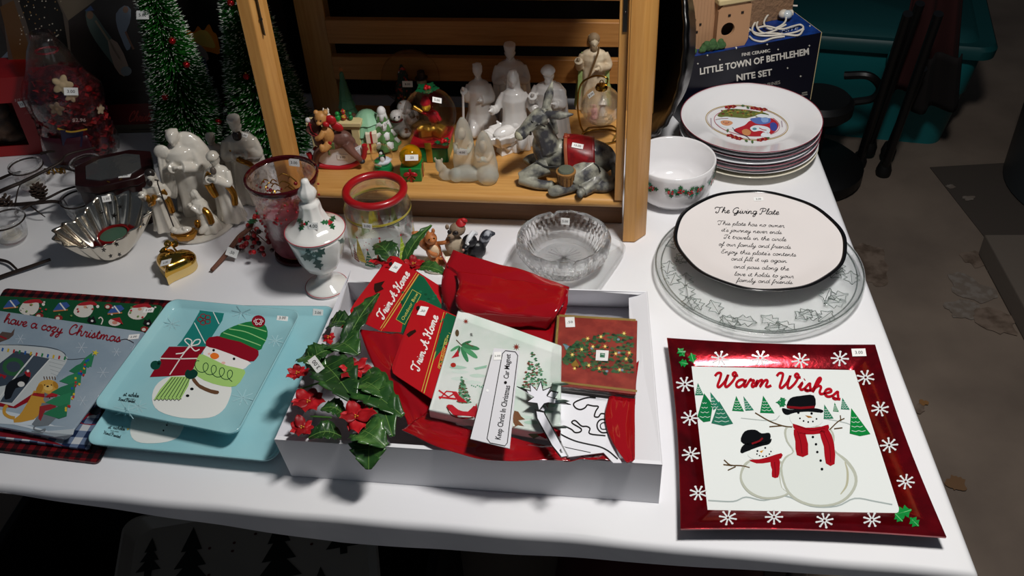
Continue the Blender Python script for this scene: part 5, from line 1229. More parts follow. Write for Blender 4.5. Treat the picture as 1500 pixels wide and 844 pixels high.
mb = MB(); mb.lathe([(0, .0), (.034, 0), (.040, .012), (.0425, .075), (.041, .080), (0, .080)], 36, c=(0, 0, .0145)); mb.build('pink_wax_candle', mat('6e2630', .5, vary=(40, '9a4a54', .4, .7)), V_)
for i in range(26):
    a = R.uniform(0, 6.28); z = .098 + R.uniform(.0, .036); r = R.uniform(.02, .040)
    mb = MB(); mb.tube([(r * math.cos(a), r * math.sin(a), z), (r * math.cos(a + .3) * .9, r * math.sin(a + .3) * .9, z + .009), (r * math.cos(a + .5), r * math.sin(a + .5), z + .004)], .0011, 5, smooth=3); mb.build('gold_twig', mat('a07a34', .3, metal=.9), V_)
for i in range(16):
    a = R.uniform(0, 6.28); z = .102 + R.uniform(.0, .02); r = R.uniform(.01, .040); mb = MB(); mb.ball((r * math.cos(a), r * math.sin(a), z), .0034, seg=10, rings=7); mb.build('red_berry', mat('7a0e18', .2, coat=.4), V_)
sticker(V_, 431, 238, '3.00', w=.019, h=.013, size=.007)

# ---------------- lidded porcelain urn
q = at(479, 420); U_ = thing('lidded_porcelain_urn', 'white porcelain footed urn with pointed lid and holly sprigs', 'urn', q + Vector((0, 0, .0006)), rz=.2)
wp = mat('ecebe7', .1, coat=.7)
oct_ = lambda a, z, j: 1 - .035 * abs(math.sin(4 * a)) if .05 < z < .1 or z > .125 else 1
mb = MB(); mb.lathe([(0, 0), (.033, 0), (.0345, .003), (.031, .007), (.018, .013), (.012, .022), (.012, .030), (.017, .036), (.028, .046), (.0365, .062), (.042, .085), (.0445, .104), (.045, .110), (.043, .110), (.040, .085), (.032, .060), (.02, .045), (0, .042)], 64, fn=lambda a, z, j: 1 - (.05 * abs(math.sin(4 * a)) if .04 < z < .1 and j < 13 else 0))
mb.build('urn_body', wp, U_, angle=180)
mb = MB(); mb.lathe([(0, .1105), (.0455, .1105), (.0470, .1125), (.0455, .1150), (.041, .1175), (.031, .1245), (.024, .134), (.0175, .150), (.0165, .160), (.0155, .1635), (.011, .1665), (.0095, .169), (.0125, .174), (.0148, .181), (.0125, .188), (.0075, .194), (.0062, .200), (.0050, .2045), (0, .206)], 64, fn=lambda a, z, j: 1 - (.09 * abs(math.sin(4 * a)) if .12 < z < .161 or .175 < z < .197 else 0))
mb.build('lid', wp, U_, angle=180)
mb = MB(); mb.tube([(.0466 * math.cos(a), .0466 * math.sin(a), .1138) for a in [i * PI / 40 for i in range(80)]], .0007, 6, closed=True); mb.tube([(.0340 * math.cos(a), .0340 * math.sin(a), .0035) for a in [i * PI / 40 for i in range(80)]], .0006, 6, closed=True); mb.build('red_line', mat('b03040', .3), U_)
ut = bvh(U_)
def sprig(t, tree, px, py, s, a0=0, greens=('1f5a34', '2d7044'), berries=True, name='holly_print', n=3):
    p = Pic(t, px, py, 1, name=name, tree=tree, off=.0004); p.strict = True
    for k in range(n):
        a = a0 + k * 2 * PI / 3 * (.62 if n > 3 else 1); pts = []
        for i in range(15):
            u = i / 14; w = s * .26 * math.sin(PI * u) * (1 + .45 * math.cos(u * 6 * PI)); pts.append((s * u, w))
        pts += [(x, -y) for x, y in pts[::-1][1:-1]]
        p.fan([(x * math.cos(a) - y * math.sin(a), (x * math.sin(a) + y * math.cos(a)) * .85) for x, y in pts], greens[k % 2], rings=3)
    if berries:
        for k in range(3): p.dot(s * .16 * math.cos(k * 2.1), s * .16 * math.sin(k * 2.1), s * .13, c='c02030', L=9)
    return p.build()
for px, py, s, a in ((444, 328, 13, 1.9), (483, 326, 14, 1.1), (494, 306, 9, -.3)): sprig(U_, ut, px, py, s, a)
for px, py, s, a in ((462, 378, 22, 1.2), (455, 372, 12, -2.2), (510, 355, 16, 1.3)): sprig(U_, ut, px, py, s, a, greens=('46605a', '5c746c'), berries=False)
sticker(U_, 459, 331, '4.00', w=.016, h=.011, size=.0075)

# ---------------- printed glass jar with red rubber ring
q = at(563, 367); J = thing('red_ring_glass_jar', 'clear glass jar with thick red ring and printed paper-tree pattern', 'jar', q + Vector((0, 0, .0006)))
jp = [(.043, .128), (.0445, .120), (.050, .112), (.0535, .105), (.0545, .09), (.0545, .02), (.052, .006), (.046, 0), (0, 0)]
ji = [(0, .006), (.044, .006), (.050, .012), (.0520, .022), (.0520, .09), (.0510, .104), (.0475, .110), (.042, .119), (.0405, .128)]
ZS = .92; jp = [(r, z * ZS) for r, z in jp]; ji = [(r, z * ZS) for r, z in ji]
mb = MB(); mb.lathe(jp + ji, 56, closed=True); mb.build('glass_body', clear(.42, 'f4fbf7', ior=1.3), J, angle=180)
mb = MB(); mb.tube([(.0465 * math.cos(a), .0465 * math.sin(a), .1205) for a in [i * PI / 28 for i in range(56)]], .0066, 14, closed=True); mb.build('red_ring', mat('a30f18', .35, coat=.4), J)
def onjar(u, v):   # u metres along the wall from the front, v height
    a = -PI / 2 + u / .0546; n = Vector((math.cos(a), math.sin(a), 0)); return (Vector(J.location) + n * .0546 + Vector((0, 0, v)), n)
p = Pic(J, fn=onjar, name='printed_trees', off=.0003)
def band(z, w, c, L):
    n = 60; V = []; F = []
    for i in range(n + 1):
        u = -.171 + .343 * i / n; V += [(u, z - w / 2), (u, z + w / 2)]
    for i in range(n): F.append((2 * i, 2 * i + 2, 2 * i + 3, 2 * i + 1))
    p.raw(V, F, c, L)
band(.0885, .0042, 'c2b23a', 1); band(.0847, .0012, '2a2a22', 1)
for i in range(90): u = -.171 + .0038 * i; p.poly([(u, .0878), (u + .002, .0878), (u + .002, .0884), (u, .0884)], '2a2a22', 2)
trs = [(-.036, .012, .022, .048, 'c8b02a'), (-.048, .008, .016, .030, '7a2a1c'), (-.019, .006, .020, .034, '1e5a3a'), (.004, .022, .020, .042, 'b8502a'), (.012, .004, .022, .040, '2c7a44'), (.040, .012, .018, .046, '9ab82a'), (.048, .006, .016, .026, '7a2a1c')]
for k in range(3):
    for u, z, w, h, c in trs:
        U = u + k * .114
        if U > .17: U -= .343
        p.poly([(U - w / 2, z), (U, z + .0), (U, z + h)], c, 3); p.poly([(U, z), (U + w / 2, z), (U, z + h)], c, 3)
        for j in range(4): zz = z + h * (.12 + .18 * j); ww = w / 2 * (1 - (.12 + .18 * j)) * .8; p.stroke([(U - ww, zz), (U - ww / 2, zz + .002), (U, zz), (U + ww / 2, zz + .002), (U + ww, zz)], .0008, 'f0e8c0' if c != 'c8b02a' else '8a7a1a', 4)
        p.dot(U, z + h + .001, .0018, c='c02030', L=4, n=8)
for i in range(70): p.dot(rnd.uniform(-.17, .17), rnd.uniform(.01, .085), .0009, c='b02030', L=2, n=6)
p.build()
sticker(J, 538, 331, '3.00', w=.016, h=.010, size=.0065)

# ---------------- squirrel, raccoon and skunk figurine
q = at(664, 384); K = thing('woodland_animals_figurine', 'squirrel, raccoon and skunk figurine sharing a red book on a snowy base', 'figurine', q + Vector((0, 0, .0006)), rz=.05)
mb = MB(); mb.ball((-.004, -.004, .003), (.050, .030, .010)); mb.ball((-.02, -.016, .004), (.028, .016, .009)); mb.build('snowy_base', mat('e2d8c4', .7, bump=(90, .6)), K, remesh=.0016, relax=1)
sq = mat('b8703c', .5, vary=(80, '8a4a24', .5, .7))
mb = MB(); mb.ball((-.030, 0, .028), (.013, .012, .019)); mb.ball((-.032, -.004, .054), (.0105, .0105, .0105), rx=-.4); mb.ball((-.030, -.013, .056), (.0055, .005, .0045)); mb.ball((-.036, -.002, .065), (.003, .003, .005)); mb.ball((-.027, .0, .066), (.003, .003, .005))
mb.tube([(-.022, -.002, .042), (-.012, -.006, .045), (-.003, -.004, .046)], .0036, 8, smooth=3); mb.tube([(-.040, -.003, .038), (-.034, -.014, .032), (-.024, -.018, .03)], .0036, 8, smooth=3)
mb.ball((-.028, -.012, .012), (.009, .013, .008)); mb.ball((-.016, -.012, .012), (.006, .012, .006)); mb.build('squirrel', sq, K, remesh=.0011, relax=1)
mb = MB(); mb.tube([(-.035, .01, .02), (-.046, .008, .038), (-.052, .004, .056), (-.060, 0, .066)], [.006, .008, .008, .0025], 10, smooth=4); mb.build('squirrel_tail', sq, K)
mb = MB(); mb.ball((-.029, -.0085, .031), (.0085, .006, .013)); mb.build('squirrel_belly', mat('e4c8a4', .5), K)
mb = MB(); mb.ball((.004, .004, .033), (.0155, .013, .020)); mb.ball((.005, -.012, .012), (.010, .012, .007)); mb.tube([(.014, .002, .042), (.020, -.008, .034), (.016, -.016, .026)], .0045, 8, smooth=3); mb.build('raccoon_body', mat('b8a890', .6, bump=(200, .5)), K, remesh=.0011, relax=1)
mb = MB(); mb.ball((.012, .003, .063), (.0135, .012, .0115)); mb.ball((.001, -.007, .058), (.0065, .006, .005)); mb.ball((-.004, .0, .071), (.0035, .003, .005)); mb.ball((.018, .006, .074), (.0035, .003, .005)); mb.build('raccoon_head', mat('8a7560', .6, bump=(250, .5)), K, remesh=.001, relax=1)
for c, r in (((.0085, -.0085, .064), (.0050, .003, .004)), ((-.001, -.006, .065), (.0035, .003, .0045)), ((-.002, -.0125, .059), (.0018, .0018, .0015))): mb = MB(); mb.ball(c, r); mb.build('mask_patch', mat('231c1a', .4), K)
for c in ((.0085, -.011, .0645), (-.001, -.0085, .0655), (-.034, -.0135, .059), (-.0265, -.013, .060)): mb = MB(); mb.ball(c, .0014, seg=8, rings=6); mb.build('eye', mat('080808', .1), K)
mb = MB(); mb.lathe([(0, .010), (.005, .007), (.009, 0), (0, 0)], 14, c=(.018, .004, .0725)); mb.ball((.024, .003, .079), (.006, .004, .004), ry=.5); mb.build('santa_hat', mat('b01a20', .5), K)
mb = MB(); mb.ball((.040, -.002, .022), (.016, .013, .017)); mb.ball((.030, -.008, .046), (.0125, .0115, .0105)); mb.ball((.022, -.018, .041), (.006, .006, .005)); mb.ball((.036, -.002, .0555), (.0035, .003, .0035)); mb.tube([(.024, -.012, .03), (.014, -.02, .024), (.008, -.022, .022)], .004, 8, smooth=3); mb.ball((.028, -.016, .008), (.010, .010, .006)); mb.build('skunk', mat('17171b', .4, bump=(250, .5)), K, remesh=.0011, relax=1)
mb = MB(); mb.tube([(.048, .004, .020), (.054, .004, .038), (.060, .002, .048), (.072, 0, .050)], [.006, .009, .009, .002], 10, smooth=4); mb.build('skunk_tail', mat('2a2d38', .5, vary=(90, 'a8acb4', .5, .62)), K)
mb = MB(); mb.tube([(.024, -.0175, .047), (.029, -.014, .0545), (.036, -.004, .0575), (.042, .004, .050)], [.002, .004, .0042, .003], 8, smooth=4); mb.build('white_stripe', mat('dfe2e6', .5), K)
mb = MB(); mb.ball((.0185, -.0235, .040), .002); mb.build('skunk_nose', mat('c08a7a', .4), K)
mb = MB(); mb.ball((.0265, -.0195, .048), (.0024, .0012, .0028)); mb.build('skunk_eye', mat('f0f0f0', .2), K)
mb = MB(); mb.box((-.013, -.024, .026), (.002, .012, .020), ry=-.35); mb.box((-.001, -.024, .021), (.022, .012, .0018), rx=.9); mb.build('red_book', mat('8e2a2e', .5), K, bevel=.0004)
mb = MB(); mb.box((-.0125, -.0232, .027), (.0014, .010, .018), ry=-.35); mb.box((-.001, -.023, .0232), (.020, .010, .0014), rx=.9); mb.build('pages', mat('efe8da', .6), K)

# ---------------- cut-glass bowl on a square glass dish
q = at(827, 388); G1 = thing('square_glass_dish', 'square clear pressed glass dish under the cut-glass bowl', 'dish', q + Vector((0, 0, .0006)), rz=math.radians(-30))
gl = mat('f2f6f5', .0, trans=1, ior=1.35)
def rsq(a, n=5): return 1 / ((abs(math.cos(a)) ** n + abs(math.sin(a)) ** n) ** (1 / n))
dp = [(.080, .017), (.083, .0145), (.078, .010), (.066, .003), (.058, 0), (0, 0), (0, .003), (.058, .003), (.065, .006), (.075, .013), (.0785, .0165)]
mb = MB(); mb.lathe(dp, 72, fn=lambda a, z, j: rsq(a) * 1.02, closed=True); mb.build('dish', clear(.4, 'f4f8f6', ior=1.4), G1, angle=180)
ang_ = math.radians(9)
q = at(826, 384, .004); G2 = thing('cut_glass_bowl', 'heavy cut-glass bowl with notched rim and star cuts, on the square glass dish', 'bowl', q + Vector((0, 0, .0006)), rz=ang_)
def cut(a, z, j):
    if j > 9: return 1 + .006 * math.sin(24 * a)
    k = 8; f = (a * k / (2 * PI)) % 1; d = abs(f - .5) * 2; zz = (z - .026) / .024
    star = abs(math.sin(a * 24 + z * 260)) * .5 + abs(math.sin(a * 24 - z * 260)) * .5
    return 1 + .05 * (d - .5) * max(0, 1 - abs(zz)) + .075 * (star - .6) * max(0, 1 - abs(zz)) * (1 if z > .004 else 0)
cp = [(.066, .052), (.0705, .054), (.0745, .051), (.076, .046), (.0755, .038), (.073, .03), (.069, .022), (.063, .012), (.056, .004), (.048, 0), (0, 0), (0, .008), (.04, .008), (.05, .011), (.057, .022), (.0615, .036), (.064, .047)]
mb = MB(); mb.lathe(cp, 192, fn=cut, closed=True)
for v in mb.bm.verts:
    if v.co.z > .040:
        a = math.atan2(v.co.y, v.co.x); f = (a * 4 / (2 * PI) + .0) % 1; d = min(f, 1 - f)
        if d < .05: v.co.z -= .007 * (1 - d / .05)
        v.co.z -= .0012 * abs(math.sin(a * 8))
mb.build('bowl', clear(.82, 'ffffff', ior=1.5), G2, angle=8)
for k in range(12):
    a = k * PI / 12; mb = MB(); mb.box((0, 0, .0086), (.060, .0012, .0012), rz=a); mb.build('star_ray', clear(.6), G2, smooth=False)
sticker(G2, 828, 324, '5.00', w=.015, h=.012, tree=bvh(G2, ['bowl']))

# ================================================================ right side
# ---------------- white bowl with holly band
q = at(984, 287); B_ = thing('holly_band_bowl', 'white ceramic bowl with a holly and berry band around it', 'bowl', q + Vector((0, 0, .0006)))
wc = mat('e9e8ea', .12, coat=.6)
BR = .0700
mb = MB(); mb.lathe([(BR, .080), (BR + .0014, .0785), (BR + .001, .07), (BR - .001, .04), (BR - .006, .018), (BR - .018, .005), (BR - .030, .003), (BR - .031, 0), (BR - .035, 0), (BR - .036, .003), (0, .003), (0, .007), (BR - .025, .008), (BR - .011, .018), (BR - .005, .04), (BR - .003, .078)], 64, closed=True); mb.build('bowl', wc, B_, angle=180)
def onbowl(u, v): a = -PI / 2 + u / BR; n = Vector((math.cos(a), math.sin(a), -.05)); r = BR - .001 + (.002 * (v - .04) / .03 if v > .04 else -.005 * ((.04 - v) / .022) ** 1.3); return (Vector(B_.location) + Vector((math.cos(a) * r, math.sin(a) * r, v)), n)
p = Pic(B_, fn=onbowl, name='printed_holly_band', off=.0006)
def leafpts(s, a, w=.3):
    pts = []
    for i in range(13): u = i / 12; pts.append((s * u, s * w * math.sin(PI * u) * (1 + .4 * math.cos(u * 6 * PI))))
    pts += [(x, -y) for x, y in pts[::-1][1:-1]]; return [(x * math.cos(a) - y * math.sin(a), x * math.sin(a) + y * math.cos(a)) for x, y in pts]
for k in range(22):
    u0 = -.18 + k * .0164; v0 = .054 + .003 * math.sin(k * 1.9)
    if k % 5 == 4: continue
    for j in range(3):
        a = j * 2.2 + k * 1.3; c = ('1e5a3a', '3f8a70', '2c6a3a')[(j + k) % 3]
        p.fan([(u0 + x, v0 + y) for x, y in leafpts(.0125, a)], c, rings=2)
    for j in range(4): p.dot(u0 + .004 * math.cos(j * 1.7 + k), v0 + .003 * math.sin(j * 1.7 + k), .0021, c=('b01c28', 'c83038')[j % 2], L=70, n=8)
    p.stroke([(u0 - .009, v0 - .004), (u0, v0 - .001), (u0 + .009, v0 - .003)], .0007, '4a6a3a', 71)
p.build()

# ---------------- stack of plates
q = at(1100, 182, .04); PR = .1272
cx, cy = at(1100, 171, .072).x, at(1100, 171, .072).y
def plate_prof(R):
    return [(0, .0045), (R * .58, .0045), (R * .64, .006), (R * .72, .0115), (R * .97, .0195), (R, .0215), (R * 1.004, .0205), (R * .98, .0175), (R * .74, .0085), (R * .62, .0025), (R * .58, 0), (R * .54, 0), (R * .54, .0022), (0, .0022)]
st = [(0, 'e9e3cf', None, 1.0, 0, 'cream dinner plate at the very bottom of the plate stack'), (.0073, 'f0eff2', None, .985, .002, 'plain white dinner plate, second from the bottom of the stack'),
      (.0146, 'f0eff2', '8a3a48', .985, -.002, 'white plate with thin maroon rim, third from the bottom of the stack'), (.0219, 'f0eff2', '8a3a48', .99, .001, 'white plate with maroon rim in the middle of the stack'),
      (.0292, 'eef0f4', None, .985, -.003, 'plain bluish white plate just above the middle of the stack'), (.0365, 'f0eff2', '8a3a48', .99, .002, 'white plate with maroon rim, third from the top of the stack'),
      (.0438, 'f0eff2', '6a6a70', .985, -.001, 'white plate with grey rim line directly under the Santa plate'), (.0515, 'f2f1f3', '8a3a48', 1.0, 0, 'topmost plate of the stack printed with Santa inside a gold ring')]
for z, c, rim, k, dx, lab in st:
    t = thing('dinner_plate', lab, 'plate', (cx + dx, cy + dx * .7, T + z + .0008), group='stacked dinner plates')
    mb = MB(); mb.lathe([(r * k, zz) for r, zz in plate_prof(PR)], 80); pl_ = mb.build('plate', mat(c, .12, coat=.6), t, angle=180)
    if rim:
        mb = MB(); mb.tube([(PR * k * 1.001 * math.cos(a), PR * k * 1.001 * math.sin(a), .0212) for a in [i * PI / 45 for i in range(90)]], .0008, 6, closed=True); mb.build('rim_line', mat(rim, .3), pl_)
p = Pic(t, 1000, 120, 7.5, name='printed_santa', off=.0003, only=['plate'])
def ell(cx_, cy_, rx, ry, n=48, a=0): return [(cx_ + rx * math.cos(f) * math.cos(a) - ry * math.sin(f) * math.sin(a), cy_ + rx * math.cos(f) * math.sin(a) + ry * math.sin(f) * math.cos(a)) for f in [2 * PI * i / n for i in range(n)]]
p.stroke(ell(705, 450, 455, 185, a=.13), 9, 'b0985a', closed=True); p.stroke(ell(705, 450, 440, 175, a=.13), 4, '9a6a5a', closed=True); p.stroke(ell(705, 452, 362, 140, a=.13), 8, 'b86a78', closed=True)
p.poly(q4(380, 370, 430, 330, 500, 300, 620, 300, 760, 320, 900, 340, 950, 370, 820, 370, 700, 400, 560, 390, 430, 390), '6c7438', sm=2)
for i in range(60): x = rnd.uniform(420, 900); p.dot(x, 345 + rnd.uniform(-32, 32) + (x - 660) * .06, rnd.uniform(8, 20), 8, ('3f5a2a', '8a8a3c', 'a88a3a', '5a6a30', '7a2a28')[i % 5], n=7, L=6 + i % 3)
for x, y in ((500, 280), (550, 272), (780, 290), (840, 300), (890, 305), (570, 610), (620, 625), (520, 590), (850, 640), (900, 630)):
    for k in range(5): p.dot(x + 24 * math.cos(k * 1.26), y + 10 * math.sin(k * 1.26), 20, 9, ('8a1c24', 'a82430')[k % 2], n=8, L=10)
    p.dot(x, y, 7, 4, 'c8a040', L=11)
for x, y in ((640, 262), (700, 270), (680, 640), (760, 640), (490, 560), (960, 620)): p.poly([(x + a, y + b) for a, b in leafpts(44, x * .01)], '4a6a40', 10)
p.poly(q4(360, 430, 400, 400, 470, 385, 560, 395, 680, 410, 720, 450, 680, 520, 560, 530, 480, 510, 380, 470), 'e6ebf0', 12, sm=3)      # beard and hair
p.poly(q4(415, 440, 460, 425, 530, 435, 550, 460, 500, 485, 440, 475), 'd89a72', 13, sm=3); p.dot(480, 458, 22, 10, 'c47a5a', 14); p.dot(450, 446, 7, 4, '2a3a5a', 14); p.dot(505, 448, 7, 4, '2a3a5a', 14)
p.stroke(q4(360, 420, 420, 408, 500, 405), 6, '8a3a48', 14, sm=3)
p.poly(q4(560, 530, 680, 480, 740, 430, 830, 440, 960, 400, 1040, 450, 1050, 500, 1000, 560, 900, 590, 760, 600, 640, 580), 'b32430', 13, sm=3)
p.poly(q4(740, 410, 820, 395, 900, 380, 960, 400, 960, 450, 880, 470, 800, 460), '5a74b8', 14, sm=3); p.poly(q4(860, 400, 930, 395, 940, 440, 880, 450), '88a8dc', 15, sm=2); p.poly(q4(800, 380, 860, 355, 960, 375, 1000, 400, 900, 400), 'e6ecf2', 15, sm=2)
p.poly(q4(740, 510, 800, 480, 900, 490, 960, 520, 940, 570, 860, 540, 780, 550), 'dfe8ee', 15, sm=3); p.poly(q4(650, 540, 700, 520, 750, 550, 730, 590, 670, 585), 'c88a58', 15, sm=2); p.dot(790, 520, 24, 14, '5a94a0', 16); p.stroke(q4(840, 510, 880, 530, 920, 535), 9, 'b0302a', 16)
p.poly(q4(960, 460, 1010, 450, 1040, 490, 1020, 540, 970, 530), '3f4a9a', 15, sm=2); p.poly(q4(880, 560, 960, 570, 950, 610, 860, 600), 'e6ecf2', 15, sm=2); p.stroke(q4(545, 505, 600, 560, 700, 600, 740, 640), 7, '2a2a3a', 16, sm=3)
p.stroke(q4(310, 400, 315, 480, 330, 520), 14, 'b8aab4', 12, sm=3); p.stroke(q4(1085, 430, 1095, 500), 14, 'b8aab4', 12)
p.build()

# ---------------- scalloped black dish standing on edge
q = at(978, 196); t = thing('black_scalloped_platter', 'glossy black fluted platter standing on edge beside the right shelf post', 'platter', q + Vector((-.006, .03, .0006)), rz=math.radians(-79))
bk = mat('060607', .3, spec=.5)
R1 = .175
mb = MB(); mb.M = frame((0, 0, R1 * 1.03), rx=math.radians(82))
mb.lathe([(0, 0), (R1 * .6, .002), (R1 * .72, .012), (R1 * .86, .034), (R1 * .98, .045), (R1 * 1.02, .044), (R1 * 1.0, .036), (R1 * .88, .024), (R1 * .74, .002), (R1 * .6, -.008), (0, -.010)], 120, fn=lambda a, z, j: 1 + (.022 * abs(math.sin(14 * a)) - .01) * (1 if j in (3, 4, 5, 6, 7) else 0), ey=1)
mb.build('platter', bk, t, angle=180)

# ---------------- boxed ceramic set
a1, b1, c1_ = at(1007, 85, .145), at(1203, 48, .145), at(1169, 32, .145)
d = b1 - a1; bw = d.length; ba = math.atan2(d.y, d.x); bd = .12
t = thing('nativity_set_carton', 'dark blue cardboard box lettered with a ceramic set name, behind the plate stack', 'box', (a1.x, a1.y, T + .0006), rz=ba)
nav = mat('0c0e1c', .35); blu = mat('123a86', .4, vary=(60, '0d2c68', .4, .6))
BHn = .145
mb = MB(); mb.box((bw / 2, .0008, BHn / 2), (bw, .0016, BHn)); mb.build('front_panel', nav, t, smooth=False)
mb = MB(); mb.box((bw / 2, bd / 2 + .001, BHn / 2 - .001), (bw - .0005, bd - .002, BHn - .002)); mb.build('carton', nav, t, bevel=.0008)
mb = MB(); mb.box((bw / 2, bd / 2, BHn - .0003), (bw, bd, .0016)); mb.build('top_panel', blu, t, smooth=False)
mb = MB(); mb.box((bw + .0008, bd / 2, BHn / 2), (.0016, bd, BHn)); mb.build('side_panel', mat('c9b68a', .5), t, smooth=False)
p = Pic(t, 940, 0, 4.69, name='printed_lettering', only=['front_panel', 'top_panel'], rough=.5)
wh = 'd8d4cc'
p.text('FINE CERAMIC', 688, 386, (24, -3.6), (-1.5, -30), wh, bold=.015, width=197)
p.text('LITTLE TOWN OF BETHLEHEM', 400, 512, (50, -9.3), (-2, -62), wh, bold=.03, width=762)
p.text('NITE SET', 652, 556, (50, -8.5), (-3, -60), wh, bold=.03, width=248)
p.text('FIGURINES', 800, 605, (30, -6), (-3, -32), '9a968e', bold=.01, width=155); p.text('SET', 890, 622, (30, -6), (-3, -26), '9a968e', bold=.01, width=52)
p.stroke(q4(1100, 640, 1136, 632), 9, '8a867e'); p.stroke(q4(1078, 658, 1138, 647), 9, '8a867e')
for x, y in ((384, 436), (535, 408), (935, 338), (1000, 466), (1090, 522), (1150, 312), (860, 303), (648, 330), (450, 378), (1155, 182)): p.poly(star(x, y, 8, 4), 'e0dccf', L=30)
p.text('NITE', 960, 230, (40, -9), (10, -34), 'b8c4dc', L=31, width=115)
p.build()
# ---------------- ceramic house, second house and night light cord on top of the box
zt = .1458
q = at(1060, 50, zt); t = thing('ceramic_brick_house', 'tan ceramic brick house with a round hole, standing on the blue box', 'ornament', (a1.x + .006, a1.y + .012, T + zt), rz=ba + math.radians(-2))
bc = mat('b58a66', .75, bump=(75, 1, 'brick'), dist=.008)
mb = MB(); hw_ = .052; hp_ = [(0, 0), (hw_ - .0001, 0), (hw_, .12), (0, .12)]
mb.box((hw_ / 2 + .004, .045, .075), (hw_, .06, .15)); mb.build('tower', bc, t, smooth=False)
fx0, fx1, fz = .052, .118, .088
mb = MB(); oc_ = [(.022 * math.cos(2 * PI * i / 24) * .62 , .022 * math.sin(2 * PI * i / 24) * .62) for i in range(24)]; cxh, czh = .074, .038
# front wall with the round hole: a ring of quads between the hole and the outline
outl = []
for i in range(24):
    a = 2 * PI * i / 24; dx, dz = math.cos(a), math.sin(a); k = min(((fx1 - cxh) if dx > 0 else (cxh - fx0)) / max(abs(dx), 1e-6), ((fz - czh) if dz > 0 else czh) / max(abs(dz), 1e-6)); outl.append((cxh + dx * k, czh + dz * k))
for y, s in ((.0, 1), (.006, -1)):
    A__ = [mb.v((cxh + x, y, czh + z)) for x, z in oc_]; B__ = [mb.v((x, y, z)) for x, z in outl]
    for i in range(24): mb._f([A__[i], A__[(i + 1) % 24], B__[(i + 1) % 24], B__[i]])
    if y == 0: A0, B0 = A__, B__
for i in range(24): mb._f([A0[i], A0[(i + 1) % 24], A__[(i + 1) % 24], A__[i]]); mb._f([B0[i], B0[(i + 1) % 24], B__[(i + 1) % 24], B__[i]])
for x, z in ((fx0, 0), (fx1, 0), (fx1, fz), (fx0, fz)): pass
mb.build('front_wall', bc, t, smooth=False)
for n_, c_, d_ in (('side_wall', (fx1 - .003, .035, fz / 2), (.006, .058, fz)), ('side_wall', (fx0 + .003, .035, fz / 2), (.006, .058, fz)), ('back_wall', ((fx0 + fx1) / 2, .061, fz / 2), (fx1 - fx0, .006, fz))):
    mb = MB(); mb.box(c_, d_); mb.build(n_, bc, t, smooth=False)
for x, z, l in ((fx0, fz, .0), (fx1, fz, .0)): pass
mb = MB(); mb.box(((fx0 + fx1) / 2, .03, fz + .006), (fx1 - fx0 + .006, .07, .012)); mb.build('flat_roof', mat('cdb98a', .7), t, bevel=.003)
for x, z in ((.012, .06), (.024, .050), (.018, .036)): mb = MB(); mb.box((x, .0145, z), (.004, .002, .004)); mb.build('small_window', mat('1a120e', .8), t, smooth=False)
for x, z in ((.074, .066), (.100, .068)): mb = MB(); mb.box((x, -.0005, z), (.005, .002, .004)); mb.build('small_window', mat('1a120e', .8), t, smooth=False)
mb = MB(); R = random.Random(2)
for i in range(22): mb.ball((.006 + .062 * R.random(), -.004 + .006 * R.random(), .004 + .008 * R.random() * (1 + (i % 3 == 0))), R.uniform(.004, .007))
mb.ball((.045, -.002, .014), (.008, .006, .012)); mb.build('green_bush', mat('3c5e34', .8, bump=(250, 1), dist=.002), t, remesh=.0015)
q = Vector((a1.x, a1.y, 0)) + Vector((math.cos(ba), math.sin(ba), 0)) * .165 + Vector((-math.sin(ba), math.cos(ba), 0)) * .085
t = thing('rough_clay_house', 'rough brown ceramic house standing behind the white cord on the box', 'ornament', (q.x, q.y, T + zt), rz=ba)
mb = MB(); mb.box((0, 0, .05), (.06, .03, .10)); mb.box((.065, .012, .03), (.07, .03, .06)); mb.ball((0, 0, .10), (.03, .018, .012)); mb.build('walls', mat('8a6a50', .9, bump=(110, 1), dist=.004), t, remesh=.003, relax=1)
mb = MB(); mb.lathe([(.012, 0), (.010, .02), (.006, .04), (0, .05)], 16, c=(.07, -.006, .06)); mb.build('dome', mat('b8a468', .6), t)
# cord
t = thing('white_cord_bundle', 'coiled white electric night light cord lying on the blue box', 'cord', (0, 0, 0))
cw = mat('d6cfc2', .4)
def pz(u, v, h=.004): return at(940 + u / 4.69, v / 4.69, zt + h)
loops = [[(735, 215, .004), (728, 150, .008), (770, 70, .014), (830, 10, .018), (870, 5, .018), (890, 40, .016), (850, 90, .012), (790, 140, .01), (760, 200, .006), (790, 240, .004), (900, 245, .004), (1040, 225, .004), (1108, 195, .005), (1090, 170, .006), (1040, 180, .008), (960, 200, .01), (860, 180, .012), (800, 190, .008)],
         [(860, 50, .016), (820, 110, .012), (790, 175, .008), (830, 225, .005), (930, 230, .006), (1010, 240, .004), (1080, 240, .004), (1112, 200, .005)],
         [(880, 60, .02), (930, 70, .018), (980, 90, .014), (990, 140, .012), (950, 180, .01), (880, 200, .008), (840, 160, .01), (870, 100, .014), (930, 60, .018), (1010, 40, .02), (1070, 40, .02)],
         [(740, 250, .003), (770, 275, .003), (830, 285, .003), (900, 262, .004), (980, 250, .004)], [(720, 190, .004), (800, 230, .004), (900, 215, .008), (990, 170, .01)]]
for l in loops: mb = MB(); mb.tube([pz(*a) for a in l], .0019, 8, smooth=6); mb.build('cord_loop', cw, t)
for u, v, s in ((885, 55, .008), (975, 95, .011)):
    c = pz(u, v, .016); mb = MB(); mb.ball(c, (s, s * .8, s * .8), rz=.5); mb.tube([c, c + Vector((s * 1.6, .003, 0))], s * .6, 10); mb.build('plug', mat('cfc6b8', .4), t)
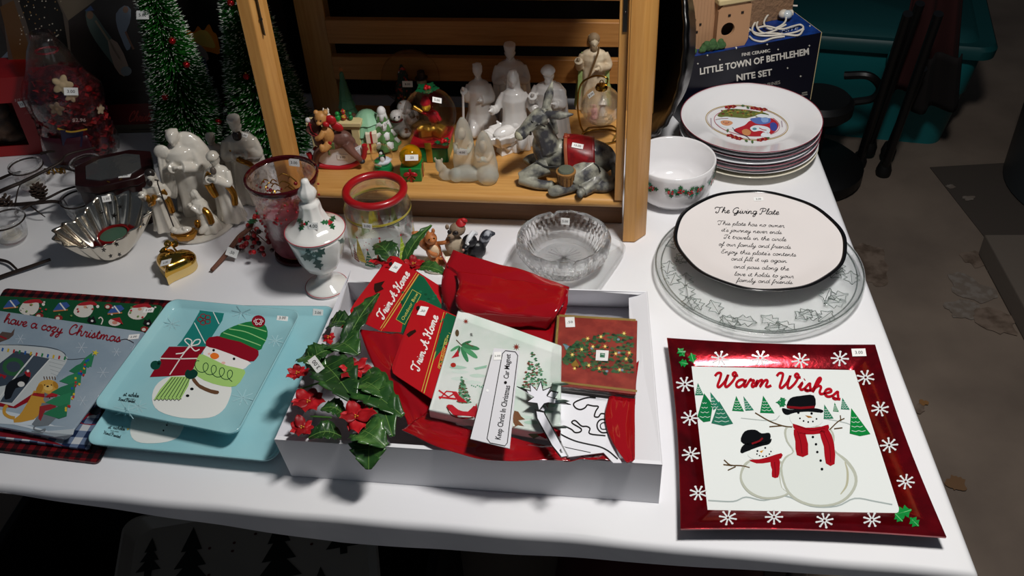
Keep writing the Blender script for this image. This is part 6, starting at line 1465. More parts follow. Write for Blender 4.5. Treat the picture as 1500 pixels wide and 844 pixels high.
mb = MB(); mb.ball(pz(1000, 100, .016), (.010, .009, .009)); mb.build('small_bulb', mat('c4ccd0', .1, coat=.5), t)

# ---------------- glass platter and the lettered plate
q = Vector((.389, 1.195, T + .0006)); t = thing('embossed_glass_platter', 'large round clear glass platter embossed with leaves under the lettered plate', 'platter', q)
GR = .162
mb = MB(); mb.lathe([(0, .003), (GR * .80, .003), (GR * .84, .006), (GR * .97, .017), (GR, .0195), (GR * 1.004, .0175), (GR * .985, .0135), (GR * .88, .0035), (GR * .82, 0), (0, 0)], 110); mb.build('platter', clear(.42, 'eef3f0', .04, bump=(60, .3), ior=1.45), t, angle=180)
mb = MB()
for rr_, zz in ((GR * .985, .0193), (GR * .93, .0148)): mb.tube([(rr_ * math.cos(a), rr_ * math.sin(a), zz) for a in [i * PI / 60 for i in range(120)]], .0011, 6, closed=True)
mb.build('rim_bead', clear(.85, 'a8b4ae', .02, ior=1.5), t)
for k in range(40):
    a = k * 2 * PI / 40 + .1 * math.sin(k * 2); rr_ = GR * (.79 + .09 * math.sin(k * 1.7)); s = .034
    pts = leafpts(s, 0, .3); mb = MB(); z_ = .0044 + max(0, (rr_ / GR - .80)) * .10
    m = frame((rr_ * math.cos(a), rr_ * math.sin(a), z_), rz=a + 1.2 + .5 * math.sin(k * 3), ry=-.0)
    mb.tube([m @ Vector((x - s / 2, y, .0008)) for x, y in pts], .0008, 5, closed=True); mb.tube([m @ Vector((-s / 2, 0, .0009)), m @ Vector((s / 2, 0, .0009))], .0006, 5); mb.build('embossed_leaf', clear(.8, 'aab6b0', .04, ior=1.5), t)
gx, gy = .400, 1.243; t = thing('giving_poem_plate', 'white scalloped plate with black edge and a printed poem, on the glass platter', 'plate', (gx, gy, T + .0200))
scal = lambda a, z, j: 1 + (.006 * math.cos(10 * a) if j in (2, 3, 4, 5, 6, 7) else 0)
PG = .1355
mb = MB(); mb.lathe([(0, .006), (PG * .62, .006), (PG * .80, .0115), (PG * .93, .0165), (PG * .985, .0185), (PG, .018), (PG * .985, .0155), (PG * .80, .0075), (PG * .62, .001), (PG * .58, 0), (0, 0)], 120, fn=scal); mb.build('plate', mat('ece6e4', .15, coat=.5), t, angle=180)
mb = MB(); cyc = []
for i in range(120):
    a = i * PI / 60; cyc.append((PG * .977 * scal(a, 0, 3) * math.cos(a), PG * .977 * scal(a, 0, 3) * math.sin(a), .0186))
n_ = len(cyc); A__ = []
for i in range(120):
    a = i * PI / 60; k = scal(a, 0, 3); A__.append([mb.v((PG * r * k * math.cos(a), PG * r * k * math.sin(a), z)) for r, z in ((.955, .01765), (.956, .0181), (.985, .0191), (1.002, .0186), (1.002, .018))])
for i in range(120):
    for j in range(4): mb._f([A__[i][j], A__[(i + 1) % 120][j], A__[(i + 1) % 120][j + 1], A__[i][j + 1]])
mb.build('black_edge', mat('0d0d0f', .2, coat=.4), t, angle=180, norm=True)
p = Pic(t, 980, 270, 4.02, name='printed_poem', off=.0003, only=['plate'], rough=.3)
bkk = '151518'
p.script('The Giving Plate', 275, 168, (10, .3), (-1, -16.5), 4.2, bkk, width=372)
lines = [('This plate has no owner,', 290, 238, 395), ("it's journey never ends.", 308, 278, 362), ('It travels in the circle', 328, 320, 362), ('of our family and friends.', 292, 362, 432), ("Enjoy this plate's contents", 306, 406, 442),
         ('and fill it up again', 366, 448, 328), ('and pass along the', 380, 494, 326), ('love it holds to your', 384, 538, 350), ('family and friends.', 398, 574, 336)]
for s_, x, y, w in lines: p.script(s_, x, y, (8, .35), (-1, -11.5), 2.5, bkk, L=2, width=w, sm=3)
p.build()
sticker(t, 1111, 292, '5.00', w=.016, h=.008, size=.005)

# ---------------- square snowman plate
W5 = (960, 480, 2.636)
def p5(u, v, h): return at(960 + u / 2.636, 480 + v / 2.636, h)
ctr = p5(560, 430, 0); t = thing('warm_wishes_plate', 'square fused glass plate with dark red snowflake border and two snowmen', 'plate', (ctr.x, ctr.y, T + .0006), rz=YAW)
inv = W(t).inverted()
oc4 = [p5(45, 40, .020), p5(848, 66, .020), p5(1123, 808, .020), p5(98, 776, .020)]
ic4 = [p5(140, 150, .006), p5(768, 165, .006), p5(946, 716, .006), p5(202, 704, .006)]
def ringq(cs, bow, n=24, dz=0, k=1.0):
    out = []; cen = sum((c for c in cs), Vector()) / 4
    for i in range(4):
        a, b = cs[i], cs[(i + 1) % 4]; e = (b - a); nrm = Vector((e.y, -e.x, 0)).normalized()
        if nrm.dot((a + b) / 2 - cen) < 0: nrm = -nrm
        for j in range(n):
            u = j / n; q = a.lerp(b, u) - nrm * bow * math.sin(PI * u); q = cen + (q - cen) * k; out.append(inv @ (Vector((q.x, q.y, q.z + dz))))
    return out
mb = MB()
rings = [ringq(oc4, .005, dz=-.003, k=1.0), ringq(oc4, .005, dz=0, k=1.002), ringq(oc4, .005, dz=.0004, k=.990)]
mid = [a.lerp(b, .5) for a, b in zip(oc4, ic4)]
rings += [ringq(mid, .004, dz=-.001), ringq(ic4, 0, dz=.0012, k=1.012), ringq(ic4, 0, dz=0)]
loft(mb, rings, False, False)
mb.build('red_border', mat('96091a', .16, metal=.75, coat=.8, bump=(140, .25), vary=(30, '6a0612', .4, .7)), t, angle=60)
mb = MB(); loft(mb, [ringq(ic4, 0, dz=.0001, k=1.001), ringq(ic4, 0, dz=.0001, k=.5)], False, True); mb.build('white_centre', mat('e9eeec', .14, coat=.6, bump=(45, .35), dist=.002), t, angle=60)
mb = MB(); loft(mb, [ringq(oc4, .005, dz=-.003, k=.999), ringq(mid, .004, dz=-.0045), ringq(ic4, 0, dz=-.004, k=1.01), ringq(ic4, 0, dz=-.0058, k=.95), ringq(ic4, 0, dz=-.0058, k=.3)], False, True); mb.build('glass_underside', mat('3a0408', .2), t, angle=60)
tr5 = bvh(t, ['red_border', 'white_centre'])
p = Pic(t, *W5, name='snowflake', tree=tr5, off=.0005, rough=.2, metal=.0)
fl5 = [(250, 120), (405, 118), (560, 128), (712, 120), (812, 194), (868, 315), (903, 455), (967, 596), (836, 744), (653, 747), (458, 733), (280, 736), (165, 640), (136, 490), (133, 350), (113, 220)]
for i, (x, y) in enumerate(fl5):
    p = Pic(t, *W5, name='snowflake', tree=tr5, off=.0006, rough=.2)
    for k in range(8):
        a = k * PI / 4 + .2 + i; r = 31; dx, dy = math.cos(a), math.sin(a) * .85
        p.stroke([(x + dx * 5, y + dy * 5), (x + dx * r, y + dy * r)], 6, 'dfe3e4', L=1); p.dot(x + dx * r, y + dy * r, 5, 4, 'dfe3e4', L=1, n=8)
    p.build()
tc5 = bvh(t, ['white_centre', 'red_border'])
p = Pic(t, *W5, name='printed_snow', tree=tc5, off=.0003, rough=.12)
p.stroke(q4(204, 668, 300, 672, 350, 655, 420, 668, 500, 650, 600, 690, 700, 690, 770, 660, 850, 672, 915, 684), 5, 'a9b4b2', sm=4)
p.stroke(q4(330, 350, 450, 360, 480, 340), 3, 'b4bdba', sm=3); p.stroke(q4(640, 350, 740, 370, 800, 400), 3, 'b4bdba', sm=3); p.build()
p = Pic(t, *W5, name='snowman_print', tree=tc5, off=.0004, rough=.12)
# large snowman
p.poly(q4(482, 545, 500, 500, 530, 480, 505, 440, 498, 395, 530, 380, 660, 385, 692, 420, 690, 470, 740, 510, 775, 560, 778, 610, 745, 660, 690, 688, 610, 692, 540, 668, 500, 620), 'b8bcae', sm=3)
p.poly(q4(490, 545, 506, 505, 536, 480, 512, 440, 506, 400, 530, 385, 655, 390, 684, 420, 682, 470, 728, 515, 764, 565, 766, 610, 735, 655, 685, 680, 615, 684, 550, 662, 508, 618), 'dde3df', sm=3)
p.stroke(q4(732, 520, 742, 560, 738, 610, 715, 645), 9, 'b6b59c', sm=4, taper=True)
p.poly(q4(520, 335, 560, 320, 620, 322, 648, 345, 640, 372, 600, 385, 545, 382, 522, 362), 'e4e9e6', sm=3)
p.poly(q4(326, 570, 340, 530, 372, 510, 440, 505, 490, 520, 482, 560, 490, 620, 520, 640, 470, 662, 410, 662, 360, 640, 332, 605), 'b8bcae', sm=3)
p.poly(q4(334, 570, 350, 535, 378, 516, 440, 512, 484, 526, 476, 560, 486, 618, 508, 640, 465, 654, 412, 654, 366, 632, 340, 600), 'dde3df', sm=3)
p.poly(q4(356, 490, 380, 465, 430, 455, 455, 470, 452, 500, 420, 512, 375, 508), 'e4e9e6', sm=3); p.build()
p = Pic(t, *W5, name='hat_print', tree=tc5, off=.0007, rough=.15)
for pts in (q4(490, 312, 520, 318, 560, 316, 610, 312, 646, 320, 640, 330, 590, 326, 540, 330, 510, 338, 494, 330), q4(508, 312, 520, 275, 560, 265, 612, 264, 614, 312, 560, 316)): p.poly(pts, '0e0f12', sm=3, L=1)
p.stroke(q4(508, 308, 560, 312, 614, 308), 9, '7a1018', 2)
for a in (.3, 1.3, 2.4): p.poly([(500 + x, 290 + y * .6) for x, y in leafpts(36, PI + a - 1.3)], '1e7a48', 3)
p.build()
p = Pic(t, *W5, name='hat_print', tree=tc5, off=.0007, rough=.15)
for pts in (q4(328, 478, 340, 455, 380, 440, 420, 445, 448, 430, 440, 450, 400, 462, 350, 480, 335, 486), q4(330, 440, 345, 402, 385, 396, 410, 410, 440, 408, 444, 430, 425, 448, 370, 458)): p.poly(pts, '0e0f12', sm=3, L=1)
p.stroke(q4(372, 450, 400, 440, 414, 428), 7, '7a1018', 2, sm=3)
p.build()
p = Pic(t, *W5, name='scarf_print', tree=tc5, off=.0007, rough=.15)
for pts in (q4(530, 372, 580, 388, 640, 384, 668, 376, 664, 402, 610, 414, 550, 408), q4(534, 395, 578, 408, 590, 492, 546, 494, 540, 440), q4(634, 404, 668, 395, 690, 450, 692, 528, 658, 526, 650, 460)): p.poly(pts, 'a00f1c', sm=2, L=1)
for l in (q4(548, 400, 560, 440, 566, 488), q4(650, 406, 672, 460, 676, 522), q4(545, 380, 600, 398, 655, 390)): p.stroke(l, 2.5, '6a0812', 2, sm=3)
p.build()
p = Pic(t, *W5, name='scarf_print', tree=tc5, off=.0007, rough=.15)
for pts in (q4(362, 512, 400, 510, 440, 500, 486, 486, 486, 505, 440, 522, 390, 526), q4(444, 520, 478, 508, 480, 545, 474, 580, 450, 578, 450, 550)): p.poly(pts, 'a00f1c', sm=2, L=1)
for l in (q4(460, 520, 464, 576),): p.stroke(l, 2.5, '6a0812', 2, sm=3)
p.build()
p = Pic(t, *W5, name='face_and_buttons_print', tree=tc5, off=.0007, rough=.15)
for x, y, r in ((552, 330, 5), (603, 333, 5), (558, 352, 3.5), (572, 362, 3.5), (590, 366, 3.5), (608, 364, 3.5), (622, 354, 3.5), (608, 424, 5), (620, 452, 5), (625, 482, 5), (638, 515, 5), (643, 548, 5.5), (394, 478, 4), (424, 466, 4), (392, 490, 3), (402, 496, 3), (415, 499, 3), (428, 498, 3), (440, 490, 3), (446, 480, 3)): p.dot(x, y, r, c='0c0d10', L=1, n=10)
p.poly(q4(578, 340, 600, 344, 606, 349, 590, 350), 'a06a28', 2); p.poly(q4(402, 480, 418, 474, 410, 486), 'd0901c', 2)
for l in (q4(385, 330, 440, 362, 490, 380, 528, 386), q4(440, 384, 490, 380), q4(672, 396, 705, 364, 730, 352), q4(690, 392, 722, 388), q4(714, 340, 716, 362), q4(265, 512, 290, 532, 330, 534, 364, 542), q4(280, 552, 310, 538), q4(262, 530, 296, 534)): p.stroke(l, 4, '5a4426', 1, sm=3)
p.build()
for pts, c in ((q4(164, 215, 186, 262, 152, 262), '2a7a5a'), (q4(188, 255, 222, 300, 212, 362, 186, 366, 162, 345), '137040'), (q4(212, 250, 252, 300, 224, 320, 216, 290), '2a7a60'), (q4(246, 285, 300, 372, 262, 380, 216, 370), '2a7058'), (q4(312, 265, 342, 325, 296, 322), '147a44'), (q4(340, 266, 380, 320, 348, 322), '2f7c60'), (q4(416, 264, 460, 332, 404, 330), '147a44'),
               (q4(652, 298, 688, 352, 650, 354), '2a7a58'), (q4(692, 290, 708, 326, 686, 324), '147a44'), (q4(722, 272, 750, 318, 716, 316), '2f7c60'), (q4(756, 312, 830, 412, 790, 420, 750, 410), '0f8038')):
    p = Pic(t, *W5, name='fir_tree_print', tree=tc5, off=.0006, rough=.15); p.poly(pts, c, 1)
    x0 = min(a[0] for a in pts); x1 = max(a[0] for a in pts); y0 = min(a[1] for a in pts); y1 = max(a[1] for a in pts); cx_ = pts[0][0]
    for k in range(2, 6):
        y = y0 + (y1 - y0) * k / 6.2; w = (x1 - x0) * k / 15; cc = cx_ + ((x0 + x1) / 2 - cx_) * k / 6; p.stroke([(cc - w, y), (cc - w * .4, y + 4), (cc, y), (cc + w * .5, y + 4), (cc + w, y)], 2.2, 'c8d8d0', 2)
    p.build()
p = Pic(t, *W5, name='holly_print', tree=tr5, off=.0006, rough=.12)
for x, y, a, s in ((100, 96, .9, 42), (143, 118, 1.3, 42), (108, 138, .2, 38), (960, 714, -.3, 64), (940, 735, .8, 44), (1000, 752, .8, 50)): p.poly([(x + u - s / 2 * math.cos(a), y + v - s / 2 * math.sin(a)) for u, v in leafpts(s, a, .34)], '158a3c', 1); p.stroke([(x - s * .45 * math.cos(a), y - s * .45 * math.sin(a)), (x + s * .45 * math.cos(a), y + s * .45 * math.sin(a))], 2, '7fd08a', 2)
p.build()
p = Pic(t, *W5, name='warm_wishes_lettering', tree=tc5, off=.0007, rough=.15)
p.script('Warm', 222, 240, (26, 0), (1, -28), 10, 'b01020', width=222, bend=lambda u: .35 - .3 * math.sin(u * PI) * 0)
p.script('Wishes', 462, 232, (26, 4), (0, -30), 10, 'b01020', width=252, bend=lambda u: .5 * math.sin(u * PI * .9) - .6 * u)
p.build()
sticker(t, 960 + 785 / 2.636, 480 + 97 / 2.636, '3.00', w=.0195, h=.0115, size=.0065, off=.001)
# ================================================================ trays at the front left
def tray(name, label, corners, h, rim, m, z0=0, r=.12, group=None, thick=.003, flare=.06, n=12):
    """a rounded tray on the quadrilateral seen through four pixels; rim = height of the raised edge"""
    cs = [at(x, y, h) for x, y in corners]; c = sum(cs, Vector()) / 4
    t = thing(name, label, 'tray' if rim > .004 else 'board', (c.x, c.y, T + z0 + .0006), group=group, rz=YAW); inv = W(t).inverted()
    def quad(u, v):   # u,v in -1..1, order: back left, back right, front right, front left
        a = (1 + u) / 2; b = (1 + v) / 2
        return (cs[0] * (1 - a) + cs[1] * a) * b + (cs[3] * (1 - a) + cs[2] * a) * (1 - b)
    def rsq_(k):
        out = []
        for cx_, cy_, a0 in ((1 - r, 1 - r, 0), (-1 + r, 1 - r, 90), (-1 + r, -1 + r, 180), (1 - r, -1 + r, 270)):
            for i in range(n + 1):
                a = math.radians(a0 + 90 * i / n); out.append(((cx_ + r * math.cos(a)) * k, (cy_ + r * math.sin(a)) * k))
        return out
    def ring(k, z):
        out = []
        for u, v in rsq_(k): q = quad(u, v); q.z = T + z0 + .0006 + z; out.append(inv @ q)
        return out
    mb = MB()
    if rim > .004:
        loft(mb, [ring(1 - flare * 1.9, 0), ring(1 - flare * 1.2, .001), ring(.995, rim - .002), ring(1.0, rim), ring(.988, rim), ring(1 - flare * 1.1, thick + .002), ring(1 - flare * 1.8, thick), ring(.5, thick)])
    else:
        loft(mb, [ring(.997, 0), ring(1, .0008), ring(1, thick - .0008), ring(.997, thick)])
    return t, mb
# left stack of printed boards (bottom to top)
plr = plaid('6a1016', '3a0a0e', '0d0b0c', .016)
t, mb = tray('plaid_cutting_board', 'red and black checked board at the bottom of the left stack', [(8, 425), (262, 444), (146, 681), (-120, 648)], .0, .003, plr, r=.05, thick=.004); mb.build('board', plr, t)
bt_ = t
plb = plaid('c8ccd0', '6b7c98', '1d2b4a', .024)
t, mb = tray('blue_plaid_board', 'white and navy checked board sticking out under the grey blue board', [(-20, 470), (190, 480), (131, 661), (-110, 630)], .006, .003, plb, z0=.0052, r=.05, thick=.004); mb.build('board', plb, t)
p = Pic(t, 0, 410, 3.0147, name='printed_ribbon', only=['board']); p.poly(q4(-20, 690, 120, 705, 290, 735, 200, 700, 60, 672, -20, 665), '7a1a26'); p.poly(q4(350, 632, 380, 600, 420, 570, 440, 590, 425, 640), '8e1c2c', sm=3); p.poly(q4(390, 580, 430, 560, 446, 575, 425, 600), '1c2a30', sm=2); p.build()
t, mb = tray('green_santa_board', 'dark green board printed with Santas and cats under the grey blue board', [(-2, 436), (240, 450), (200, 530), (-60, 500)], .011, .003, None, z0=.0104, r=.08, thick=.004)
mb.build('board', mat('12502c', .2, coat=.4), t)
p = Pic(t, 0, 410, 3.0147, name='printed_santas', only=['board'])
for x, y, k in ((130, 125, 1), (370, 135, 1), (610, 145, 1)):
    p.poly([(x + a * k, y + b * k) for a, b in q4(-45, 10, -30, -20, -5, -34, 35, -30, 42, 0, 20, 28, -20, 30)], 'd8d4cc', sm=3); p.poly([(x + a, y + b) for a, b in q4(-30, -22, 0, -36, 45, -38, 60, -20, 30, -24, 0, -20)], 'a8242c', sm=2); p.dot(x + 8, y - 14, 9, 6, 'd09a80'); p.dot(x + 62, y - 16, 7, c='e8e4dc')
for x, y in ((50, 100), (270, 112), (510, 125)): p.poly([(x + a, y + b) for a, b in q4(-35, 25, -10, -8, 25, -12, 40, 5, 15, 22)], '3a5a9a'); p.stroke([(x - 34, y + 28), (x + 30, y + 22)], 6, 'b8784a'); p.stroke([(x - 5, y - 8), (x + 20, y + 24)], 6, 'e0e0dc')
for x, y in ((175, 160), (260, 170), (640, 220), (480, 120)): p.dot(x, y, 18, 12, '8a2a28'); p.dot(x - 4, y + 2, 9, 7, 'd8d0c4')
for x, y in ((408, 178), (655, 190)): p.poly([(x + a, y + b) for a, b in q4(-22, 5, -14, -14, -4, -6, 6, -16, 14, 0, 18, 14, -6, 18)], '17181a'); p.dot(x, y + 6, 6, 5, 'd8d8d4')
p.stroke(q4(448, 200, 455, 180, 446, 168, 436, 174), 5, 'e0d8d0', sm=3); p.dot(508, 190, 28, 17, 'd8cfc6'); p.dot(508, 192, 12, 8, 'c88878'); p.poly(q4(490, 176, 530, 168, 545, 200, 528, 192, 500, 180), 'a8242c')
for i in range(24): p.dot(rnd.uniform(10, 690), rnd.uniform(95, 150) + 40 * rnd.random(), 5, 4, ('b83a38', 'd8d4cc', '7a9a5a')[i % 3], n=8)
p.build()
sticker(t, 218, 455, '2.00', w=.016, h=.011)
t, mb = tray('cozy_camper_board', 'grey blue board printed with camper, dog, cat and Christmas tree, topmost of the left stack', [(-28, 454), (216, 490), (98, 646), (-150, 600)], .016, .003, None, z0=.0156, r=.05, thick=.004)
mb.build('board', mat('8fa2b2', .16, coat=.6, vary=(9, 'a9b8c4', .45, .7)), t)
p = Pic(t, 0, 410, 3.0147, name='printed_camper', only=['board'], rough=.2)
p.poly(q4(-140, 620, 60, 640, 180, 672, 290, 705, 330, 655, 240, 645, 120, 600, -120, 560), 'c9d4dc', 1, sm=2)
p.poly(q4(-150, 300, 20, 285, 200, 300, 270, 315, 300, 345, 290, 370, 240, 440, 150, 500, 60, 560, -150, 520), 'bfc6c8', 2)
p.poly(q4(-150, 500, 60, 560, 150, 500, 155, 525, 70, 568, 0, 560, -150, 540), '8e1420', 3)
for a in range(6): p.stroke([(210 + a * 4, 345 + a * 17), (288 - a * 8, 362 + a * 16)], 1.6, '8f979a', 3)
p.stroke(q4(-20, 288, 120, 290, 230, 302, 285, 325, 300, 352, 400, 345), 2.5, '3a4048', 4, sm=4)
for i in range(12): x = 10 + i * 25; p.poly([(x, 300 + i * 3.5), (x + 8, 303 + i * 3.5), (x + 3, 318 + i * 3.5), (x - 4, 315 + i * 3.5)], ('2a5aa0', 'c8a82a', 'b03030', '2a7a4a')[i % 4], 5)
p.poly(q4(70, 315, 145, 330, 60, 460, -40, 480, -40, 400), '3a4654', 4); p.stroke(ell(60, 385, 40, 32), 17, '2f5f3c', 5, closed=True); p.poly(q4(0, 415, 30, 425, 20, 440, 8, 425, -10, 440), '9a1c26', 6)
p.poly(q4(150, 335, 222, 350, 150, 430, 60, 545, 0, 540, 60, 450), '434f5c', 5); p.stroke(q4(148, 333, 60, 440, 0, 520), 6, 'd4d8d8', 6); p.stroke(q4(222, 350, 150, 430, 56, 545), 5, 'd4d8d8', 6)
p.poly(q4(20, 525, 26, 470, 60, 440, 100, 425, 118, 412, 134, 430, 110, 470, 70, 480, 50, 520, 36, 528), '121418', 7, sm=2); p.dot(94, 462, 16, 12, 'd8d8d6', 8); p.poly(q4(108, 410, 122, 400, 136, 412, 134, 432, 118, 426), 'a02028', 9); p.dot(124, 404, 6, c='e0e0e0', L=10)
p.poly(q4(150, 490, 235, 500, 225, 560, 170, 600, 150, 618, 95, 630, 62, 632, 60, 618, 85, 600, 100, 580, 130, 530), 'c2923a', 7, sm=1); p.stroke(q4(66, 612, 40, 606, 20, 590, 22, 566, 34, 556), 15, 'c2923a', 7, sm=3)
p.dot(213, 472, 46, 30, 'cfa047', 8); p.dot(175, 484, 14, 24, 'b07f2c', 9, a=.4); p.dot(246, 466, 10, 18, 'b07f2c', 9, a=-.5); p.dot(214, 478, 20, 13, 'e0bd70', 9); p.dot(211, 472, 6, 4, '201a16', 10); p.dot(198, 466, 3, c='201a16', L=10); p.dot(228, 466, 3, c='201a16', L=10); p.poly(q4(150, 500, 200, 505, 240, 510, 236, 524, 190, 520, 140, 512), '9a2028', 9)
for i in range(5): p.stroke([(198 + i * 12, 442), (194 + i * 12, 428)], 4, '5a4030', 9)
p.poly(q4(140, 640, 170, 600, 185, 545, 250, 545, 262, 575, 250, 610, 215, 645, 160, 648), '6f777e', 9, sm=1); p.dot(228, 528, 36, 22, '7d858b', 9); p.poly(q4(198, 520, 196, 498, 216, 508), '6f777e', 9); p.poly(q4(240, 508, 262, 502, 260, 524), '6f777e', 9); p.dot(220, 524, 3, c='1a1a1a', L=12); p.dot(238, 526, 3, c='1a1a1a', L=12); p.stroke(q4(160, 640, 150, 660, 180, 668, 200, 660, 188, 676, 140, 672), 7, '6f777e', 10, sm=3); p.poly(q4(176, 560, 250, 545, 246, 570, 200, 580, 180, 625, 170, 615), '8e2a30', 10); p.dot(232, 530, 16, 10, '8f979c', 10); p.poly(q4(205, 512, 235, 498, 256, 508, 250, 520), 'a8242c', 11)
p.poly(q4(418, 330, 404, 386, 386, 380, 380, 394, 350, 386, 325, 392), '2f7a58', 8)
for k, (x, y, w) in enumerate(((408, 345, 50), (385, 380, 80), (362, 425, 100), (335, 475, 110), (315, 520, 115), (300, 570, 110))):
    p.poly([(x, y - 22), (x - 5, y + 34), (x - w * .35, y + 45), (x - w, y + 24), (x - w * .6, y)], ('2f8058', '2a7450')[k % 2], 9 + k)
for i in range(22): u = rnd.random(); x = 395 - 110 * u + rnd.uniform(-45, 5) * (.3 + u); y = 350 + 240 * u; p.poly([(x, y), (x + 9, y + 2), (x + 6, y + 12), (x - 2, y + 9)], ('b83030', '2a58a8', 'd8b83a')[i % 3], 18)
p.poly([(422 + a, 324 + b * .9) for a, b in star(0, 0, 16, 5)], 'd8c83c', 19)
for x, y, r in ((455, 410, 26), (515, 320, 20), (365, 535, 24), (360, 300, 26), (590, 300, 14), (90, 262, 22), (430, 520, 12)):
    for k in range(3): a = k * PI / 3; p.stroke([(x - r * math.cos(a), y - r * math.sin(a)), (x + r * math.cos(a), y + r * math.sin(a))], 1.8, 'c4d0da', 2)
p.poly(q4(-10, 250, 10, 230, 50, 235, 66, 215, 60, 245, 40, 262, -10, 280), '5a4a44', 4); p.stroke(q4(0, 250, 30, 262), 8, '8e2028', 5)
p.script('have a cozy', 18, 190, (12.5, 2.3), (2, -21), 5, '8e1c28', 20, width=262); p.script('Christmas', 302, 240, (12.5, 2.0), (2, -22), 5, '8e1c28', 20, width=232); p.stroke(q4(530, 268, 560, 264, 592, 280), 2.5, '3a3038', 20, sm=3)
p.build()
sticker(t, 196, 494, '2.00', w=.016, h=.011, roll=.1)

# two blue snowman trays
aqua = mat('98cdd6', .13, coat=.6, vary=(8, 'a6d6dc', .4, .7))
t, mb = tray('lower_snowman_tray', 'light blue square tray mostly covered by the upper snowman tray', [(258, 447), (492, 449), (404, 677), (122, 650)], .022, .016, aqua, z0=.0062, r=.13, flare=.05); mb.build('tray', aqua, t, angle=180)
p = Pic(t, 120, 420, 3.014, name='printed_snowman', only=['tray'], rough=.2)
p.poly(q4(214, 620, 230, 575, 290, 575, 440, 600, 440, 640, 415, 672, 350, 690, 260, 690, 220, 665), 'e8eae6', 1, sm=3)
for x, y in ((375, 612), (360, 636)): p.dot(x, y, 4, c='1a1c1c', L=2, n=10)
p.poly(q4(200, 625, 212, 628, 200, 636), 'd8b040', 2); bl = '1c2a30'
p.script('st', 115, 626, (9, 1.5), (1, -8), 2, bl, 3); p.script('nicholas', 138, 629, (6, .8), (1, -8), 2, bl, 3, width=52); p.text('SQUARE', 127, 640, (12, 1.8), (1, -9), bl, 3, width=36); p.script('Hand Painted', 96, 650, (6, 1.6), (1, -7), 2, bl, 3, width=76)
p.build()
sticker(t, 466, 458, '3.00', w=.016, h=.011, roll=-.1)
t, mb = tray('upper_snowman_tray', 'light blue square tray with snowman in green hat holding presents, lying on top', [(250, 437), (442, 455), (346, 637), (134, 594)], .040, .015, aqua, z0=.0240, r=.14, flare=.05); mb.build('tray', aqua, t, angle=180)
p = Pic(t, 120, 420, 3.014, name='printed_snowman', only=['tray'], rough=.22)
for x, y, r in ((398, 165, 40), (705, 115, 45), (855, 240, 36), (710, 490, 50), (200, 545, 60), (250, 530, 40)):
    for k in range(4): a = k * PI / 4 + .3; p.stroke([(x - r * math.cos(a), y - r * .75 * math.sin(a)), (x + r * math.cos(a), y + r * .75 * math.sin(a))], 4, 'a9d3da', 1); p.stroke([(x + r * .6 * math.cos(a + .2), y + r * .45 * math.sin(a + .2)), (x + r * .6 * math.cos(a - .2), y + r * .45 * math.sin(a - .2))], 3, 'a9d3da', 1)
p.poly(q4(310, 500, 325, 440, 380, 400, 480, 390, 620, 420, 660, 445, 650, 500, 620, 550, 560, 580, 440, 580, 340, 550), 'eceeea', 2, sm=3)
p.poly(q4(520, 105, 628, 118, 620, 150, 545, 268, 420, 262, 440, 240, 480, 180, 520, 110), '1f7f78', 3); p.stroke(q4(497, 160, 545, 252), 4, 'e4ece8', 4); p.stroke(q4(580, 112, 606, 166), 4, 'e4ece8', 4)
for k in range(5): a = k * 1.257 - .6; p.stroke(ell(541 + 18 * math.cos(a), 146 + 15 * math.sin(a), 12, 10, n=14), 4, '8e2430', 5, closed=True)
p.stroke(ell(541, 146, 6, 5, n=10), 3, '8e2430', 5, closed=True)
p.poly(q4(385, 266, 548, 266, 525, 300, 500, 345, 480, 392, 300, 400, 318, 370, 345, 340, 350, 310), '8e0f22', 6)
p.stroke(q4(345, 318, 430, 320, 510, 318), 5, 'e8e4e0', 7); p.stroke(q4(475, 262, 440, 310, 388, 390), 5, 'e8e4e0', 7)
p.stroke(q4(477, 262, 455, 240, 465, 230, 485, 240, 482, 262, 500, 238, 522, 236, 515, 255, 480, 265, 450, 292, 415, 298), 5, 'f0ece8', 8, sm=4); p.stroke(q4(480, 265, 500, 285, 520, 278), 5, 'f0ece8', 8, sm=3)
p.dot(325, 348, 22, 20, '0f4a3c', 9); p.dot(342, 338, 9, 11, '0f4a3c', 9)
p.poly(q4(548, 268, 600, 240, 735, 330, 738, 345, 700, 372, 640, 360, 560, 330, 535, 300), 'f2efec', 6, sm=2)
p.poly(q4(520, 300, 560, 312, 640, 350, 718, 368, 712, 400, 680, 440, 620, 440, 540, 415, 495, 380, 500, 345), 'a9d478', 7, sm=2)
p.poly(q4(395, 398, 480, 398, 470, 440, 435, 500, 318, 500, 345, 455), 'a9d478', 7, sm=0)
for i in range(7): p.stroke([(400 + i * 13, 402), (330 + i * 17, 492)], 3, '1f3a2a', 8)
p.stroke([(318 + i * 4.2, 500 + 5 * math.sin(i * 1.5)) for i in range(30)], 3, '1a2420', 8)
p.stroke([(508 + 5.4 * i + 20 * math.sin(i * .95 + 2.6), 350 + i * 1.6 + 24 * math.cos(i * .95 + 2.6)) for i in range(31)], 3.5, '1f4a30', 9, sm=2)
p.poly(q4(548, 262, 562, 225, 640, 222, 720, 250, 780, 285, 770, 320, 740, 332, 660, 300, 590, 275), '8e0f22', 9, sm=2)
p.poly(q4(608, 222, 640, 190, 700, 165, 745, 155, 790, 160, 815, 180, 820, 220, 800, 260, 780, 282, 700, 245), '1f7a40', 10, sm=2)
for l in (q4(625, 205, 690, 225, 760, 250, 790, 262), q4(650, 188, 720, 200, 780, 225, 812, 240), q4(690, 168, 750, 180, 815, 200)): p.stroke(l, 4, '9ad08a', 11, sm=4)
p.dot(780, 154, 30, 27, '8e0f22', 12)
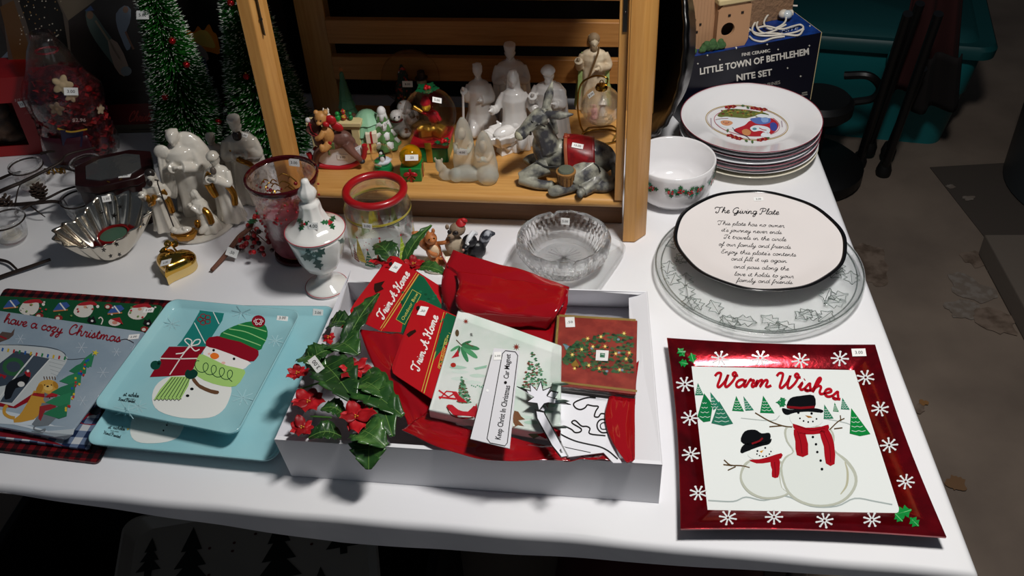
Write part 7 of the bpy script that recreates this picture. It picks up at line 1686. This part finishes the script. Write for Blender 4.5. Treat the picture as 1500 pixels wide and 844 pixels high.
for k in range(6): a = k * PI / 3; p.dot(780 + 15 * math.cos(a), 154 + 13 * math.sin(a), 7, 6, 'f0e8e8', 13, n=10); p.dot(780 + 15 * math.cos(a), 154 + 13 * math.sin(a), 4, 3.5, '8e0f22', 14, n=8)
p.dot(582, 282, 6, c='121414', L=10, n=12); p.dot(672, 320, 6, c='121414', L=10, n=12); p.poly(q4(566, 305, 580, 293, 600, 298, 606, 312, 590, 322, 574, 318), 'ee7a2a', 11, sm=3); p.dot(625, 338, 9, 6, 'f0c0b4', 10); p.dot(562, 298, 6, 5, 'f0c0b4', 10)
p.poly(q4(486, 410, 500, 406, 520, 432, 570, 455, 604, 462, 600, 476, 570, 472, 520, 450, 494, 425), '6a4a34', 10, sm=2)
p.poly(q4(455, 385, 465, 368, 480, 372, 495, 366, 512, 380, 505, 400, 480, 410, 460, 402), '0f3a30', 12, sm=3)
for x, y in ((486, 453), (467, 483)): p.dot(x, y, 8, 6, '121414', 10)
p.script('st', 182, 483, (10, .5), (1, -9), 2.4, bl, 3); p.script('nicholas', 205, 485, (6, .6), (1, -9), 2.2, bl, 3, width=46); p.text('SQUARE', 198, 498, (12, 1.2), (1, -9), bl, 3, width=34); p.script('Hand Painted', 162, 503, (6, .9), (1, -7), 2.2, bl, 3, width=72)
p.build()
sticker(t, 414, 466, '3.00', w=.0175, h=.0125, size=.0065, roll=-.05)

# ================================================================ white gift box full of trimmings
BH_ = .062
tops = [at(x, y, BH_) for x, y in ((508, 412), (948, 427), (970, 682), (402, 645))]      # back left, back right, front right, front left
bots = [at(x, y, .0006) for x, y in ((518, 440), (938, 450), (965, 737), (427, 697))]
ctr = sum(bots, Vector()) / 4
X = thing('white_gift_box', 'open white cardboard box filled with Christmas trimmings, in the middle of the table', 'box', (ctr.x, ctr.y, T + .0006), rz=YAW); inv = W(X).inverted()
cb = mat('e6e6ea', .55, bump=(20, .1)); cbi = mat('cfcfd6', .6)
def quadpanel(name, pts, th=.0012, m=cb, parent=X, bevel=0):
    mb = MB(); P_ = [inv @ p_ if parent is X else p_ for p_ in pts]; n = (P_[1] - P_[0]).cross(P_[2] - P_[0]).normalized() * th
    vs_ = [mb.v(p_) for p_ in P_] + [mb.v(p_ + n) for p_ in P_]; k = len(P_)
    mb._f(vs_[:k][::-1]); mb._f(vs_[k:])
    for i in range(k): mb._f([vs_[i], vs_[(i + 1) % k], vs_[k + (i + 1) % k], vs_[k + i]])
    return mb.build(name, m, parent, smooth=False)
quadpanel('bottom', [b + Vector((0, 0, .0004)) for b in bots], m=cbi)
for i, nm in enumerate(('back_wall', 'right_wall', 'front_wall', 'left_wall')):
    a, b = i, (i + 1) % 4; quadpanel(nm, [bots[a], bots[b], tops[b], tops[a]], th=.0016)
# folded-in edge flaps
quadpanel('right_flap', [tops[1] + Vector((0, 0, .0005)), tops[2] + Vector((0, 0, .0005)), at(926, 673, .050), at(921, 433, .050)], th=.0014)
quadpanel('left_flap', [tops[0] + Vector((0, .0, .0005)), at(512, 396, .075), at(484, 398 + 12, .068), tops[3] + Vector((0, 0, .0005)), at(436, 640, .050), at(500, 470, .050)][0:1] + [at(513, 396, .074), tops[3] + Vector((0, 0, .0005)), at(434, 634, .050)], th=.0012, m=cbi)
quadpanel('front_lip', [tops[3] + Vector((0, 0, .0004)), tops[2] + Vector((0, 0, .0004)), tops[2] + Vector((-.002, .006, .0004)), tops[3] + Vector((.002, .006, .0004))], th=.001)
quadpanel('back_flap', [tops[0], tops[1], at(935, 432, .058), at(835, 424, .060)], th=.0012)

# ---------------- glossy red bow of wide plastic ribbon
ribm = mat('960b16', .09, coat=.9, spec=.7, bump=(14, .3), dist=.004)
K_ = thing('red_plastic_bow', 'large glossy red plastic ribbon bow spread through the white box', 'bow', (0, 0, 0))
def ribbon(secs, name='ribbon_loop', n=8, amp=.0016, seed=0, w=10):
    """secs: ((px,py,h),(px,py,h)) edge pairs along the strip"""
    A = catmull([at(*a) for a, b in secs], n); B = catmull([at(*b) for a, b in secs], n); N = len(A)
    mb = MB()
    def Pf(u, v):
        i = min(int(u * (N - 1)), N - 2); f = u * (N - 1) - i; a = A[i].lerp(A[i + 1], f); b = B[i].lerp(B[i + 1], f); q = a.lerp(b, v)
        k = noise.noise(Vector((u * 3 + seed, v * 2.6, seed))) + .22 * noise.noise(Vector((u * 7 + seed, v * 6, seed))) - .8 * abs(noise.noise(Vector((u * 2.4 + seed, v * 3.4 + 5, seed))))
        return q + Vector((0, 0, amp * k * 2)) + Vector((0, .3 * amp * k, 0))
    mb.grid(Pf, N * 2, w * 2); return mb.build(name, ribm, K_, solid=.0007, angle=180)
ribbon([((664, 366, .128), (834, 418, .100)), ((650, 395, .115), (832, 430, .098)), ((647, 430, .095), (830, 448, .092)), ((660, 462, .070), (812, 478, .075)), ((690, 470, .060), (806, 516, .052))], seed=1, amp=.0022)
ribbon([((652, 436, .084), (831, 452, .084)), ((662, 478, .070), (814, 496, .072)), ((700, 520, .058), (808, 545, .056))], seed=9, amp=.002)
ribbon([((668, 398, .118), (834, 420, .103)), ((672, 420, .112), (828, 440, .104)), ((668, 445, .105), (815, 462, .098)), ((690, 470, .085), (800, 480, .080))], seed=2, amp=.003)
ribbon([((700, 462, .075), (655, 398, .110)), ((712, 440, .092), (664, 392, .118)), ((730, 446, .090), (745, 470, .080)), ((748, 478, .072), (772, 505, .060))], seed=5, amp=.002)
ribbon([((526, 482, .090), (590, 490, .088)), ((540, 520, .080), (612, 530, .080)), ((560, 560, .072), (640, 570, .075)), ((590, 605, .065), (640, 610, .066)), ((600, 632, .062), (650, 615, .060))], seed=3, amp=.002, name='ribbon_tail')
ribbon([((588, 630, .066), (628, 602, .070)), ((640, 655, .070), (690, 628, .070)), ((700, 669, .071), (745, 640, .070)), ((770, 676, .070), (800, 650, .068)), ((835, 674, .066), (835, 652, .066))], seed=4, amp=.0018, name='ribbon_tail')
ribbon([((900, 562, .074), (936, 528, .080)), ((887, 600, .080), (932, 560, .080)), ((890, 630, .079), (930, 600, .078)), ((904, 660, .076), (930, 640, .076)), ((918, 678, .074), (930, 674, .074))], seed=6, amp=.0012)
ribbon([((826, 676, .062), (850, 650, .050)), ((860, 672, .066), (880, 645, .052)), ((896, 676, .066), (905, 650, .052))], seed=7, amp=.0016, name='ribbon_tail')

# ---------------- poinsettia and holly bunch
HL = thing('poinsettia_holly_bunch', 'artificial holly leaves with red poinsettia blooms in the left end of the white box', 'artificial plant', (0, 0, 0))
lfm = [mat('244a20', .35, coat=.15, vary=(60, '3f6a2e', .5, .8), bump=(170, .35)), mat('1d3d1c', .35, coat=.25, vary=(60, '3c6a2c', .5, .75), bump=(170, .35)), mat('2e5626', .35, coat=.25, vary=(60, '557f3c', .5, .75), bump=(170, .35))]
def leaf3(a, b, w, curl=.010, par=HL, m=None, twist=0, teeth=5):
    a = at(*a); b = at(*b); d = b - a; L = d.length; x = d.normalized(); z = Vector((0, 0, 1)); z = (z - x * z.dot(x)).normalized(); y = z.cross(x)
    y, z = y * math.cos(twist) + z * math.sin(twist), z * math.cos(twist) - y * math.sin(twist)
    NU, NV = 30, 8
    def P_(u, v):
        s = 1.22 * math.sin(PI * min(1, u * .92 + .04)) ** .75 * (1 - .35 * u); tooth = 1 - .22 * abs(((u * teeth) % 1) - .0) * (1 if u < .97 else 0)
        ww = w / 2 * s * tooth; t_ = v * 2 - 1
        vein = .0011 * math.cos(u * 26 + abs(t_) * 4) * abs(t_)
        return a + x * (L * u) + y * (ww * t_) + z * (curl * math.sin(PI * u) + abs(t_) * ww * .32 + vein - .0)
    mb = MB(); mb.grid(P_, NU, NV); o = mb.build('leaf', m or lfm[leaf3.k % 3], par, solid=.0007, angle=180)
    mb = MB(); mb.tube([P_(i / 12, .5) + z * .0006 for i in range(13)], .0007, 5)
    for i in (3, 5, 7, 9):
        for v in (.12, .88): mb.tube([P_(i / 14, .5) + z * .0005, P_(i / 14 + .09, v) + z * .0006], .00035, 4)
    mb.build('leaf_vein', mat('5f8440', .5), o); leaf3.k += 1
    return o
leaf3.k = 0
for a, b, w in (((505, 560, .080), (590, 610, .085), .052), ((500, 520, .085), (555, 430, .100), .030), ((545, 640, .070), (540, 688, .060), .050), ((450, 540, .080), (490, 512, .095), .040),
                ((470, 530, .085), (520, 590, .092), .062), ((525, 560, .080), (568, 585, .090), .042), ((490, 505, .078), (525, 520, .090), .055), ((500, 640, .070), (452, 642, .078), .034),
                ((520, 632, .078), (565, 655, .082), .050), ((540, 540, .080), (575, 640, .080), .044), ((480, 480, .075), (520, 478, .085), .038), ((440, 525, .080), (478, 540, .088), .038), ((505, 610, .070), (470, 600, .080), .03)):
    leaf3(a, b, w)
def bloom(px, py, h, r, n=9, seed=0, par=HL):
    R = random.Random(seed); c = at(px, py, h); g = MB()
    for k in range(n):
        a = k * 2 * PI / n + R.uniform(-.2, .2); L = r * R.uniform(.75, 1.1); el = R.uniform(.1, .7); x = Vector((math.cos(a) * math.cos(el), math.sin(a) * math.cos(el), math.sin(el))); y = Vector((-math.sin(a), math.cos(a), 0)); z = x.cross(y)
        mb = MB(); mb.grid(lambda u, v: c + x * (L * u) + y * (L * .34 * math.sin(PI * min(1, u * .95 + .05)) ** .8 * (2 * v - 1)) + z * (.10 * L * math.sin(u * 9) * abs(2 * v - 1) - L * .25 * u * u), 10, 4)
        mb.build('petal', mat(('a50e18', 'b8141e', '8c0a14')[k % 3], .5, bump=(200, .4)), par, solid=.0005, angle=180)
    for k in range(3): mb = MB(); mb.ball(c + Vector((.002 * math.cos(k * 2.1), .002 * math.sin(k * 2.1), .003)), .0010, seg=8, rings=6); mb.build('stamen', mat('d8a828', .4), par)
for px, py, h, r, n, sd in ((522, 612, .090, .028, 9, 1), (518, 542, .100, .022, 8, 2), (452, 590, .082, .024, 8, 3), (443, 628, .078, .020, 7, 4), (515, 478, .092, .014, 6, 5), (436, 548, .090, .018, 7, 6), (482, 496, .090, .012, 5, 7)): bloom(px, py, h, r, n, sd)
for a, b in (((455, 610, .075), (485, 612, .085)), ((440, 570, .07), (470, 560, .08))): mb = MB(); mb.tube([at(*a), at(*b)], .0012, 6); mb.build('stem', mat('4a7a30', .5), HL)
mb = MB(); m = Matrix((_R, _U, -_F)).transposed().to_4x4(); m.translation = at(463, 534, .112); mb.M = m @ Matrix.Rotation(.65, 4, 'Z'); mb.box((0, 0, 0), (.012, .021, .0004)); mb.mi = 1
V, Fc, wd = textmesh('3.00', .01); vv = [mb.v((-(b - .35) * .0075, (a - wd / 2) * .0075, .0004)) for a, b in V]
for f in Fc: mb._f([vv[i] for i in f])
mb.build('price_tag', [mat('f2f2f0', .6), mat('222222', .6)], HL, smooth=False, norm=False)
# second sprig behind the cards
HL2 = thing('holly_sprig_behind_cards', 'holly sprig with red bloom rising behind the bow cards near the glass jar', 'artificial plant', (0, 0, 0))
leaf3((590, 392, .085), (632, 330, .120), .022, par=HL2, m=lfm[0]); leaf3((578, 388, .095), (550, 358, .105), .040, par=HL2, m=lfm[1]); leaf3((604, 396, .085), (656, 404, .095), .026, par=HL2, m=lfm[2])
bloom(560, 384, .100, .020, 7, 11, HL2); bloom(606, 388, .098, .018, 7, 12, HL2)
mb = MB(); mb.tube([at(575, 440, .03), at(590, 395, .09)], .0018, 6); mb.build('stem', mat('3c5f2c', .5), HL2)

# ---------------- flat goods: cards, napkins, magnets
def flat(name, label, cat, pts, m, th=.0012, group=None, part='card', bevel=0, hole=None):
    P_ = [at(*a) for a in pts]; c = sum(P_, Vector()) / len(P_); t = thing(name, label, cat, c, group=group)
    n = Vector((0, 0, 0))
    for i in range(len(P_)): n += (P_[i] - c).cross(P_[(i + 1) % len(P_)] - c)
    n.normalize(); n = -n if n.z < 0 else n; n *= th; mb = MB(); k = len(P_)
    e1 = (P_[1] - P_[0]).normalized(); e2 = n.normalized().cross(e1)
    loop = [((p_ - c).dot(e1), (p_ - c).dot(e2)) for p_ in P_]
    tri = tessellate_polygon([[Vector((x, y, 0)) for x, y in loop]])
    lo = [mb.v(p_ - c) for p_ in P_]; hi = [mb.v(p_ - c + n) for p_ in P_]
    for f in tri: mb._f([hi[i] for i in f]); mb._f([lo[i] for i in f][::-1])
    for i in range(k): mb._f([lo[i], lo[(i + 1) % k], hi[(i + 1) % k], hi[i]])
    mb.build(part, m, t, smooth=False, bevel=bevel); return t
Z3 = (400, 340, 2.343)
def z3(u, v, h): return (400 + u / 2.343, 340 + v / 2.343, h)
def bowcard(lab, L, hs, dx, dy, hole, tag_xy, price):
    """L: outline in crop pixels"""
    t = flat('bow_header_card', lab, 'card', [z3(u, v, h) for (u, v), h in zip(L, hs)], mat('b5121e', .3, coat=.4), group='red and green bow header cards')
    return t
# back card
o1 = [(265, 270), (280, 245), (395, 92), (412, 84), (430, 88), (500, 140), (578, 190), (578, 260), (500, 350), (370, 342), (320, 318), (268, 288)]
def hcard(u, v, a=.062, b=.104): return a + (b - a) * max(0, min(1, (420 - v) / 340))
t = bowcard('red and green bow header card, the rear one leaning by the glass jar', o1, [hcard(u, v) for u, v in o1], 0, 0, None, None, None)
p = Pic(t, *Z3, name='printed_card', only=['card'], rough=.3)
p.poly(q4(502, 146, 578, 190, 578, 262, 498, 350, 372, 341), '0f5a3c', 1); p.stroke(q4(500, 144, 371, 341), 3, 'c8b850', 2); p.stroke(q4(493, 140, 364, 338), 2, 'c8b850', 2)
for i in range(40): p.dot(rnd.uniform(440, 560), rnd.uniform(200, 330), 6, 4, ('1a6e4a', '0c4a30')[i % 2], L=2, n=7)
p.poly(q4(478, 198, 508, 215, 452, 318, 422, 300), '0f5a3c', 3); p.stroke(q4(478, 198, 508, 215, 452, 318, 422, 300), 2, 'c8b850', 4, closed=True)
p.text('Outdoor Bow', 448, 305, (10.5, -19), (-13, -9), 'd8c860', 5, bold=.0, width=105)
p.script('Trim A Home', 378, 300, (6.5, -11), (-12, -8), 4.5, 'f4e8e4', 6, width=180)
p.poly(q4(348, 178, 384, 168, 372, 186, 380, 196, 352, 210, 346, 196), '2a1410', 6); p.build()
sticker(t, 400 + 420 / 2.343, 340 + 122 / 2.343, '.50', w=.013, h=.017, roll=-.5, size=.006)
p = Pic(t, *Z3, name='tag_mark', off=.0012); p.poly(q4(398, 108, 408, 104, 411, 114, 402, 118), '1a1a1a', 30); p.build()
o2 = [(408, 470), (412, 450), (488, 248), (505, 236), (522, 240), (640, 295), (612, 360), (545, 575), (430, 500), (412, 486)]
t = bowcard('red and green bow header card, the front one tucked beside the napkin packet', o2, [hcard(u, v, .082, .100) for u, v in o2], 0, 0, None, None, None)
p = Pic(t, *Z3, name='printed_card', only=['card'], rough=.3)
p.poly(q4(594, 276, 640, 296, 608, 370, 545, 575, 516, 552), '0f5a3c', 1); p.stroke(q4(595, 278, 518, 554), 3, 'c8b850', 2); p.stroke(q4(587, 275, 510, 548), 2, 'c8b850', 2)
for i in range(30): p.dot(rnd.uniform(575, 610), rnd.uniform(300, 520), 6, 4, ('1a6e4a', '0c4a30')[i % 2], L=2, n=7)
p.stroke(q4(597, 345, 612, 350, 580, 475, 566, 466), 2, 'c8b850', 4, closed=True); p.text('Outdoor Bow', 578, 468, (4.5, -20), (-14, -4), 'd8c860', 5, width=118)
p.script('Trim A Home', 500, 478, (4.5, -12.5), (-14, -4.5), 4.5, 'f4e8e4', 6, width=198)
p.poly(q4(458, 352, 470, 342, 488, 335, 492, 342, 480, 352, 466, 362), '2a1410', 6); p.build()
sticker(t, 400 + 514 / 2.343, 340 + 272 / 2.343, '.50', w=.012, h=.018, roll=-.25, size=.006)
p = Pic(t, *Z3, name='tag_mark', off=.0012); p.poly(q4(492, 260, 502, 256, 505, 266, 496, 270), '1a1a1a', 30); p.build()

# napkin packet, green print
Z6 = (600, 440, 3.517)
def pk(u, v, h): return (600 + u / 3.517, 440 + v / 3.517, h)
t = flat('green_print_napkin_packet', 'large clear wrapped napkin packet printed with firs, sled and green sprigs', 'napkin packet', [pk(255, 88, .080), pk(520, 178, .079), pk(785, 275, .078), pk(778, 740, .070), pk(440, 680, .070), pk(104, 606, .071)], mat('e9efeb', .3, coat=.6, vary=(14, 'd4e4da', .45, .65)), th=.016, part='napkins', bevel=.003)
p = Pic(t, *Z6, name='printed_napkin', only=['napkins'], rough=.2)
for i in range(26): x = rnd.uniform(170, 740); y = rnd.uniform(330, 690); p.poly([(x, y), (x + 40, y - 6), (x + 90, y + 6), (x + 50, y + 14), (x + 8, y + 10)], ('cfe4d8', 'b4d6c4', 'dcebe3')[i % 3], 1, sm=2)
gr_ = ('3f8a5c', '57a070', '2f7048')
for a, L_ in ((.2, 100), (.65, 110), (1.15, 95), (-.35, 60), (1.9, 60), (2.6, 60)): p.poly([(262 + x, 232 + y) for x, y in ell(L_ * .55 * math.cos(a), L_ * .55 * math.sin(a), L_ * .46, L_ * .12, n=14, a=a)], gr_[int(a * 3) % 3], 3, sm=1)
p.stroke(q4(240, 205, 275, 240, 330, 240), 5, '5a4a34', 2); p.stroke(q4(290, 222, 328, 240), 5, '6a4a38', 4)
def firp(cx_, top, bot, w, L0=4):
    for k in range(150):
        u = rnd.random() ** .6; x = cx_ + (rnd.random() - .5) * w * u + (u - .5) * 14; y = top + (bot - top) * u
        p.poly([(x, y), (x + 9, y + 5), (x + 2, y + 9), (x - 8, y + 6)], ('2f6a48', '4a8a62', '3a7a54', 'a04a44', '6a4a38', '7ab08e')[k % 6], L0 + k % 3)
firp(275, 390, 525, 75); firp(640, 250, 450, 150)
p.poly(q4(190, 545, 220, 540, 250, 565, 300, 575, 330, 545, 345, 560, 330, 600, 270, 610, 225, 590), 'b82430', 8, sm=2); p.stroke(q4(190, 550, 215, 590, 260, 605, 330, 606), 5, '5a3a2c', 9, sm=3); p.poly(q4(320, 590, 346, 530, 352, 590, 340, 612), 'b82430', 8)
p.stroke(q4(150, 500, 240, 510), 9, 'c4242e', 8); p.stroke(q4(150, 465, 200, 500, 235, 480), 8, 'c4242e', 8); p.stroke(q4(155, 510, 190, 470, 240, 475, 270, 520), 7, 'c4242e', 8); p.poly(q4(215, 470, 240, 480, 300, 530, 250, 525), 'b82430', 9)
p.dot(225, 335, 14, 12, 'b03028', 5); p.poly(q4(250, 255, 215, 300, 255, 290), 'b82430', 5); p.dot(245, 170, 10, 18, '5a4a34', 5)
p.poly(q4(655, 690, 700, 660, 740, 655, 780, 670, 775, 700, 700, 712), 'b82430', 6, sm=1); p.poly(q4(610, 690, 660, 670, 690, 690, 640, 712), '4a8a62', 5)
p.poly(q4(540, 570, 560, 575, 575, 600, 595, 615, 560, 620, 590, 650, 560, 645, 535, 655, 532, 600), '7a5238', 6, sm=1)
for x, y, r in ((550, 242, 20), (290, 110, 16)): p.poly(star(x, y, r, 8), '8a3a30', 5)
for i in range(9): p.dot(320 + i * 10, 440 + (i % 3) * 4, 4, 3, '3a9a70', L=5, n=7)
p.poly(q4(330, 350, 400, 335, 395, 350, 340, 360), '9cc8b0', 4); p.build()
p = Pic(t, *Z6, name='price_mark', only=['napkins'], off=.0008); p.text('.50', 326, 190, (-3, -15), (-15, 3), '2a2a2a', 20, bold=.02); p.build()
# clear film over the packet with sealed ends
fm = mat('ffffff', .04, trans=1, ior=1.05, alpha=.25, coat=1, bump=(35, .8), dist=.004)
mb = MB(); iv = W(t).inverted(); mb.grid(lambda u, v: iv @ (at(*pk(*(Vector((250, 84)).lerp(Vector((790, 272)), u).lerp(Vector((100, 612)).lerp(Vector((782, 745)), u), v)), .0)) * 0 + at(*pk(*tuple(Vector((250, 84)).lerp(Vector((790, 272)), u).lerp(Vector((100, 612)).lerp(Vector((782, 745)), u), v)), .0985 - .012 * v))) + Vector((0, 0, .0012 * noise.noise(Vector((u * 9, v * 7, 2))))), 30, 24); mb.build('clear_film', fm, t, angle=180)
# bumper strip
Z4 = (600, 360, 2.221)
def p4(u, v, h): return (600 + u / 2.221, 360 + v / 2.221, h)
t = flat('lettered_car_magnet_strip', 'long white lettered magnet strip in a clear sleeve lying across the napkins', 'magnet', [p4(275, 335, .104), p4(358, 345, .104), p4(342, 505, .102), p4(326, 662, .093), p4(198, 630, .093), p4(237, 480, .102)], mat('dddde2', .35, coat=.3), th=.0012)
p = Pic(t, *Z4, name='printed_lettering', only=['card'])
p.stroke(q4(302, 352, 252, 628, 262, 642, 310, 652, 318, 642, 352, 358, 344, 346, 312, 342), 2.6, '121214', 1, closed=True)
p.text('Keep Christ In Christmas', 296, 632, (5.4, -30), (-26, -4.5), '121214', 2, bold=.01, width=178); p.dot(312, 446, 5, c='121214', L=2); p.text('Car Magnet', 322, 434, (2.6, -30), (-24, -3), '121214', 2, bold=.01, width=80)
p.dot(253, 472, 4.5, c='f4f4f4', L=3); p.build()
sticker(t, 600 + 286 / 2.221, 360 + 360 / 2.221, '2.00', w=.010, h=.015, roll=0, size=.0045)
# red tree napkins: a pile of folded sheets in film
t = thing('red_tree_napkin_packet', 'wrapped pile of red napkins printed with a decorated green tree, right of the box', 'napkin packet', (0, 0, 0))
cs4 = [(478, 222), (740, 238), (735, 478), (460, 446)]
for k in range(7):
    h0 = .064 + k * .0035; jit = 1.5 * math.sin(k * 2.3)
    P_ = [at(*p4(u + jit, v + jit * .5, .0905)) for u, v in cs4]; mb = MB(); lo = [mb.v((q_.x, q_.y, T + h0)) for q_ in P_]; hi = [mb.v((q_.x, q_.y, T + h0 + .0031)) for q_ in P_]
    mb._f(lo[::-1]); mb._f(hi)
    for i in range(4): mb._f([lo[i], lo[(i + 1) % 4], hi[(i + 1) % 4], hi[i]])
    mb.build('napkin', mat('7d2620', .5, vary=(60, '9a3a2e', .4, .7)) if k == 6 else mat(('8a8480', '5f5a58')[k % 2], .6), t, smooth=False, bevel=.001)
p = Pic(t, *Z4, name='printed_tree', tree=bvh(t), rough=.3)
p.stroke(q4(486, 228, 736, 243), 7, '8a7440', 1); p.stroke(q4(484, 228, 468, 444), 8, '8a7440', 1); p.stroke(q4(466, 442, 740, 474), 7, '8a7440', 1)
for k in range(330):
    u = rnd.random(); v = rnd.random(); x = 500 + 225 * u; lim = 1 - abs(u - .62) * .9; y = 345 + (v - .5) * 170 * (.35 + .75 * u if u < .7 else 1.1 - .4 * u) + 4
    p.poly([(x, y), (x + 9, y + 3), (x + 4, y + 9), (x - 6, y + 5)], ('1f4a30', '2f5f3c', '3c6a48', '17382a', '4a5f3a')[k % 5], 2 + k % 3)
for i in range(16): x, y = rnd.uniform(520, 715), rnd.uniform(285, 410); p.poly(star(x, y, 9, 6), 'c8a450', 6); p.dot(x, y, 3.5, c='f4e08a', L=7, n=8)
for i in range(10): x, y = rnd.uniform(520, 715), rnd.uniform(285, 410); p.dot(x, y, 5, 4, ('7a94a8', '8a2a2a')[i % 2], L=6, n=9)
p.poly(q4(525, 388, 540, 372, 552, 392, 540, 405), '8a6a2a', 6); p.poly(q4(498, 320, 520, 328, 510, 340), '6a8a9a', 6); p.poly(q4(472, 410, 490, 425, 480, 438, 470, 430), '3a4a58', 6); p.build()
sticker(t, 600 + 522 / 2.221, 360 + 250 / 2.221, '.50', w=.013, h=.021, roll=0, size=.0065)
p = Pic(t, *Z4, name='round_seal', tree=bvh(t)); p.poly(q4(607, 342, 648, 344, 645, 378, 605, 376), 'f0f0ee', 40); p.poly(q4(620, 352, 636, 353, 635, 367, 619, 366), '2a6a4a', 41); p.stroke(q4(622, 356, 634, 357), 1.5, 'f0f0f0', 42); p.stroke(q4(622, 361, 634, 362), 1.5, 'f0f0f0', 42); p.build()
mb = MB(); mb.grid(lambda u, v: at(*p4(*tuple(Vector((474, 218)).lerp(Vector((745, 234)), u).lerp(Vector((455, 450)).lerp(Vector((738, 482)), u), v)), .0935)) + Vector((0, 0, .0014 * noise.noise(Vector((u * 10, v * 8, 6))) + .0008)), 28, 24); mb.build('clear_film', fm, t, angle=180)
mb = MB(); mb.grid(lambda u, v: at(*p4(455 + 284 * u, 452 + 32 * u, .0925)).lerp(at(*p4(452 + 280 * u, 476 + 26 * u, .066)), v) + Vector((0, -.001 + .0015 * noise.noise(Vector((u * 14, v * 4, 9))), 0)), 30, 8); mb.build('clear_film', fm, t, angle=180)
# nativity line-art magnet: white sheet with black outlines
Z5b = (740, 540, 5.273)
def p5b(u, v, h): return (740 + u / 5.273, 540 + v / 5.273, h)
t = flat('line_art_magnet_sheet', 'white sheet with thick black outline drawing, half under the red ribbon', 'magnet', [p5b(432, 195, .074), p5b(800, 240, .074), p5b(800, 500, .072), p5b(900, 735, .068), p5b(835, 735, .068), p5b(760, 655, .068), p5b(480, 690, .068), p5b(430, 560, .070)], mat('e4e4ea', .4), th=.0015)
p = Pic(t, *Z5b, name='printed_outline', only=['card'])
K0 = '0e0e10'
for l, w in ((q4(700, 228, 640, 225, 560, 250, 528, 275, 545, 305, 580, 318, 615, 305, 635, 280), 11), (q4(635, 280, 680, 290, 720, 295, 700, 330, 690, 370, 720, 375, 740, 350, 775, 352), 11), (q4(800, 395, 740, 395, 712, 425, 715, 465, 745, 495, 790, 495), 11), (q4(800, 425, 755, 420, 735, 440, 745, 468, 780, 470), 8),
             (q4(775, 520, 655, 505, 655, 465, 630, 448, 590, 445, 545, 405, 520, 408, 520, 425, 585, 465, 580, 490, 540, 495, 510, 470, 450, 445, 415, 460, 410, 490, 450, 520, 540, 560, 640, 585, 730, 605, 800, 640, 870, 700), 11), (q4(450, 605, 540, 625, 660, 650), 5)): p.stroke(l, w, K0, 1, sm=4)
p.build()
st_ = q4(108, 150, 200, 180, 195, 125, 245, 175, 274, 108, 290, 175, 350, 150, 318, 210, 480, 275, 330, 262, 320, 300, 300, 270, 262, 320, 250, 268, 175, 258, 225, 222)
t = flat('die_cut_star_magnet', 'white die-cut star with staff outlined in black lying on the napkins', 'magnet', [p5b(256 + (u - 256) * 1.13, 222 + (v - 222) * 1.13, .1045) for u, v in st_], mat('0e0e10', .35), th=.0012)
mb = MB(); 
def strip(pts, m, nm):
    P_ = [at(*p5b(u, v, h)) - t.location for u, v, h in pts]; mb = MB(); lo = [mb.v(q_) for q_ in P_]; hi = [mb.v(q_ + Vector((0, 0, .0012))) for q_ in P_]; k = len(P_)
    mb._f(lo[::-1]); mb._f(hi)
    for i in range(k): mb._f([lo[i], lo[(i + 1) % k], hi[(i + 1) % k], hi[i]])
    mb.build(nm, m, t, smooth=False)
strip([(228, 318, .103), (300, 335, .103), (430, 570, .094), (490, 680, .088), (430, 692, .088), (352, 590, .093), (232, 380, .101)], mat('0e0e10', .35), 'staff')
strip([(350, 172, .1055), (412, 186, .1055), (380, 235, .1055), (322, 218, .1055)], mat('0e0e10', .35), 'banner_end')
p = Pic(t, *Z5b, name='printed_outline', tree=bvh(t))
p.poly(st_, 'e4e4ec', 1); p.poly(q4(242, 332, 296, 342, 424, 578, 476, 676, 436, 682, 364, 592, 250, 384), 'e4e4ec', 2); p.poly(q4(354, 180, 404, 190, 378, 228, 328, 214), 'e4e4ec', 2); p.poly(q4(266, 318, 276, 296, 312, 310, 298, 330), 'e4e4ec', 2); p.build()
# ================================================================ tidy
for o in list(C.objects):
    if o.type == 'EMPTY' and not o.children: print('EMPTY WITHOUT PARTS', o.name)
